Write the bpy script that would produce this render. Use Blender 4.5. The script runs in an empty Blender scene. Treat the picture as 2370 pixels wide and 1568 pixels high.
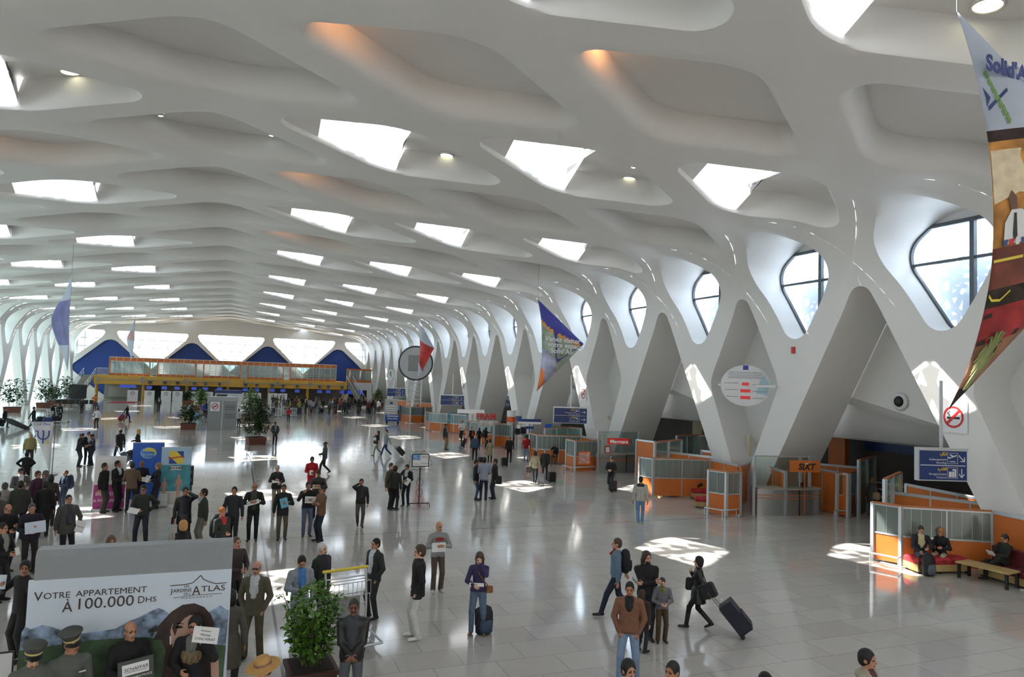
import bpy, bmesh, math, random
import numpy as np
from math import sin, cos, pi, radians, sqrt, atan2
from mathutils import Vector, Matrix
from mathutils.geometry import delaunay_2d_cdt
random.seed(7)
SC = bpy.context.scene
COL = SC.collection
# ------------------------------------------------------------------ camera
CAM_Z = 5.3
YAW, PIT, ROL = radians(21.0272), radians(3.2343), radians(1.8994)
FPX, CX, CY = 1648.54, 1185.0, 784.0
_fw = np.array([sin(YAW)*cos(PIT), cos(YAW)*cos(PIT), sin(PIT)])
_r0 = np.array([cos(YAW), -sin(YAW), 0.0]); _u0 = np.cross(_r0, _fw)
_r = _r0*cos(ROL)+_u0*sin(ROL); _u = -_r0*sin(ROL)+_u0*cos(ROL)
cd = bpy.data.cameras.new('camera'); cam = bpy.data.objects.new('camera', cd); COL.objects.link(cam)
cd.sensor_width = 36.0; cd.lens = 36.0*FPX/2370.0; cd.clip_start = .1; cd.clip_end = 2000
cam.matrix_world = Matrix(((_r[0], _u[0], -_fw[0], 0), (_r[1], _u[1], -_fw[1], 0), (_r[2], _u[2], -_fw[2], CAM_Z), (0, 0, 0, 1)))
SC.camera = cam
# ------------------------------------------------------------------ sky, sun, exposure
W = bpy.data.worlds.new('sky'); SC.world = W; W.use_nodes = True
wn = W.node_tree; bg = wn.nodes['Background']
bg.inputs['Color'].default_value = (0.80, 0.90, 1.0, 1); bg.inputs['Strength'].default_value = 4.3
sd = bpy.data.lights.new('sun', 'SUN'); sun = bpy.data.objects.new('sun', sd); COL.objects.link(sun)
sd.energy = 15.0; sd.angle = radians(.6); sd.color = (1.0, .95, .87)
SUN_DIR = Vector((8.8, -5.8, -13.0)).normalized()          # the way the light travels
sun.rotation_euler = SUN_DIR.to_track_quat('-Z', 'Y').to_euler()
SC.view_settings.view_transform = 'Standard'; SC.view_settings.look = 'None'
SC.view_settings.exposure = 0.58; SC.view_settings.gamma = 1.0
SC.view_settings.use_curve_mapping = False
cy = SC.cycles
cy.max_bounces = 7; cy.diffuse_bounces = 4; cy.glossy_bounces = 3; cy.transmission_bounces = 4
cy.transparent_max_bounces = 10; cy.caustics_reflective = False; cy.caustics_refractive = False
cy.sample_clamp_indirect = 6.0; cy.use_denoising = True; cy.use_adaptive_sampling = True; cy.adaptive_threshold = .02
SC.render.use_persistent_data = False

# ------------------------------------------------------------------ pixel <-> place
def ray(x, y):
    return _fw+(x-CX)/FPX*_r-(y-CY)/FPX*_u
def at(x, y, z=0.0):                       # the point of height z seen at pixel x, y
    d = ray(x, y); t = (z-CAM_Z)/d[2]; return Vector((d[0]*t, d[1]*t, z))
def atY(x, y, Y):
    d = ray(x, y); t = Y/d[1]; return Vector((d[0]*t, Y, CAM_Z+d[2]*t))
def atX(x, y, X):
    d = ray(x, y); t = X/d[0]; return Vector((X, d[1]*t, CAM_Z+d[2]*t))
def depth(p): return float(_fw[0]*p[0]+_fw[1]*p[1]+_fw[2]*(p[2]-CAM_Z))

# ------------------------------------------------------------------ materials
MATS = {}
def M(name, col, rough=.5, metal=0.0, var=.06, scale=6.0, spec=.5, emit=None, es=1.0, bump=0.0, alpha=None):
    if name in MATS: return MATS[name]
    m = bpy.data.materials.new(name); m.use_nodes = True; nt = m.node_tree; n = nt.nodes; L = nt.links
    p = n['Principled BSDF']
    p.inputs['Roughness'].default_value = rough; p.inputs['Metallic'].default_value = metal
    p.inputs['Specular IOR Level'].default_value = spec
    if var > 0:
        tc = n.new('ShaderNodeTexCoord'); no = n.new('ShaderNodeTexNoise'); no.inputs['Scale'].default_value = scale; no.inputs['Detail'].default_value = 3
        cr = n.new('ShaderNodeValToRGB')
        cr.color_ramp.elements[0].color = tuple(max(0, c*(1-var)) for c in col[:3])+(1,)
        cr.color_ramp.elements[1].color = tuple(min(1, c*(1+var)) for c in col[:3])+(1,)
        cr.color_ramp.elements[0].position = .3; cr.color_ramp.elements[1].position = .7
        L.new(tc.outputs['Object'], no.inputs['Vector']); L.new(no.outputs['Fac'], cr.inputs['Fac']); L.new(cr.outputs['Color'], p.inputs['Base Color'])
        if bump > 0:
            bu = n.new('ShaderNodeBump'); bu.inputs['Strength'].default_value = bump; bu.inputs['Distance'].default_value = .02
            L.new(no.outputs['Fac'], bu.inputs['Height']); L.new(bu.outputs['Normal'], p.inputs['Normal'])
    else:
        p.inputs['Base Color'].default_value = tuple(col[:3])+(1,)
    if emit:
        p.inputs['Emission Color'].default_value = tuple(emit)+(1,); p.inputs['Emission Strength'].default_value = es
    MATS[name] = m
    return m
def Mglass(name, tint=(.85, .92, .9), fac=.12, rough=.05, milk=0.0, milkcol=(.8, .85, .83)):
    if name in MATS: return MATS[name]
    m = bpy.data.materials.new(name); m.use_nodes = True; nt = m.node_tree; n = nt.nodes; L = nt.links; n.clear()
    o = n.new('ShaderNodeOutputMaterial'); t = n.new('ShaderNodeBsdfTransparent'); t.inputs[0].default_value = tint+(1,)
    g = n.new('ShaderNodeBsdfGlossy'); g.inputs['Roughness'].default_value = rough; g.inputs[0].default_value = (.9, .95, .95, 1)
    mx = n.new('ShaderNodeMixShader'); mx.inputs[0].default_value = fac
    L.new(t.outputs[0], mx.inputs[1]); L.new(g.outputs[0], mx.inputs[2]); out = mx
    if milk > 0:
        d = n.new('ShaderNodeBsdfDiffuse'); d.inputs[0].default_value = milkcol+(1,)
        tr = n.new('ShaderNodeBsdfTranslucent'); tr.inputs[0].default_value = milkcol+(1,)
        a = n.new('ShaderNodeMixShader'); a.inputs[0].default_value = .5; L.new(d.outputs[0], a.inputs[1]); L.new(tr.outputs[0], a.inputs[2])
        m2 = n.new('ShaderNodeMixShader'); m2.inputs[0].default_value = milk; L.new(mx.outputs[0], m2.inputs[1]); L.new(a.outputs[0], m2.inputs[2]); out = m2
    L.new(out.outputs[0], o.inputs[0]); MATS[name] = m
    return m

# ------------------------------------------------------------------ mesh builder
class MB:
    """collects vertices and faces of one mesh"""
    def __init__(s): s.v = []; s.f = []; s.m = []; s.sm = []
    def add(s, vs, fs, mi=0, smooth=False):
        o = len(s.v); s.v.extend([tuple(p) for p in vs])
        for f in fs: s.f.append(tuple(i+o for i in f)); s.m.append(mi); s.sm.append(smooth)
        return s
    def box(s, x0, x1, y0, y1, z0, z1, mi=0, T=None):
        vs = [(x0, y0, z0), (x1, y0, z0), (x1, y1, z0), (x0, y1, z0), (x0, y0, z1), (x1, y0, z1), (x1, y1, z1), (x0, y1, z1)]
        if T is not None: vs = [tuple(T @ Vector(v)) for v in vs]
        return s.add(vs, [(3, 2, 1, 0), (4, 5, 6, 7), (0, 1, 5, 4), (1, 2, 6, 5), (2, 3, 7, 6), (3, 0, 4, 7)], mi)
    def bar(s, a, b, w, h=None, mi=0, up=(0, 0, 1)):          # square bar from a to b
        a = Vector(a); b = Vector(b); h = h or w; d = (b-a).normalized(); u = Vector(up)
        if abs(d.dot(u)) > .98: u = Vector((0, 1, 0))
        x = d.cross(u).normalized()*w/2; y = x.cross(d).normalized()*h/2
        vs = [a-x-y, a+x-y, a+x+y, a-x+y, b-x-y, b+x-y, b+x+y, b-x+y]
        return s.add(vs, [(3, 2, 1, 0), (4, 5, 6, 7), (0, 1, 5, 4), (1, 2, 6, 5), (2, 3, 7, 6), (3, 0, 4, 7)], mi)
    def tube(s, pts, r, n=8, mi=0, cap=True):
        pts = [Vector(p) for p in pts]; rs = r if isinstance(r, (list, tuple)) else [r]*len(pts); rings = []; prev = None
        for i, p in enumerate(pts):
            d = (pts[min(i+1, len(pts)-1)]-pts[max(i-1, 0)])
            d = d.normalized() if d.length > 1e-9 else Vector((0, 0, 1))
            if prev is None:
                u = Vector((0, 0, 1)) if abs(d.z) < .9 else Vector((1, 0, 0)); x = d.cross(u).normalized()
            else:
                x = (prev-d*prev.dot(d)).normalized()
            prev = x; y = d.cross(x)
            rings.append([p+(x*cos(2*pi*k/n)+y*sin(2*pi*k/n))*rs[i] for k in range(n)])
        vs = [v for R in rings for v in R]; fs = []
        for i in range(len(rings)-1):
            for k in range(n):
                fs.append((i*n+k, i*n+(k+1) % n, (i+1)*n+(k+1) % n, (i+1)*n+k))
        s.add(vs, fs, mi, True)
        if cap:
            s.add(rings[0][::-1], [tuple(range(n))], mi); s.add(rings[-1], [tuple(range(n))], mi)
        return s
    def lathe(s, prof, c=(0, 0, 0), n=24, mi=0, T=None):
        vs = []
        for (r, z) in prof:
            for k in range(n):
                p = Vector((c[0]+r*cos(2*pi*k/n), c[1]+r*sin(2*pi*k/n), c[2]+z)); vs.append(T @ p if T is not None else p)
        fs = [(i*n+k, i*n+(k+1) % n, (i+1)*n+(k+1) % n, (i+1)*n+k) for i in range(len(prof)-1) for k in range(n)]
        return s.add(vs, fs, mi, True)
    def poly(s, pts, mi=0): return s.add(pts, [tuple(range(len(pts)))], mi)
    def prism(s, pts2, fn, mi=0, mi2=None):
        """outline of 2-D points; fn(p, side) -> 3-D, side 0 or 1"""
        n = len(pts2); a = [fn(p, 0) for p in pts2]; b = [fn(p, 1) for p in pts2]
        s.add(a, [tuple(range(n))], mi); s.add(b, [tuple(range(n))[::-1]], mi)
        s.add(a+b, [(i, n+i, n+(i+1) % n, (i+1) % n) for i in range(n)], mi if mi2 is None else mi2)
        return s
    def build(s, name, mats, parent=None, weld=0.0, loc=None):
        me = bpy.data.meshes.new(name); me.from_pydata(s.v, [], s.f)
        if not isinstance(mats, (list, tuple)): mats = [mats]
        for m in mats: me.materials.append(m)
        me.polygons.foreach_set('material_index', s.m); me.polygons.foreach_set('use_smooth', s.sm)
        if weld > 0:
            bm = bmesh.new(); bm.from_mesh(me); bmesh.ops.remove_doubles(bm, verts=bm.verts, dist=weld)
            bmesh.ops.recalc_face_normals(bm, faces=bm.faces); bm.to_mesh(me); bm.free()
        me.update()
        o = bpy.data.objects.new(name, me); COL.objects.link(o)
        if parent is not None: o.parent = parent
        if loc is not None: o.location = loc
        return o
def tag(o, label=None, cat=None, group=None, kind=None):
    if label: o['label'] = label
    if cat: o['category'] = cat
    if group: o['group'] = group
    if kind: o['kind'] = kind
    return o
def empty(name, loc=(0, 0, 0), rz=0.0, label=None, cat=None, group=None):
    o = bpy.data.objects.new(name, None); COL.objects.link(o); o.location = loc; o.rotation_euler = (0, 0, rz); o.empty_display_size = .2
    return tag(o, label, cat, group)
def struct(o): o['kind'] = 'structure'; return o
def copy_tree(o, parent=None):
    c = o.copy(); COL.objects.link(c)
    if parent is not None: c.parent = parent
    for ch in o.children: copy_tree(ch, c)
    return c
def lerp(a, b, t): return a+(b-a)*t
def basis(origin, xdir, up=(0, 0, 1)):      # frame with x along xdir, z up, y = z cross x
    x = Vector(xdir).normalized(); z = Vector(up); y = z.cross(x).normalized(); z = x.cross(y)
    return Matrix(((x.x, y.x, z.x, origin[0]), (x.y, y.y, z.y, origin[1]), (x.z, y.z, z.z, origin[2]), (0, 0, 0, 1)))
FONT_CACHE = {}
def text_mesh(s, size=1.0, depth_=.004, bold=0.0, shear=0.0, align='CENTER', sx=1.0):
    """letters as a small solid mesh: vertices and faces in the x-y plane, facing +z"""
    k = (s, size, depth_, bold, shear, align, sx)
    if k in FONT_CACHE: return FONT_CACHE[k]
    cu = bpy.data.curves.new('t', 'FONT'); cu.body = s; cu.size = size; cu.extrude = depth_; cu.offset = bold; cu.shear = shear
    cu.align_x = align; cu.align_y = 'CENTER'; cu.resolution_u = 3
    ob = bpy.data.objects.new('t', cu); me = ob.to_mesh()
    vs = [(v.co.x*sx, v.co.y, v.co.z) for v in me.vertices]; fs = [tuple(p.vertices) for p in me.polygons]
    ob.to_mesh_clear(); bpy.data.objects.remove(ob); bpy.data.curves.remove(cu)
    FONT_CACHE[k] = (vs, fs); return vs, fs
def write(mb, s, T, size, mi=0, **kw):
    """lettering in the local x-z plane of T, facing local -y"""
    vs, fs = text_mesh(s, size, **kw)
    mb.add([T @ Vector((v[0], -v[2], v[1])) for v in vs], fs, mi)
# ================================================================== THE SHELL OF THE HALL
B = 6.8                                     # spacing of the roof cells along the hall
RX, RZ, SL = -0.164*B, 1.25*B+CAM_Z, 0.10   # ridge line and roof slope
HALF, RAD = 3.419*B, 0.47*B                 # ridge to wall, radius of the bend
AL = math.atan(SL); S1 = (HALF-RAD*math.tan((pi/2-AL)/2))/cos(AL); ARC = RAD*(pi/2-AL); S2 = S1+ARC
ZS = RZ-HALF*SL-RAD*math.tan((pi/2-AL)/2)   # height where the wall turns straight
SF = S2+ZS                                  # arc length down to the floor
WALL_R, WALL_L, YF, YN = RX+HALF, RX-HALF, 19.6*B, -22.0
def prof(s):
    """signed arc length from the ridge -> x, z and outward normal"""
    sg = 1 if s >= 0 else -1; a = abs(s)
    if a <= S1: x, z, nx, nz = a*cos(AL), RZ-a*sin(AL), sin(AL), cos(AL)
    elif a <= S2:
        t = AL+(a-S1)/RAD; cx = S1*cos(AL)-RAD*sin(AL); cz = RZ-S1*sin(AL)-RAD*cos(AL)
        x, z, nx, nz = cx+RAD*sin(t), cz+RAD*cos(t), sin(t), cos(t)
    else: x, z, nx, nz = HALF, ZS-(a-S2), 1.0, 0.0
    return RX+sg*x, z, sg*nx, nz
def sp(s, y, d=0.0, flat=False):
    x, z, nx, nz = prof(s)
    if flat: nx, nz = (1.0 if s >= 0 else -1.0), 0.0
    return Vector((x+nx*d, y, z+nz*d))
def offset_poly(q, w):
    n = len(q); q = [Vector(p) for p in q]; out = []
    area = sum(q[i].x*q[(i+1) % n].y-q[(i+1) % n].x*q[i].y for i in range(n)); sg = 1 if area > 0 else -1
    ws = w if isinstance(w, (list, tuple)) else [w]*n; L = []
    for i in range(n):
        a, b = q[i], q[(i+1) % n]; d = (b-a).normalized(); nn = Vector((-d.y, d.x))*sg; L.append((a+nn*ws[i], d))
    for i in range(n):
        (p, d), (r, e) = L[i-1], L[i]; den = d.x*e.y-d.y*e.x
        t = ((r.x-p.x)*e.y-(r.y-p.y)*e.x)/den; out.append(p+d*t)
    return out
def round_ring(q, rad, m=12, k=4):
    """closed ring of len(q)*m points, starting at the middle of the fillet of q[0]; gives also the share of the way along each side"""
    n = len(q); q = [Vector(p) for p in q]; rs = rad if isinstance(rad, (list, tuple)) else [rad]*n; arcs = []
    for i in range(n):
        p = q[i]; a = (q[i-1]-p).normalized(); b = (q[(i+1) % n]-p).normalized(); th = a.angle(b)/2
        r = rs[i]; t = min(r/math.tan(th), .48*min((q[i-1]-p).length, (q[(i+1) % n]-p).length)); r = t*math.tan(th)
        c = p+(a+b).normalized()*(r/sin(th)); pa, pb = p+a*t, p+b*t
        va, vb = pa-c, pb-c; ang = va.angle(vb) if r > 1e-6 else 0; crs = va.x*vb.y-va.y*vb.x; sg = 1 if crs > 0 else -1
        def pt(u, c=c, va=va, ang=ang, sg=sg):
            A = sg*ang*u; return c+Vector((va.x*cos(A)-va.y*sin(A), va.x*sin(A)+va.y*cos(A)))
        arcs.append((pt, pa, pb))
    ring, fr = [], []
    for i in range(n):
        pt, _, pb = arcs[i]; pt2, pa2, _ = arcs[(i+1) % n]; j = m-2*k
        P = [pt(.5+.5*u/k) for u in range(k)]+[pb.lerp(pa2, u/j) for u in range(j)]+[pt2(.5*u/k) for u in range(k)]
        ring += P
        L = [0.0]
        for u in range(1, len(P)): L.append(L[-1]+(P[u]-P[u-1]).length)
        tot = L[-1]+(pt2(.5)-P[-1]).length; fr += [(i, x/tot) for x in L]
    return ring, fr
def inset_ring(ring, d):
    n = len(ring); out = []
    ar = sum(ring[i].x*ring[(i+1) % n].y-ring[(i+1) % n].x*ring[i].y for i in range(n)); sg = 1 if ar > 0 else -1
    for i in range(n):
        t = (ring[(i+1) % n]-ring[i-1]); nn = Vector((-t.y, t.x)).normalized()*sg; out.append(ring[i]+nn*d)
    return out
def bridge(mb, R0, R1, mi=0, smooth=False):
    n = len(R0); mb.add(R0+R1, [(i, (i+1) % n, n+(i+1) % n, n+i) for i in range(n)], mi, smooth)

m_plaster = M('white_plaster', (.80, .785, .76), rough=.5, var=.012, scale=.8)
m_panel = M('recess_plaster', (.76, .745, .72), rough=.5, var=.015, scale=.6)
m_wallw = M('wall_plaster', (.80, .79, .77), rough=.42, var=.012, scale=.8)
SPC = .90*B                                  # spacing of the cell columns around the section
COLY = {-4: .10, -3: .60, -2: 1.0, -1: .506, 0: .07, 1: .65, 2: .29, 3: .94, 4: .52}
SKYPAR = {1: 1, 2: 1, 3: 0, -1: 1, -2: 0, -3: 0}   # which rows are skylights: index parity
# left column -2 at 1.0 + n: odd heights are skylights; columns otherwise as counted along the hall
SC4 = 3.45*B
def colS(c):
    if abs(c) <= 3: return c*SPC
    return math.copysign(SC4, c)
def nodeY(c, near):                          # nearest far-vertex of column c (cells at COLY+n, vertices half-way)
    o = COLY[c]+.5; return (round(near/B-o)+o)*B
mbC = MB()                                   # ceiling
sky_cells = []
K0, K1 = -3, 20
def roof_tile(c, k):
    yc = (COLY[c]+k)*B; s = colS(c)
    L, R = (colS(c-1), nodeY(c-1, yc)), (colS(c+1), nodeY(c+1, yc))
    quad = [L, (s, yc-.5*B), R, (s, yc+.5*B)]
    inner = offset_poly(quad, .085*B)
    ring, fr = round_ring(inner, [.115*B, .34*B, .115*B, .34*B], m=12, k=4)
    q = [Vector(p) for p in quad]
    outer = [q[i].lerp(q[(i+1) % 4], t) for i, t in fr]
    issky = c in SKYPAR and (k % 2 == SKYPAR[c])
    prev = [sp(p.x, p.y) for p in outer]
    for t in (.5, 1.0):
        cur = [sp(lerp(a.x, b.x, t), lerp(a.y, b.y, t)) for a, b in zip(outer, ring)]
        bridge(mbC, prev, cur, 0, abs(c) == 3); prev = cur
    lips = [(.14, .05), (.30, .18), (.40, .40), (.44, .65), (.42, .86)] if not issky else [(.04, .05), (.08, .35), (.10, .70), (.10, 1.0)]
    dep = [1.0]*len(ring)
    if issky:                                # on the glazed half the lip is only as high as the sloping glass
        tp = min(ring, key=lambda p: p.x); Bq = max((p for p in ring if p.x <= s+.06*B), key=lambda p: p.y); hd = (Bq-tp).normalized(); nv = Vector((hd.y, -hd.x)); nv = -nv if nv.y > 0 else nv
        dep = [1.0 if p.x > s+.06*B else min(1.0, .16+.72*max(0, (p-tp).dot(nv))) for p in ring]
    r0 = ring; prevV = [sp(p.x, p.y) for p in ring]
    for d, h in lips:
        rr = inset_ring(ring, d); curV = [sp(p.x, p.y, h*q_) for p, q_ in zip(rr, dep)]; bridge(mbC, prevV, curV, 0, True); r0, hp, prevV = rr, h, curV
    n = len(r0); hh = hp
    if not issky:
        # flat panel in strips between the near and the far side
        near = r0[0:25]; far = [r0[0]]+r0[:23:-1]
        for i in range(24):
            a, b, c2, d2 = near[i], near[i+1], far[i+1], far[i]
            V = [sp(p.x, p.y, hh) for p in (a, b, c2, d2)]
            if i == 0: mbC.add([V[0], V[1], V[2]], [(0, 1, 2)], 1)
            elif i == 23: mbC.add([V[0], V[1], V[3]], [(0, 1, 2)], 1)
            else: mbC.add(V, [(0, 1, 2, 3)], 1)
    else:
        sky_cells.append((c, k, r0, hh, dep))
for c in range(-3, 4):
    for k in range(K0, K1+1):
        roof_tile(c, k)
m_frit = bpy.data.materials.new('patterned_skylight_glass'); m_frit.use_nodes = True
def frit_material(m, scale, dark, clear, axes='xy'):
    """clear glass with a printed white pattern of small diamonds and thin bands"""
    nt = m.node_tree; n = nt.nodes; L = nt.links; n.clear()
    o = n.new('ShaderNodeOutputMaterial'); tr = n.new('ShaderNodeBsdfTransparent'); tr.inputs[0].default_value = (.97, .98, 1, 1)
    d = n.new('ShaderNodeBsdfDiffuse'); d.inputs[0].default_value = (.8, .8, .8, 1); tl = n.new('ShaderNodeBsdfTranslucent'); tl.inputs[0].default_value = (dark, dark, dark, 1)
    am = n.new('ShaderNodeMixShader'); am.inputs[0].default_value = .8; L.new(d.outputs[0], am.inputs[1]); L.new(tl.outputs[0], am.inputs[2])
    tc = n.new('ShaderNodeTexCoord'); mp = n.new('ShaderNodeMapping'); mp.inputs['Rotation'].default_value = (0, 0, radians(45)); mp.inputs['Scale'].default_value = (scale, scale*.75, scale)
    ck = n.new('ShaderNodeTexChecker'); ck.inputs['Scale'].default_value = 1.0
    L.new(tc.outputs['UV'] if axes == 'uv' else tc.outputs['Object'], mp.inputs[0]); L.new(mp.outputs[0], ck.inputs['Vector'])
    wv = n.new('ShaderNodeTexWave'); wv.wave_type = 'RINGS'; wv.inputs['Scale'].default_value = .16; wv.inputs['Distortion'].default_value = .6
    gt = n.new('ShaderNodeMath'); gt.operation = 'GREATER_THAN'; gt.inputs[1].default_value = .88
    L.new(tc.outputs['Object'], wv.inputs['Vector']); L.new(wv.outputs['Fac'], gt.inputs[0])
    wv2 = n.new('ShaderNodeTexNoise'); wv2.inputs['Scale'].default_value = .6; g2 = n.new('ShaderNodeMath'); g2.operation = 'GREATER_THAN'; g2.inputs[1].default_value = .47
    L.new(tc.outputs['Object'], wv2.inputs['Vector']); L.new(wv2.outputs['Fac'], g2.inputs[0])
    mu = n.new('ShaderNodeMath'); mu.operation = 'MULTIPLY'; L.new(ck.outputs['Fac'], mu.inputs[0]); L.new(g2.outputs[0], mu.inputs[1])
    mxm = n.new('ShaderNodeMath'); mxm.operation = 'MAXIMUM'; L.new(mu.outputs[0], mxm.inputs[0]); L.new(gt.outputs[0], mxm.inputs[1])
    sc_ = n.new('ShaderNodeMath'); sc_.operation = 'MULTIPLY'; sc_.inputs[1].default_value = clear; L.new(mxm.outputs[0], sc_.inputs[0])
    mx = n.new('ShaderNodeMixShader'); L.new(sc_.outputs[0], mx.inputs[0]); L.new(tr.outputs[0], mx.inputs[1]); L.new(am.outputs[0], mx.inputs[2]); L.new(mx.outputs[0], o.inputs[0])
frit_material(m_frit, 2.2, .05, .85)
glazing = []
for c, k, r0, hh, dep in sky_cells:
    DEP = {id(p): q_ for p, q_ in zip(r0, dep)}
    yc = (COLY[c]+k)*B; s0 = colS(c)
    n = len(r0); cut = s0+.06*B; ls = [i for i in range(n) if r0[i].x <= cut]
    if len(ls) in (0, n): continue
    st = [i for i in ls if r0[i-1].x > cut][0]            # far side crossing -> runs far, tip, near
    loop = []; i = st
    while r0[i % n].x <= cut: loop.append(r0[i % n]); i += 1
    def cross(a, b): t = (cut-a.x)/(b.x-a.x); return a.lerp(b, t)
    Bp = cross(r0[st-1], r0[st]); Cp = cross(r0[(i-1) % n], r0[i % n])
    if Bp.y < Cp.y: loop = loop[::-1]; Bp, Cp = Cp, Bp
    tip = min(r0, key=lambda p: p.x)
    h0 = tip; hd = (Bp-h0).normalized(); nn = Vector((hd.y, -hd.x))
    if nn.y > 0: nn = -nn
    def zp(p): return .16+max(0.0, (p-h0).dot(nn))*.72
    def dp(p): return DEP.get(id(p), min(1.0, zp(p)))
    full = [Bp]+loop+[Cp]
    lo = [sp(p.x, p.y, dp(p)) for p in full]; hi = [sp(p.x, p.y, dp(p))+Vector((0, 0, max(0, zp(p)-dp(p)))) for p in full]
    m = len(full)
    mbC.add(lo+hi, [(j, j+1, m+j+1, m+j) for j in range(m-1)], 0)
    Bh, Ch = sp(full[0].x, full[0].y, hh), sp(full[-1].x, full[-1].y, hh); tq = (1.0-.16)/max(.2, zp(full[-1])-.16); Qp = Bh.lerp(Ch, min(1, tq)); mbC.add([lo[0], Bh, Qp], [(0, 1, 2)], 0); mbC.add([Qp, Ch, hi[-1]], [(0, 1, 2)], 0)
    rs = [p for p in r0 if p.x > cut]                    # closed soffit on the other half
    rs = rs[0:]
    # order the remaining ring from C round the right tip to B
    i2 = i % n; seq = []
    while r0[i2].x > cut: seq.append(r0[i2]); i2 = (i2+1) % n
    a_, b_ = cross(r0[(i-1) % n], r0[i % n]), cross(r0[st-1], r0[st])
    pl = [a_]+seq+[b_]; ctr = sum(pl, Vector((0, 0)))/len(pl); V = [sp(p.x, p.y, hh) for p in pl]+[sp(ctr.x, ctr.y, hh)]; q = len(pl)
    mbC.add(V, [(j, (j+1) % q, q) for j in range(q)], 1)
    top = [Vector((p.x, p.y)) for p in full]; lim = 1.4; sl = s0-.40*B
    pane, sun_stop = [], []
    def dn(p): return max(0.0, (p-h0).dot(nn))
    for j in range(m):
        a, b = full[j], full[(j+1) % m]; da, db = dn(a), dn(b)
        (pane if da <= lim else sun_stop).append(hi[j])
        if (da <= lim) != (db <= lim):
            x = hi[j].lerp(hi[(j+1) % m], (lim-da)/(db-da)); pane.append(x); sun_stop.append(x)
    tipbit, pane2 = [], []
    # the tip beyond sl is closed with plain roof
    P2 = pane; q2 = len(P2); xs = prof(sl)[0]
    for j in range(q2):
        a, b = P2[j], P2[(j+1) % q2]
        (pane2 if a.x >= xs else tipbit).append(a)
        if (a.x >= xs) != (b.x >= xs):
            x = a.lerp(b, (xs-a.x)/(b.x-a.x)); pane2.append(x); tipbit.append(x)
    if len(tipbit) > 2: mbC.add(tipbit, [tuple(range(len(tipbit)))], 0)
    pane = pane2
    if len(sun_stop) > 2: mbC.add(sun_stop, [tuple(range(len(sun_stop)))], 0)  # unseen upper part, closed opaque to narrow the sun patches
    xo = prof(s0-(.28 if c < 3 else .10)*B)[0]; pa, pb = [], []
    for j in range(len(pane)):
        a, b = pane[j], pane[(j+1) % len(pane)]; (pa if a.x >= xo else pb).append(a)
        if (a.x >= xo) != (b.x >= xo): x = a.lerp(b, (xo-a.x)/(b.x-a.x)); pa.append(x); pb.append(x)
    glazing.append((c, k, pa, pb))
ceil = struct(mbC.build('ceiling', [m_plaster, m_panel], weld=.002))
m_diffuser = M('added_diffuser_glass', (.8, .8, .8), var=0); nt_ = m_diffuser.node_tree; tl_ = nt_.nodes.new('ShaderNodeBsdfTranslucent'); tl_.inputs[0].default_value = (.22, .22, .22, 1); nt_.links.new(tl_.outputs[0], nt_.nodes['Material Output'].inputs[0])  # opal part of the pane, added to diffuse sun and shrink its patches
for i, (c, k, pa, pb) in enumerate(glazing):
    ctr = sum(pa, Vector((0, 0, 0)))/len(pa); mb = MB().poly([p-ctr for p in pa], 0)
    if len(pb) > 2: mb.poly([p-ctr for p in pb], 1)
    o = struct(mb.build('window_%d' % (i+1), [m_frit, m_diffuser])); o.location = ctr
# ------------------------------------------------------------------ long walls: bent window cells above, Y-shaped legs below
def s_of_z(z): return S2+(ZS-z)
def strip(mb, A, Bq, mi=0, smooth=False):
    n = len(A); mb.add(list(A)+list(Bq), [(i, i+1, n+i+1, n+i) for i in range(n-1)], mi, smooth)
m_dark = M('dark_frame_metal', (.10, .115, .13), rough=.4, metal=.3, var=.05)
m_clear = Mglass('window_glass', (.93, .97, 1.0), .05, .02)
m_screen = bpy.data.materials.new('shade_blue_fretwork_screen'); m_screen.use_nodes = True
def screen_material(m, sc, thr, col):
    nt = m.node_tree; n = nt.nodes; L = nt.links; n.clear()
    o = n.new('ShaderNodeOutputMaterial'); tr = n.new('ShaderNodeBsdfTransparent')
    d = n.new('ShaderNodeBsdfDiffuse'); d.inputs[0].default_value = col+(1,); tl = n.new('ShaderNodeBsdfTranslucent'); tl.inputs[0].default_value = col+(1,)
    am = n.new('ShaderNodeMixShader'); am.inputs[0].default_value = .35; L.new(d.outputs[0], am.inputs[1]); L.new(tl.outputs[0], am.inputs[2])
    tc = n.new('ShaderNodeTexCoord'); v = n.new('ShaderNodeTexVoronoi'); v.feature = 'DISTANCE_TO_EDGE'; v.inputs['Scale'].default_value = sc
    g = n.new('ShaderNodeMath'); g.operation = 'LESS_THAN'; g.inputs[1].default_value = thr
    L.new(tc.outputs['Object'], v.inputs['Vector']); L.new(v.outputs['Distance'], g.inputs[0])
    mx = n.new('ShaderNodeMixShader'); L.new(g.outputs[0], mx.inputs[0]); L.new(tr.outputs[0], mx.inputs[1]); L.new(am.outputs[0], mx.inputs[2]); L.new(mx.outputs[0], o.inputs[0])
screen_material(m_screen, 2.6, .20, (.62, .72, .85))  # blue-grey shade of the white fretwork put into its colour
m_leftglass = Mglass('frosted_wall_glass', (.26, .35, .37), .05, .15, milk=.65, milkcol=(.30, .375, .39))
win_no = [len(glazing)]
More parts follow.
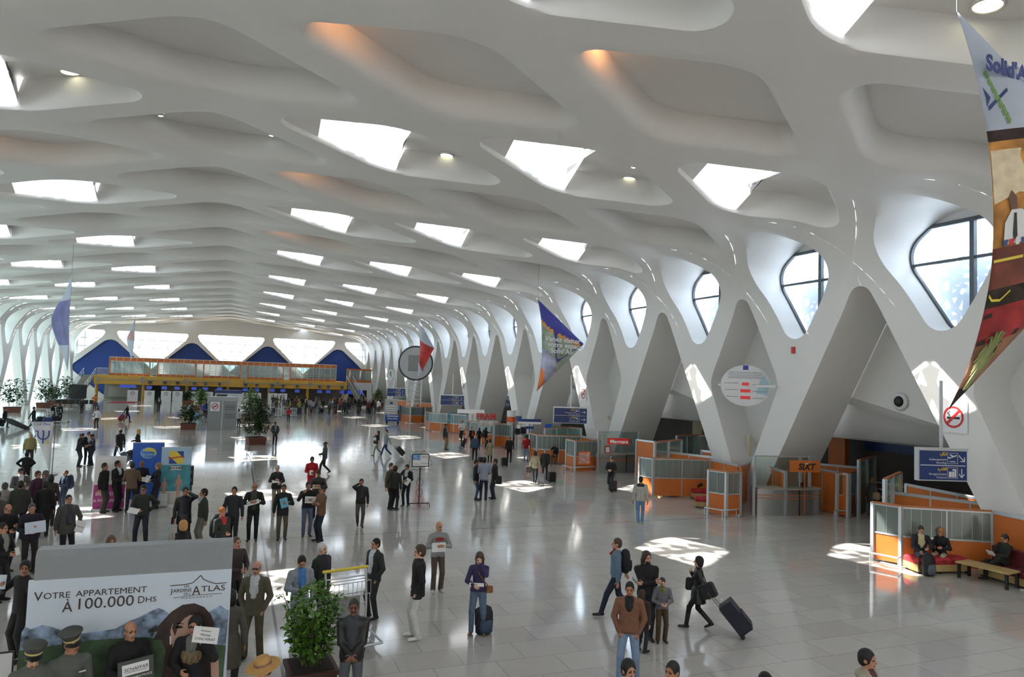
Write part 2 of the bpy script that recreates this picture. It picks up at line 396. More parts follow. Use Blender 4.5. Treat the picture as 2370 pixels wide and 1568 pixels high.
def glass_window(sg, X, pts, zt, bars=True):
    """dark framed pane in the plane X; pts = outline as (y, z), cut off above zt"""
    if sg < 0: pts = pts[::-1]
    clip = []
    n = len(pts)
    for i in range(n):
        a, b = pts[i], pts[(i+1) % n]
        if a[1] <= zt: clip.append(a)
        if (a[1] <= zt) != (b[1] <= zt):
            t = (zt-a[1])/(b[1]-a[1]); clip.append((lerp(a[0], b[0], t), zt))
    mb = MB(); y0 = sum(p[0] for p in clip)/len(clip); z0 = sum(p[1] for p in clip)/len(clip)
    mb.poly([(0.0, p[0]-y0, p[1]-z0) for p in clip], 1)
    mb.poly([(sg*.7, p[0]-y0, p[1]-z0) for p in [(lerp(y0, q[0], 1.25), lerp(z0, q[1], 1.2)) for q in clip]], 2)
    for i in range(len(clip)):
        a, b = clip[i], clip[(i+1) % len(clip)]
        if (Vector(a)-Vector(b)).length > .02: mb.bar((0, a[0]-y0, a[1]-z0), (0, b[0]-y0, b[1]-z0), .14, .14, 0, up=(1, 0, 0))
    if bars:
        zz = [p[1] for p in clip]; zm = lerp(min(zz), zt, .66)
        def span(val, ax):
            out = []
            for i in range(len(clip)):
                a, b = clip[i], clip[(i+1) % len(clip)]
                if (a[ax]-val)*(b[ax]-val) < 0: t = (val-a[ax])/(b[ax]-a[ax]); out.append(lerp(a[1-ax], b[1-ax], t))
            return min(out), max(out)
        a, b = span(zm, 1); mb.bar((0, a-y0, zm-z0), (0, b-y0, zm-z0), .10, .10, 0, up=(1, 0, 0))
        yv = y0-.25; a, b = span(yv, 0); mb.bar((0, yv-y0, a-z0), (0, yv-y0, b-z0), .16, .16, 0, up=(1, 0, 0))
    win_no[0] += 1
    o = struct(mb.build('window_%d' % win_no[0], [m_dark, m_clear, m_screen])); o.location = (X, y0, z0); return o
SJ = s_of_z(6.0); SB = SF
def side_wall(sg):
    mb = MB(); o4 = COLY[4*sg]; o5 = (o4+.5) % 1.0; Xw = WALL_R if sg > 0 else WALL_L
    dpar = 0 if sg > 0 else 1                    # index parity of the diamonds closed at the floor
    for k in range(K0, K1+1):
        # ---- bent window cell
        yc = (o4+k)*B
        quad = [(sg*3*SPC, nodeY(3*sg, yc)), (sg*SC4, yc-.5*B), (sg*SJ, yc), (sg*SC4, yc+.5*B)]
        op = [(sg*2.99*B, yc), (sg*3.42*B, yc-.37*B), (sg*s_of_z(6.75), yc), (sg*3.42*B, yc+.37*B)]
        ring, fr = round_ring(op, [.11*B, .2*B, .12*B, .2*B], 16, 5)
        q = [Vector(p) for p in quad]; outer = [q[i].lerp(q[(i+1) % 4], t) for i, t in fr]
        prev = [sp(p.x, p.y) for p in outer]
        for t in (.34, .67, 1.0):
            cur = [sp(lerp(a.x, b.x, t), lerp(a.y, b.y, t)) for a, b in zip(outer, ring)]; bridge(mb, prev, cur, 0, True); prev = cur
        dpt = 1.15 if sg > 0 else 1.2
        X2 = Xw+sg*dpt; mouth = prev; r1 = [Vector((lerp(p.x, X2, .12), p.y, p.z)) for p in mouth]; r2 = [Vector((X2, p.y, p.z)) for p in mouth]
        bridge(mb, mouth, r1, 0, True); bridge(mb, r1, r2, 0, True)
        pts = [(p.y, p.z) for p in r2]
        if sg > 0:
            zt = 11.3
            top = []
            n = len(pts)
            for i in range(n):
                a, b = pts[i], pts[(i+1) % n]
                if a[1] >= zt: top.append(a)
                if (a[1] >= zt) != (b[1] >= zt): t = (zt-a[1])/(b[1]-a[1]); top.append((lerp(a[0], b[0], t), zt))
            mb.poly([(X2, p[0], p[1]) for p in top], 0)
            if yc > 4: glass_window(sg, X2-.02*sg, pts, zt)
        else:
            win_no[0] += 1; y0, z0 = yc, 9.0
            o = struct(MB().poly([(0, p[0]-y0, p[1]-z0) for p in pts]).build('window_%d' % win_no[0], m_leftglass)); o.location = (X2, y0, z0)
        # ---- leg cells
        yc = (o5+k)*B; closed = (k % 2 == dpar)
        top = (sg*SC4, yc); na = (sg*SJ, yc-.5*B); fb = (sg*SJ, yc+.5*B)
        rev = 2.5 if sg > 0 else .9; Xr = Xw+sg*(rev if not closed else rev*.68); zap = .605*B+CAM_Z
        if closed:
            q = [Vector(p) for p in (top, na, (sg*SB, yc), fb)]
            op = [(sg*s_of_z(zap+.55), yc), (sg*s_of_z(5.45), yc-.36*B), (sg*s_of_z(.25), yc), (sg*s_of_z(5.45), yc+.36*B)]
            ring, fr = round_ring(op, [.075*B, .14*B, .035*B, .14*B], 16, 5)
            outer = [q[i].lerp(q[(i+1) % 4], t) for i, t in fr]
            prev = [sp(p.x, p.y) for p in outer]
            for t in (.5, 1.0):
                cur = [sp(lerp(a.x, b.x, t), lerp(a.y, b.y, t)) for a, b in zip(outer, ring)]; bridge(mb, prev, cur, 0, True); prev = cur
            r2 = [Vector((Xr, p.y, p.z)) for p in prev]; bridge(mb, prev, r2, 0, True)
            pts = r2
            if sg > 0:
                n = len(pts); c0 = Vector((Xr+.5, yc, 5.0)); mb.add(pts+[c0], [(i, (i+1) % n, n) for i in range(n)], 0)
            elif yc > 30:
                win_no[0] += 1; o = struct(MB().poly([Vector((0, p.y-yc, p.z-5)) for p in pts]).build('window_%d' % win_no[0], m_leftglass)); o.location = (Xr, yc, 5)
            else: mb.poly(pts, 0)
        else:
            # arch open down to the floor: apex fillet then straight legs
            r = .085*B; hw = .83*B; H = zap+.45; th = atan2(hw, H)
            def side(sd):
                P = [(0.0, zap)]; cz = zap+.45-r/sin(th)
                P = [(sd*r*sin(a), cz+r*cos(a)) for a in np.linspace(0, pi/2-th, 8)]
                x0, z0 = P[-1]
                for t in np.linspace(0, 1, 14)[1:]: P.append((lerp(x0, sd*hw*1.0, t), lerp(z0, 0.0, t)))
                return P
            for sd in (-1, 1):
                P = side(sd); zj = 6.0
                O = []
                for i, (x, z) in enumerate(P):          # outer edge: cell corner, then leg outside
                    t = i/(len(P)-1); L1 = math.hypot(.5*B, prof(SC4)[1]-zj); L2 = math.hypot(.5*B, zj); d = t*(L1+L2)
                    if d <= L1: u = d/L1; O.append((sd*.5*B*u, lerp(SC4, SJ, u)))
                    else: u = (d-L1)/L2; O.append((sd*lerp(.5, 1.0, u)*B, lerp(SJ, SB, u)))
                # keep a point exactly on the corner so that neighbours meet
                j = min(range(1, len(O)-1), key=lambda i: abs(O[i][1]-SJ)); O[j] = (sd*.5*B, SJ)
                inner = [sp(sg*s_of_z(z) if z < ZS else sg*s_of_z(z), yc+x) for x, z in P]; outer = [sp(sg*s, yc+x) for x, s in O]
                mid = [sp(sg*lerp(s, s_of_z(z), .5), yc+lerp(xo, x, .5)) for (x, z), (xo, s) in zip(P, O)]
                strip(mb, outer, mid, 0, True); strip(mb, mid, inner, 0, True)
                back = [Vector((Xr, p.y, p.z)) for p in inner]; strip(mb, inner, back, 0, True)
                if sg > 0 and sd > 0:
                    pass
            Pl, Pr = side(-1), side(1)
            outl = [(yc+x, z) for x, z in Pl[::-1]]+[(yc+x, z) for x, z in Pr[1:]]
            if sg < 0:
                if yc > 30:
                    win_no[0] += 1; o = struct(MB().poly([(0, y-yc, z-4) for y, z in outl]).build('window_%d' % win_no[0], m_leftglass)); o.location = (Xr, yc, 4)
                else: mb.poly([(Xr, y, z) for y, z in outl], 0)
            else:
                # folded facets behind the arch: pale upper facet with a slanting foot, dark soffit under it
                ya, yb2 = yc-.83*B, yc+.83*B
                zn, zf = 3.45, 5.15
                V = [(Xr+.01, yb2, zf+.3), (Xr+.01, yc, 9.9), (Xr+.01, ya, 9.9), (Xr+.01, ya-1.2, zn-.25), (Xr+.01, yc-.62*B, zn+.02), (Xr+.01, yc+.50*B, zf)]
                mb.add([(Xr+.01, yb2, 9.9), (Xr+.01, ya-1.2, 9.9), (Xr+.01, ya-1.2, zn-.15), (Xr+.01, yc-.62*B, zn), (Xr+.01, yc+.52*B, zf), (Xr+.01, yb2, zf)], [(0, 1, 2, 3, 4, 5)], 1)
                mb.add([(Xr+.01, ya-1.2, zn-.15), (Xr+.01, yc-.62*B, zn), (Xr+.01, yc+.52*B, zf), (Xr+.01, yb2, zf), (Xr+.6, yb2, 3.2), (Xr+1.4, ya-1.2, 3.2)], [(0, 1, 2, 3, 4, 5)], 1)
    o = struct(mb.build('wall_right' if sg > 0 else 'wall_left', [m_wallw, m_panel], weld=.003)); return o
wr = side_wall(1); wl = side_wall(-1)
for o in (ceil, wr, wl): o.data.set_sharp_from_angle(angle=radians(38))
# ------------------------------------------------------------------ far wall
def plate(outline, holes, fn, dep, mi=0, mi2=0):
    """flat wall with holes by constrained triangulation; fn(x, z, d) -> 3-D"""
    mb = MB(); vs = [Vector(p) for p in outline]; es = [(i, (i+1) % len(outline)) for i in range(len(outline))]; o = len(vs)
    for h in holes:
        vs += [Vector(p) for p in h]; es += [(o+i, o+(i+1) % len(h)) for i in range(len(h))]; o += len(h)
    V, E, F, _, _, _ = delaunay_2d_cdt(vs, es, [], 1, 1e-5)
    def inside(p, poly):
        c = False; n = len(poly)
        for i in range(n):
            a, b = poly[i], poly[i-1]
            if (a[1] > p[1]) != (b[1] > p[1]) and p[0] < (b[0]-a[0])*(p[1]-a[1])/(b[1]-a[1])+a[0]: c = not c
        return c
    keep = []
    for f in F:
        c = sum((V[i] for i in f), Vector((0, 0)))/len(f)
        if not any(inside(c, h) for h in holes): keep.append(f)
    mb.add([fn(p[0], p[1], 0) for p in V], keep, mi)
    for h in holes:
        n = len(h); mb.add([fn(p[0], p[1], 0) for p in h]+[fn(p[0], p[1], dep) for p in h], [(i, (i+1) % n, n+(i+1) % n, n+i) for i in range(n)], mi2, True)
    return mb
m_blue = M('deep_blue_panel', (.012, .055, .30), rough=.45, var=.05, scale=.3)
FC = [-19.6, -7.3, 5.0, 17.2]
dia = [round_ring([(x, 10.15), (x+5.75, 4.9), (x, -.3), (x-5.75, 4.9)], [1.6, .9, .6, .9], 12, 5)[0] for x in FC]
dia = [[(p.x, max(.35, p.y)) for p in r] for r in dia]
cl = []
for x in (-13.35, -1.05, 11.2):
    cl.append([tuple(p) for p in round_ring([(x-5.6, 11.1), (x+5.6, 11.1), (x+5.0, 9.9), (x, 4.9), (x-5.0, 9.9)], [.35, .35, .3, .2, .3], 12, 4)[0]])
cl.append([tuple(p) for p in round_ring([(-24.7, 11.1), (-20.2, 11.1), (-20.9, 9.9), (-24.7, 6.6)], [.8, .4, .3, .05], 12, 4)[0]])
cl.append([tuple(p) for p in round_ring([(18.1, 11.0), (22.4, 11.0), (22.4, 6.7), (18.7, 9.9)], [.4, .8, .05, .3], 12, 4)[0]])
mbF = plate([(WALL_L-2, 0), (WALL_R+2, 0), (WALL_R+2, 16), (WALL_L-2, 16)], dia+cl, lambda x, z, d: (x, YF+d, z), .6)
wf = struct(mbF.build('wall_far', [m_wallw])); wf.data.set_sharp_from_angle(angle=radians(38))
for i, r in enumerate(dia):
    struct(MB().poly([(x, YF+.5, z) for x, z in r]).build('trim_%d' % (i+1), m_blue))
m_screen2 = bpy.data.materials.new('far_fretwork_screen'); m_screen2.use_nodes = True; screen_material(m_screen2, 1.3, .03, (.75, .8, .88))
for h in cl:
    win_no[0] += 1; mb = MB(); mb.poly([(x, YF+.55, z) for x, z in h], 1); mb.poly([(x, YF+1.3, z) for x, z in h], 2)
    xs = [p[0] for p in h]; x0, x1 = min(xs), max(xs)
    def sect(val, ax):
        out = []
        for i in range(len(h)):
            a, b = h[i-1], h[i]
            if (a[ax]-val)*(b[ax]-val) < 0: out.append(lerp(a[1-ax], b[1-ax], (val-a[ax])/(b[ax]-a[ax])))
        return out
    for zz in (9.75, 8.4, 7.0):
        s_ = sect(zz, 1)
        if len(s_) >= 2: mb.bar((min(s_), YF+.6, zz), (max(s_), YF+.6, zz), .09, .09, 0)
    x = x0+1.3
    while x < x1-.4:
        s_ = sect(x, 0)
        if len(s_) >= 2: mb.bar((x, YF+.62, min(s_)), (x, YF+.62, max(s_)), .07, .07, 0)
        x += 2.1
    struct(mb.build('window_%d' % win_no[0], [M('pale_window_bar', (.45, .50, .56), rough=.4, var=.03), m_clear, m_screen2]))
# near end of the hall, behind the viewpoint
struct(MB().poly([(WALL_L-2, YN, 0), (WALL_R+26, YN, 0), (WALL_R+26, YN, 16), (WALL_L-2, YN, 16)]).build('wall_near', m_wallw))
# ------------------------------------------------------------------ floor: polished stone slabs with dark expansion joints
m_floor = bpy.data.materials.new('polished_stone_floor'); m_floor.use_nodes = True
def floor_material(m):
    nt = m.node_tree; n = nt.nodes; L = nt.links; p = n['Principled BSDF']
    tc = n.new('ShaderNodeTexCoord')
    br = n.new('ShaderNodeTexBrick'); br.offset = .5; br.inputs['Scale'].default_value = 1.0
    br.inputs['Color1'].default_value = (.51, .49, .46, 1); br.inputs['Color2'].default_value = (.45, .43, .405, 1); br.inputs['Mortar'].default_value = (.25, .24, .225, 1)
    br.inputs['Mortar Size'].default_value = .006; br.inputs['Brick Width'].default_value = 1.2; br.inputs['Row Height'].default_value = .8; br.inputs['Bias'].default_value = -.1
    L.new(tc.outputs['Object'], br.inputs['Vector'])
    no = n.new('ShaderNodeTexNoise'); no.inputs['Scale'].default_value = 60; no.inputs['Detail'].default_value = 4; L.new(tc.outputs['Object'], no.inputs['Vector'])
    mx = n.new('ShaderNodeMix'); mx.data_type = 'RGBA'; mx.blend_type = 'OVERLAY'; mx.inputs[0].default_value = .25
    L.new(br.outputs['Color'], mx.inputs[6]); L.new(no.outputs['Color'], mx.inputs[7])
    sx = n.new('ShaderNodeSeparateXYZ'); L.new(tc.outputs['Object'], sx.inputs[0])
    def line(out, pos, w):
        a = n.new('ShaderNodeMath'); a.operation = 'SUBTRACT'; a.inputs[1].default_value = pos; L.new(out, a.inputs[0])
        b = n.new('ShaderNodeMath'); b.operation = 'ABSOLUTE'; L.new(a.outputs[0], b.inputs[0])
        c = n.new('ShaderNodeMath'); c.operation = 'LESS_THAN'; c.inputs[1].default_value = w; L.new(b.outputs[0], c.inputs[0]); return c.outputs[0]
    def mx2(a, b):
        c = n.new('ShaderNodeMath'); c.operation = 'MAXIMUM'; L.new(a, c.inputs[0]); L.new(b, c.inputs[1]); return c.outputs[0]
    j = mx2(line(sx.outputs['X'], 1.03, .03), line(sx.outputs['Y'], 24.0, .02))
    m2 = n.new('ShaderNodeMix'); m2.data_type = 'RGBA'; L.new(j, m2.inputs[0]); L.new(mx.outputs[2], m2.inputs[6]); m2.inputs[7].default_value = (.12, .12, .12, 1)
    L.new(m2.outputs[2], p.inputs['Base Color'])
    p.inputs['Roughness'].default_value = .07; p.inputs['Specular IOR Level'].default_value = .62
    n2 = n.new('ShaderNodeTexNoise'); n2.inputs['Scale'].default_value = .35; n2.inputs['Detail'].default_value = 2; L.new(tc.outputs['Object'], n2.inputs['Vector'])
    mr = n.new('ShaderNodeMapRange'); mr.inputs[3].default_value = .05; mr.inputs[4].default_value = .12; L.new(n2.outputs['Fac'], mr.inputs[0]); L.new(mr.outputs[0], p.inputs['Roughness'])
    bu = n.new('ShaderNodeBump'); bu.inputs['Strength'].default_value = .05; bu.inputs['Distance'].default_value = .02; L.new(n2.outputs['Fac'], bu.inputs['Height'])
floor_material(m_floor)
struct(MB().add([(WALL_L-1.2, YN, 0), (WALL_R+26, YN, 0), (WALL_R+26, YF+.6, 0), (WALL_L-1.2, YF+.6, 0)], [(0, 1, 2, 3)]).build('floor', m_floor))
struct(MB().box(-400, 400, -300, 500, -.6, -.15).build('ground', M('sunny_paving', (.52, .48, .42), rough=.9, var=.1, scale=.1)))
# ------------------------------------------------------------------ the low shop zone beyond the right-hand arches
XB = WALL_R+9.0
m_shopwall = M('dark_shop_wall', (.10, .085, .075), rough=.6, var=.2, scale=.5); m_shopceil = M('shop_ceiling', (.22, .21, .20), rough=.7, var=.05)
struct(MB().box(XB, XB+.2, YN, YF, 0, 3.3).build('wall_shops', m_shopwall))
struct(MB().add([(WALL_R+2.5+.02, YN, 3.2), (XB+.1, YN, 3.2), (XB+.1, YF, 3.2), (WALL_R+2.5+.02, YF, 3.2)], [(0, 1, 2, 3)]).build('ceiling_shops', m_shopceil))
# ================================================================== CHECK-IN GALLERY AT THE FAR END
m_yellow = M('amber_gallery_paint', (.66, .36, .045), rough=.4, var=.05, scale=.4)
m_orange = M('orange_laminate', (.62, .17, .035), rough=.42, var=.08, scale=1.2)
m_alu = M('brushed_aluminium', (.62, .65, .68), rough=.32, metal=.55, var=.03)
m_white = M('white_paint', (.78, .78, .78), rough=.4, var=.02)
m_grey = M('grey_paint', (.30, .31, .31), rough=.45, var=.04)
m_dgrey = M('dark_grey_metal', (.07, .075, .08), rough=.4, metal=.2, var=.06)
m_black = M('black_plastic', (.015, .015, .017), rough=.45, var=.1)
m_warmgrey = M('warm_grey_wall', (.30, .28, .24), rough=.6, var=.05, scale=.5)
m_gglass = Mglass('grey_green_glass', (.55, .66, .62), .22, .04, milk=.22, milkcol=(.45, .52, .49))
m_tglass = Mglass('thin_clear_glass', (.86, .93, .91), .10, .03)
m_signblue = M('sign_blue', (.022, .05, .20), rough=.35, var=.05)
m_signwhite = M('sign_white', (.82, .83, .85), rough=.4, var=.02)
m_signyel = M('sign_yellow', (.80, .52, .05), rough=.4, var=.03)
m_scr = M('blue_screen', (.02, .04, .2), rough=.2, emit=(.06, .11, .75), es=.28, var=0)
m_red = M('signal_red', (.62, .02, .02), rough=.4, var=.05)
m_redcar = M('red_carpet', (.30, .03, .045), rough=.9, var=.2, scale=20)
def TR(o, x=(1, 0, 0)): return basis(o, x)
YD = 122.4
gal = empty('check_in_gallery', (-1.2, YD, 0), 0, 'long amber check-in gallery with grey rail lines under the orange glass offices', 'gallery')
def rel(p, e): return tuple(Vector(p)-Vector(e.location))
def ch(e, mb, name, mats):                   # child mesh written in world coordinates
    o = mb.build(name, mats, parent=e); o.location = -Vector(e.location); return o
mb = MB(); mb.box(-19.9, 17.5, YD, YD+7.5, 2.5, 3.82); ch(gal, mb, 'fascia_deck', m_yellow)
mb = MB()
for a, b in ((-19.3, -13.6), (-13.2, -7.5), (-6.9, -1.2), (1.2, 6.0), (6.5, 11.2), (11.6, 16.6)):
    mb.box(a, b, YD-.10, YD, 3.16, 3.28)
    for x in (a-.12, b): mb.box(x, x+.22, YD-.14, YD, 2.8, 3.6)
ch(gal, mb, 'grey_rail', m_grey)
for x in (-19.57, -13.22, -7.1, -1.12, 5.11, 11.16, 17.0):
    mb = MB(); mb.tube([(x, YD+.7, 0), (x, YD+.7, 2.5)], .24, 12); ch(gal, mb, 'column', m_yellow)
mb = MB(); mb.box(-19.5, 17.4, YD+7.2, YD+7.4, 0, 2.5); ch(gal, mb, 'back_panel', m_warmgrey)
mb = MB(); mb.box(-12.9, -11.0, YD+7.1, YD+7.2, 0, 2.2); ch(gal, mb, 'doorway', m_black)
mb = MB()
mb.box(-18.9, -15.9, YD+7.08, YD+7.2, .3, 2.1); ch(gal, mb, 'wall_panel', M('pale_service_panel', (.42, .41, .38), rough=.6, var=.04))
# stair at the gallery's end
st = empty('staircase', (-21.4, 119, 0), 0, 'grey stair with handrails climbing to the left end of the amber gallery', 'stairs')
mb = MB(); n = 20; A0, A1 = Vector((-21.6, 116.5, 0)), Vector((-20.75, 123.8, 3.8))
for i in range(n):
    a = A0.lerp(A1, i/n); b = A0.lerp(A1, (i+1)/n); mb.box(a.x-.75, a.x+.75, a.y, b.y, 0 if i < 2 else a.z-.25, b.z)
ch(st, mb, 'steps', m_warmgrey)
for s_ in (-.78, .78):
    mb = MB()
    d = Vector((s_, 0, 0)); mb.tube([A0+d+Vector((0, 0, 1)), A1+d+Vector((0, 0, 1))], .04, 6); mb.tube([A0+d+Vector((0, 0, .5)), A1+d+Vector((0, 0, .5))], .03, 6)
    for i in range(8): p = A0.lerp(A1, i/7)+d; mb.tube([p, p+Vector((0, 0, 1))], .03, 6)
    ch(st, mb, 'handrail', m_alu)
# glass offices on the gallery
off = empty('glass_office', (-1.2, 124.5, 3.82), 0, 'row of orange framed glass offices standing on the amber gallery', 'office partition')
X0, X1, YG = -18.3, 15.9, 124.5
mg, mo, mw = MB(), MB(), MB(); nb = 36; w = (X1-X0)/nb
doors = {6, 13, 20, 27}
for i in range(nb):
    x = X0+i*w; d = i in doors
    mo.box(x+.03, x+w-.03, YG-.02, YG+.05, 6.02, 6.60)
    if not d: mo.box(x+.03, x+w-.03, YG-.02, YG+.05, 3.82, 4.18)
    mg.box(x, x+w, YG, YG+.03, 4.18 if not d else 3.9, 6.02)
    mw.box(x-.03, x+.03, YG-.05, YG+.06, 3.82, 6.65)
    if d:
        for xx in (x-.16, x+w+.02): mo.box(xx, xx+.14, YG-.06, YG+.06, 3.82, 6.1)
        for zz in (4.1, 4.35, 4.6, 4.85): mw.box(x, x+w, YG-.03, YG+.01, zz, zz+.04)
mw.box(X1-.03, X1+.03, YG-.05, YG+.06, 3.82, 6.65); mw.box(X0, X1, YG-.06, YG+.07, 6.6, 6.68); mw.box(X0, X1, YG-.05, YG+.06, 5.98, 6.05); mw.box(X0, X1, YG-.05, YG+.06, 4.16, 4.21)
for zz in (4.55, 4.85): mw.box(X0, X1, YG-.10, YG-.06, zz, zz+.035)
mw.box(X0-.05, X0+.07, YG-.05, YG+4, 3.82, 6.65); mo.box(X0+.08, X0+.22, YG-.06, YG, 3.82, 6.5)
ch(off, mo, 'orange_panel', m_orange); ch(off, mg, 'pane', m_gglass); ch(off, mw, 'frame', m_white)
for x in (-12.2, -9.6, -1.0, 1.6, 4.4, 6.5, 12.5):      # things seen dimly through the panes belong to the office fit-out
    mb = MB(); mb.box(x, x+1.1, YG+.6, YG+1.0, 3.85, 5.0); ch(off, mb, 'desk', m_dgrey if x < 3 else m_white)
dr = empty('deck_railing', (-19.1, 124.5, 3.82), 0, 'white baluster railing at the left end of the amber gallery deck', 'railing')
mb = MB(); mb.box(-19.9, -18.4, 124.45, 124.5, 4.86, 4.92); mb.box(-19.9, -18.4, 124.45, 124.5, 3.9, 3.95); ch(dr, mb, 'rail', m_white)
for i in range(9): mb = MB(); mb.box(-19.88+i*.18, -19.84+i*.18, 124.45, 124.49, 3.82, 4.9); ch(dr, mb, 'baluster', m_white)
# the annex deck on the right
an = empty('gallery_annex', (20, 124, 2.2), 0, 'white fronted gallery deck with orange glass screen right of the grey stair', 'gallery')
mb = MB(); mb.box(18.8, 22.0, 124.3, 130, 2.45, 3.75); ch(an, mb, 'fascia_deck', m_white)
mb = MB(); mb.box(17.65, 22.0, 124.9, 124.95, 5.85, 6.1); mb.box(17.7, 22.0, 124.9, 124.95, 3.75, 4.15); ch(an, mb, 'orange_panel', m_orange)
mb = MB(); mb.box(17.65, 22.0, 124.92, 124.94, 4.15, 5.85); ch(an, mb, 'pane', m_gglass)
mb = MB()
for i in range(7): x = 17.7+i*.7; mb.box(x-.03, x+.03, 124.86, 124.98, 3.8, 6.1)
ch(an, mb, 'frame', m_orange)
mb = MB(); mb.box(18.8, 22.0, 129.0, 129.2, 0, 2.45); ch(an, mb, 'back_panel', m_black)
st2 = empty('staircase', (17.6, 119, 0), 0, 'grey stair rising between the amber gallery and the white annex deck', 'stairs')
mb = MB(); A0, A1 = Vector((19.6, 117.5, 0)), Vector((18.15, 124.1, 3.8))
for i in range(20):
    a = A0.lerp(A1, i/20); b = A0.lerp(A1, (i+1)/20); mb.box(a.x-.5, a.x+.5, a.y, b.y, 0 if i < 2 else a.z-.25, b.z)
ch(st2, mb, 'steps', m_warmgrey)
mb = MB()
for s_ in (-.52, .52):
    d = Vector((s_, 0, 0)); mb.tube([A0+d+Vector((0, 0, 1)), A1+d+Vector((0, 0, 1))], .04, 6)
    for i in range(8): p = A0.lerp(A1, i/7)+d; mb.tube([p, p+Vector((0, 0, 1))], .03, 6)
ch(st2, mb, 'handrail', m_alu)
# check-in desks with white fronts and round clock emblem
ORD = ['first', 'second', 'third', 'fourth', 'fifth', 'sixth', 'seventh', 'eighth', 'ninth', 'tenth', 'eleventh', 'twelfth', 'thirteenth', 'fourteenth', 'fifteenth', 'sixteenth', 'seventeenth', 'eighteenth']
m_navy = M('navy_emblem', (.03, .05, .14), rough=.5, var=0)
def desk():
    e = empty('check_in_desk')
    mb = MB(); mb.box(-.7, .7, 0, .12, 0, 1.7); mb.build('front_panel', m_white, e)
    mb = MB(); mb.box(-.55, .55, .12, 1.0, 0, 1.05); mb.build('counter', m_warmgrey, e)
    mb = MB(); n = 20; T = Matrix.Translation((0, -.006, 1.25)) @ Matrix.Rotation(pi/2, 4, 'X')
    mb.lathe([(.27, 0), (.27, .01), (.21, .01), (.21, 0)], n=n, T=T); mb.box(-.02, .02, -.014, 0, 1.25, 1.43); mb.box(-.02, .13, -.014, 0, 1.23, 1.27); mb.build('emblem', m_navy, e)
    return e
d0 = desk(); PX = [306, 345, 383.5, 410, 448, 481, 569, 593, 631, 654]
for i, px in enumerate(PX):
    o = d0 if i == 0 else copy_tree(d0); p = atY(px, 925, 120.6); o.location = (p.x, 120.6, 0)
    tag(o, '%s white check-in desk from the stairs under the amber gallery' % ORD[i], 'desk', 'check-in desks under the gallery')
def hang_screen():
    e = empty('hanging_screen'); mb = MB(); mb.box(-.40, .40, -.04, .04, -.27, .27); mb.build('casing', m_dgrey, e)
    mb = MB(); mb.box(-.35, .35, -.05, -.041, -.22, .22); mb.build('screen', m_scr, e)
    mb = MB(); mb.box(-.03, .03, -.02, .02, .27, .75); mb.box(-.22, .22, -.05, .40, .62, 1.0); mb.build('number_box', m_dgrey, e)
    return e
s0 = hang_screen(); PX = [345, 380, 410, 449, 475, 508, 568, 594, 630, 655, 688, 740, 760, 792]
for i, px in enumerate(PX):
    o = s0 if i == 0 else copy_tree(s0); p = atY(px, 900, YD-.4); o.location = (p.x, YD-.4, 2.12)
    tag(o, '%s blue check-in screen from the left hanging below the amber gallery edge' % ORD[i], 'screen', 'check-in screens below the gallery')
mb = MB(); p = atY(296, 893, YD-.14); mb.box(p.x-1.1, p.x+1.1, YD-.2, YD-.08, 2.0, 2.45); o = mb.build('hanging_sign', m_scr); tag(o, 'wide lit blue sign hanging over the dark doorway below the amber gallery', 'sign')
for px in (812, 834):
    p = atY(px, 897, 124.2); mb = MB(); mb.box(p.x-.5, p.x+.5, 124.18, 124.26, 1.75, 2.40); o = mb.build('hanging_screen', m_scr)
    tag(o, 'blue screen hanging below the white annex deck, %s of the pair' % ('nearer the grey stair' if px == 812 else 'nearer the wall legs'), 'screen', 'annex screens')
# red carpet, dark television cabinet, information kiosk
p = Vector((-14.8, 120, 0)); mb = MB(); mb.box(p.x-2.0, p.x+1.4, p.y-6, 120.4, 0, .015); tag(mb.build('carpet', m_redcar), 'red carpet strip in front of the leftmost check-in desks', 'carpet')
p = at(180, 931); q = Vector((p.x, 118, 0))
q = Vector((atY(179, 915, 114.5).x, 114.5, 0)); tv = empty('display_cabinet', q, 0, 'large black display cabinet standing left of the grey stair foot', 'cabinet')
mb = MB(); mb.box(-1.05, 1.05, 0, .35, .55, 2.5); mb.build('casing', m_black, tv); mb = MB(); mb.box(-.8, .8, .05, .3, 0, .55); mb.build('base', m_dgrey, tv)
p = at(527, 941); kk = empty('information_kiosk', (p.x, p.y, 0), 0, 'pale information kiosk with blue header and dark board behind the grey service block', 'kiosk')
mb = MB(); mb.box(-1.75, 1.75, 0, 1.2, 0, 1.85); mb.build('body', m_white, kk); mb = MB(); mb.box(-1.85, 1.85, -.1, 1.3, 1.85, 2.3); mb.build('header', m_signblue, kk)
mb = MB(); mb.box(-1.55, -.15, -.03, 0, .7, 1.7); mb.build('board', m_dgrey, kk)
mb = MB(); mb.prism([(.35, .6), (1.5, .6), (1.5, 1.2), (1.3, 1.55), (.93, 1.68), (.55, 1.55), (.35, 1.2)], lambda q, s: (q[0], -.03+.02*s, q[1])); mb.build('arched_panel', M('pale_aqua', (.55, .68, .70), rough=.3, var=.04), kk)
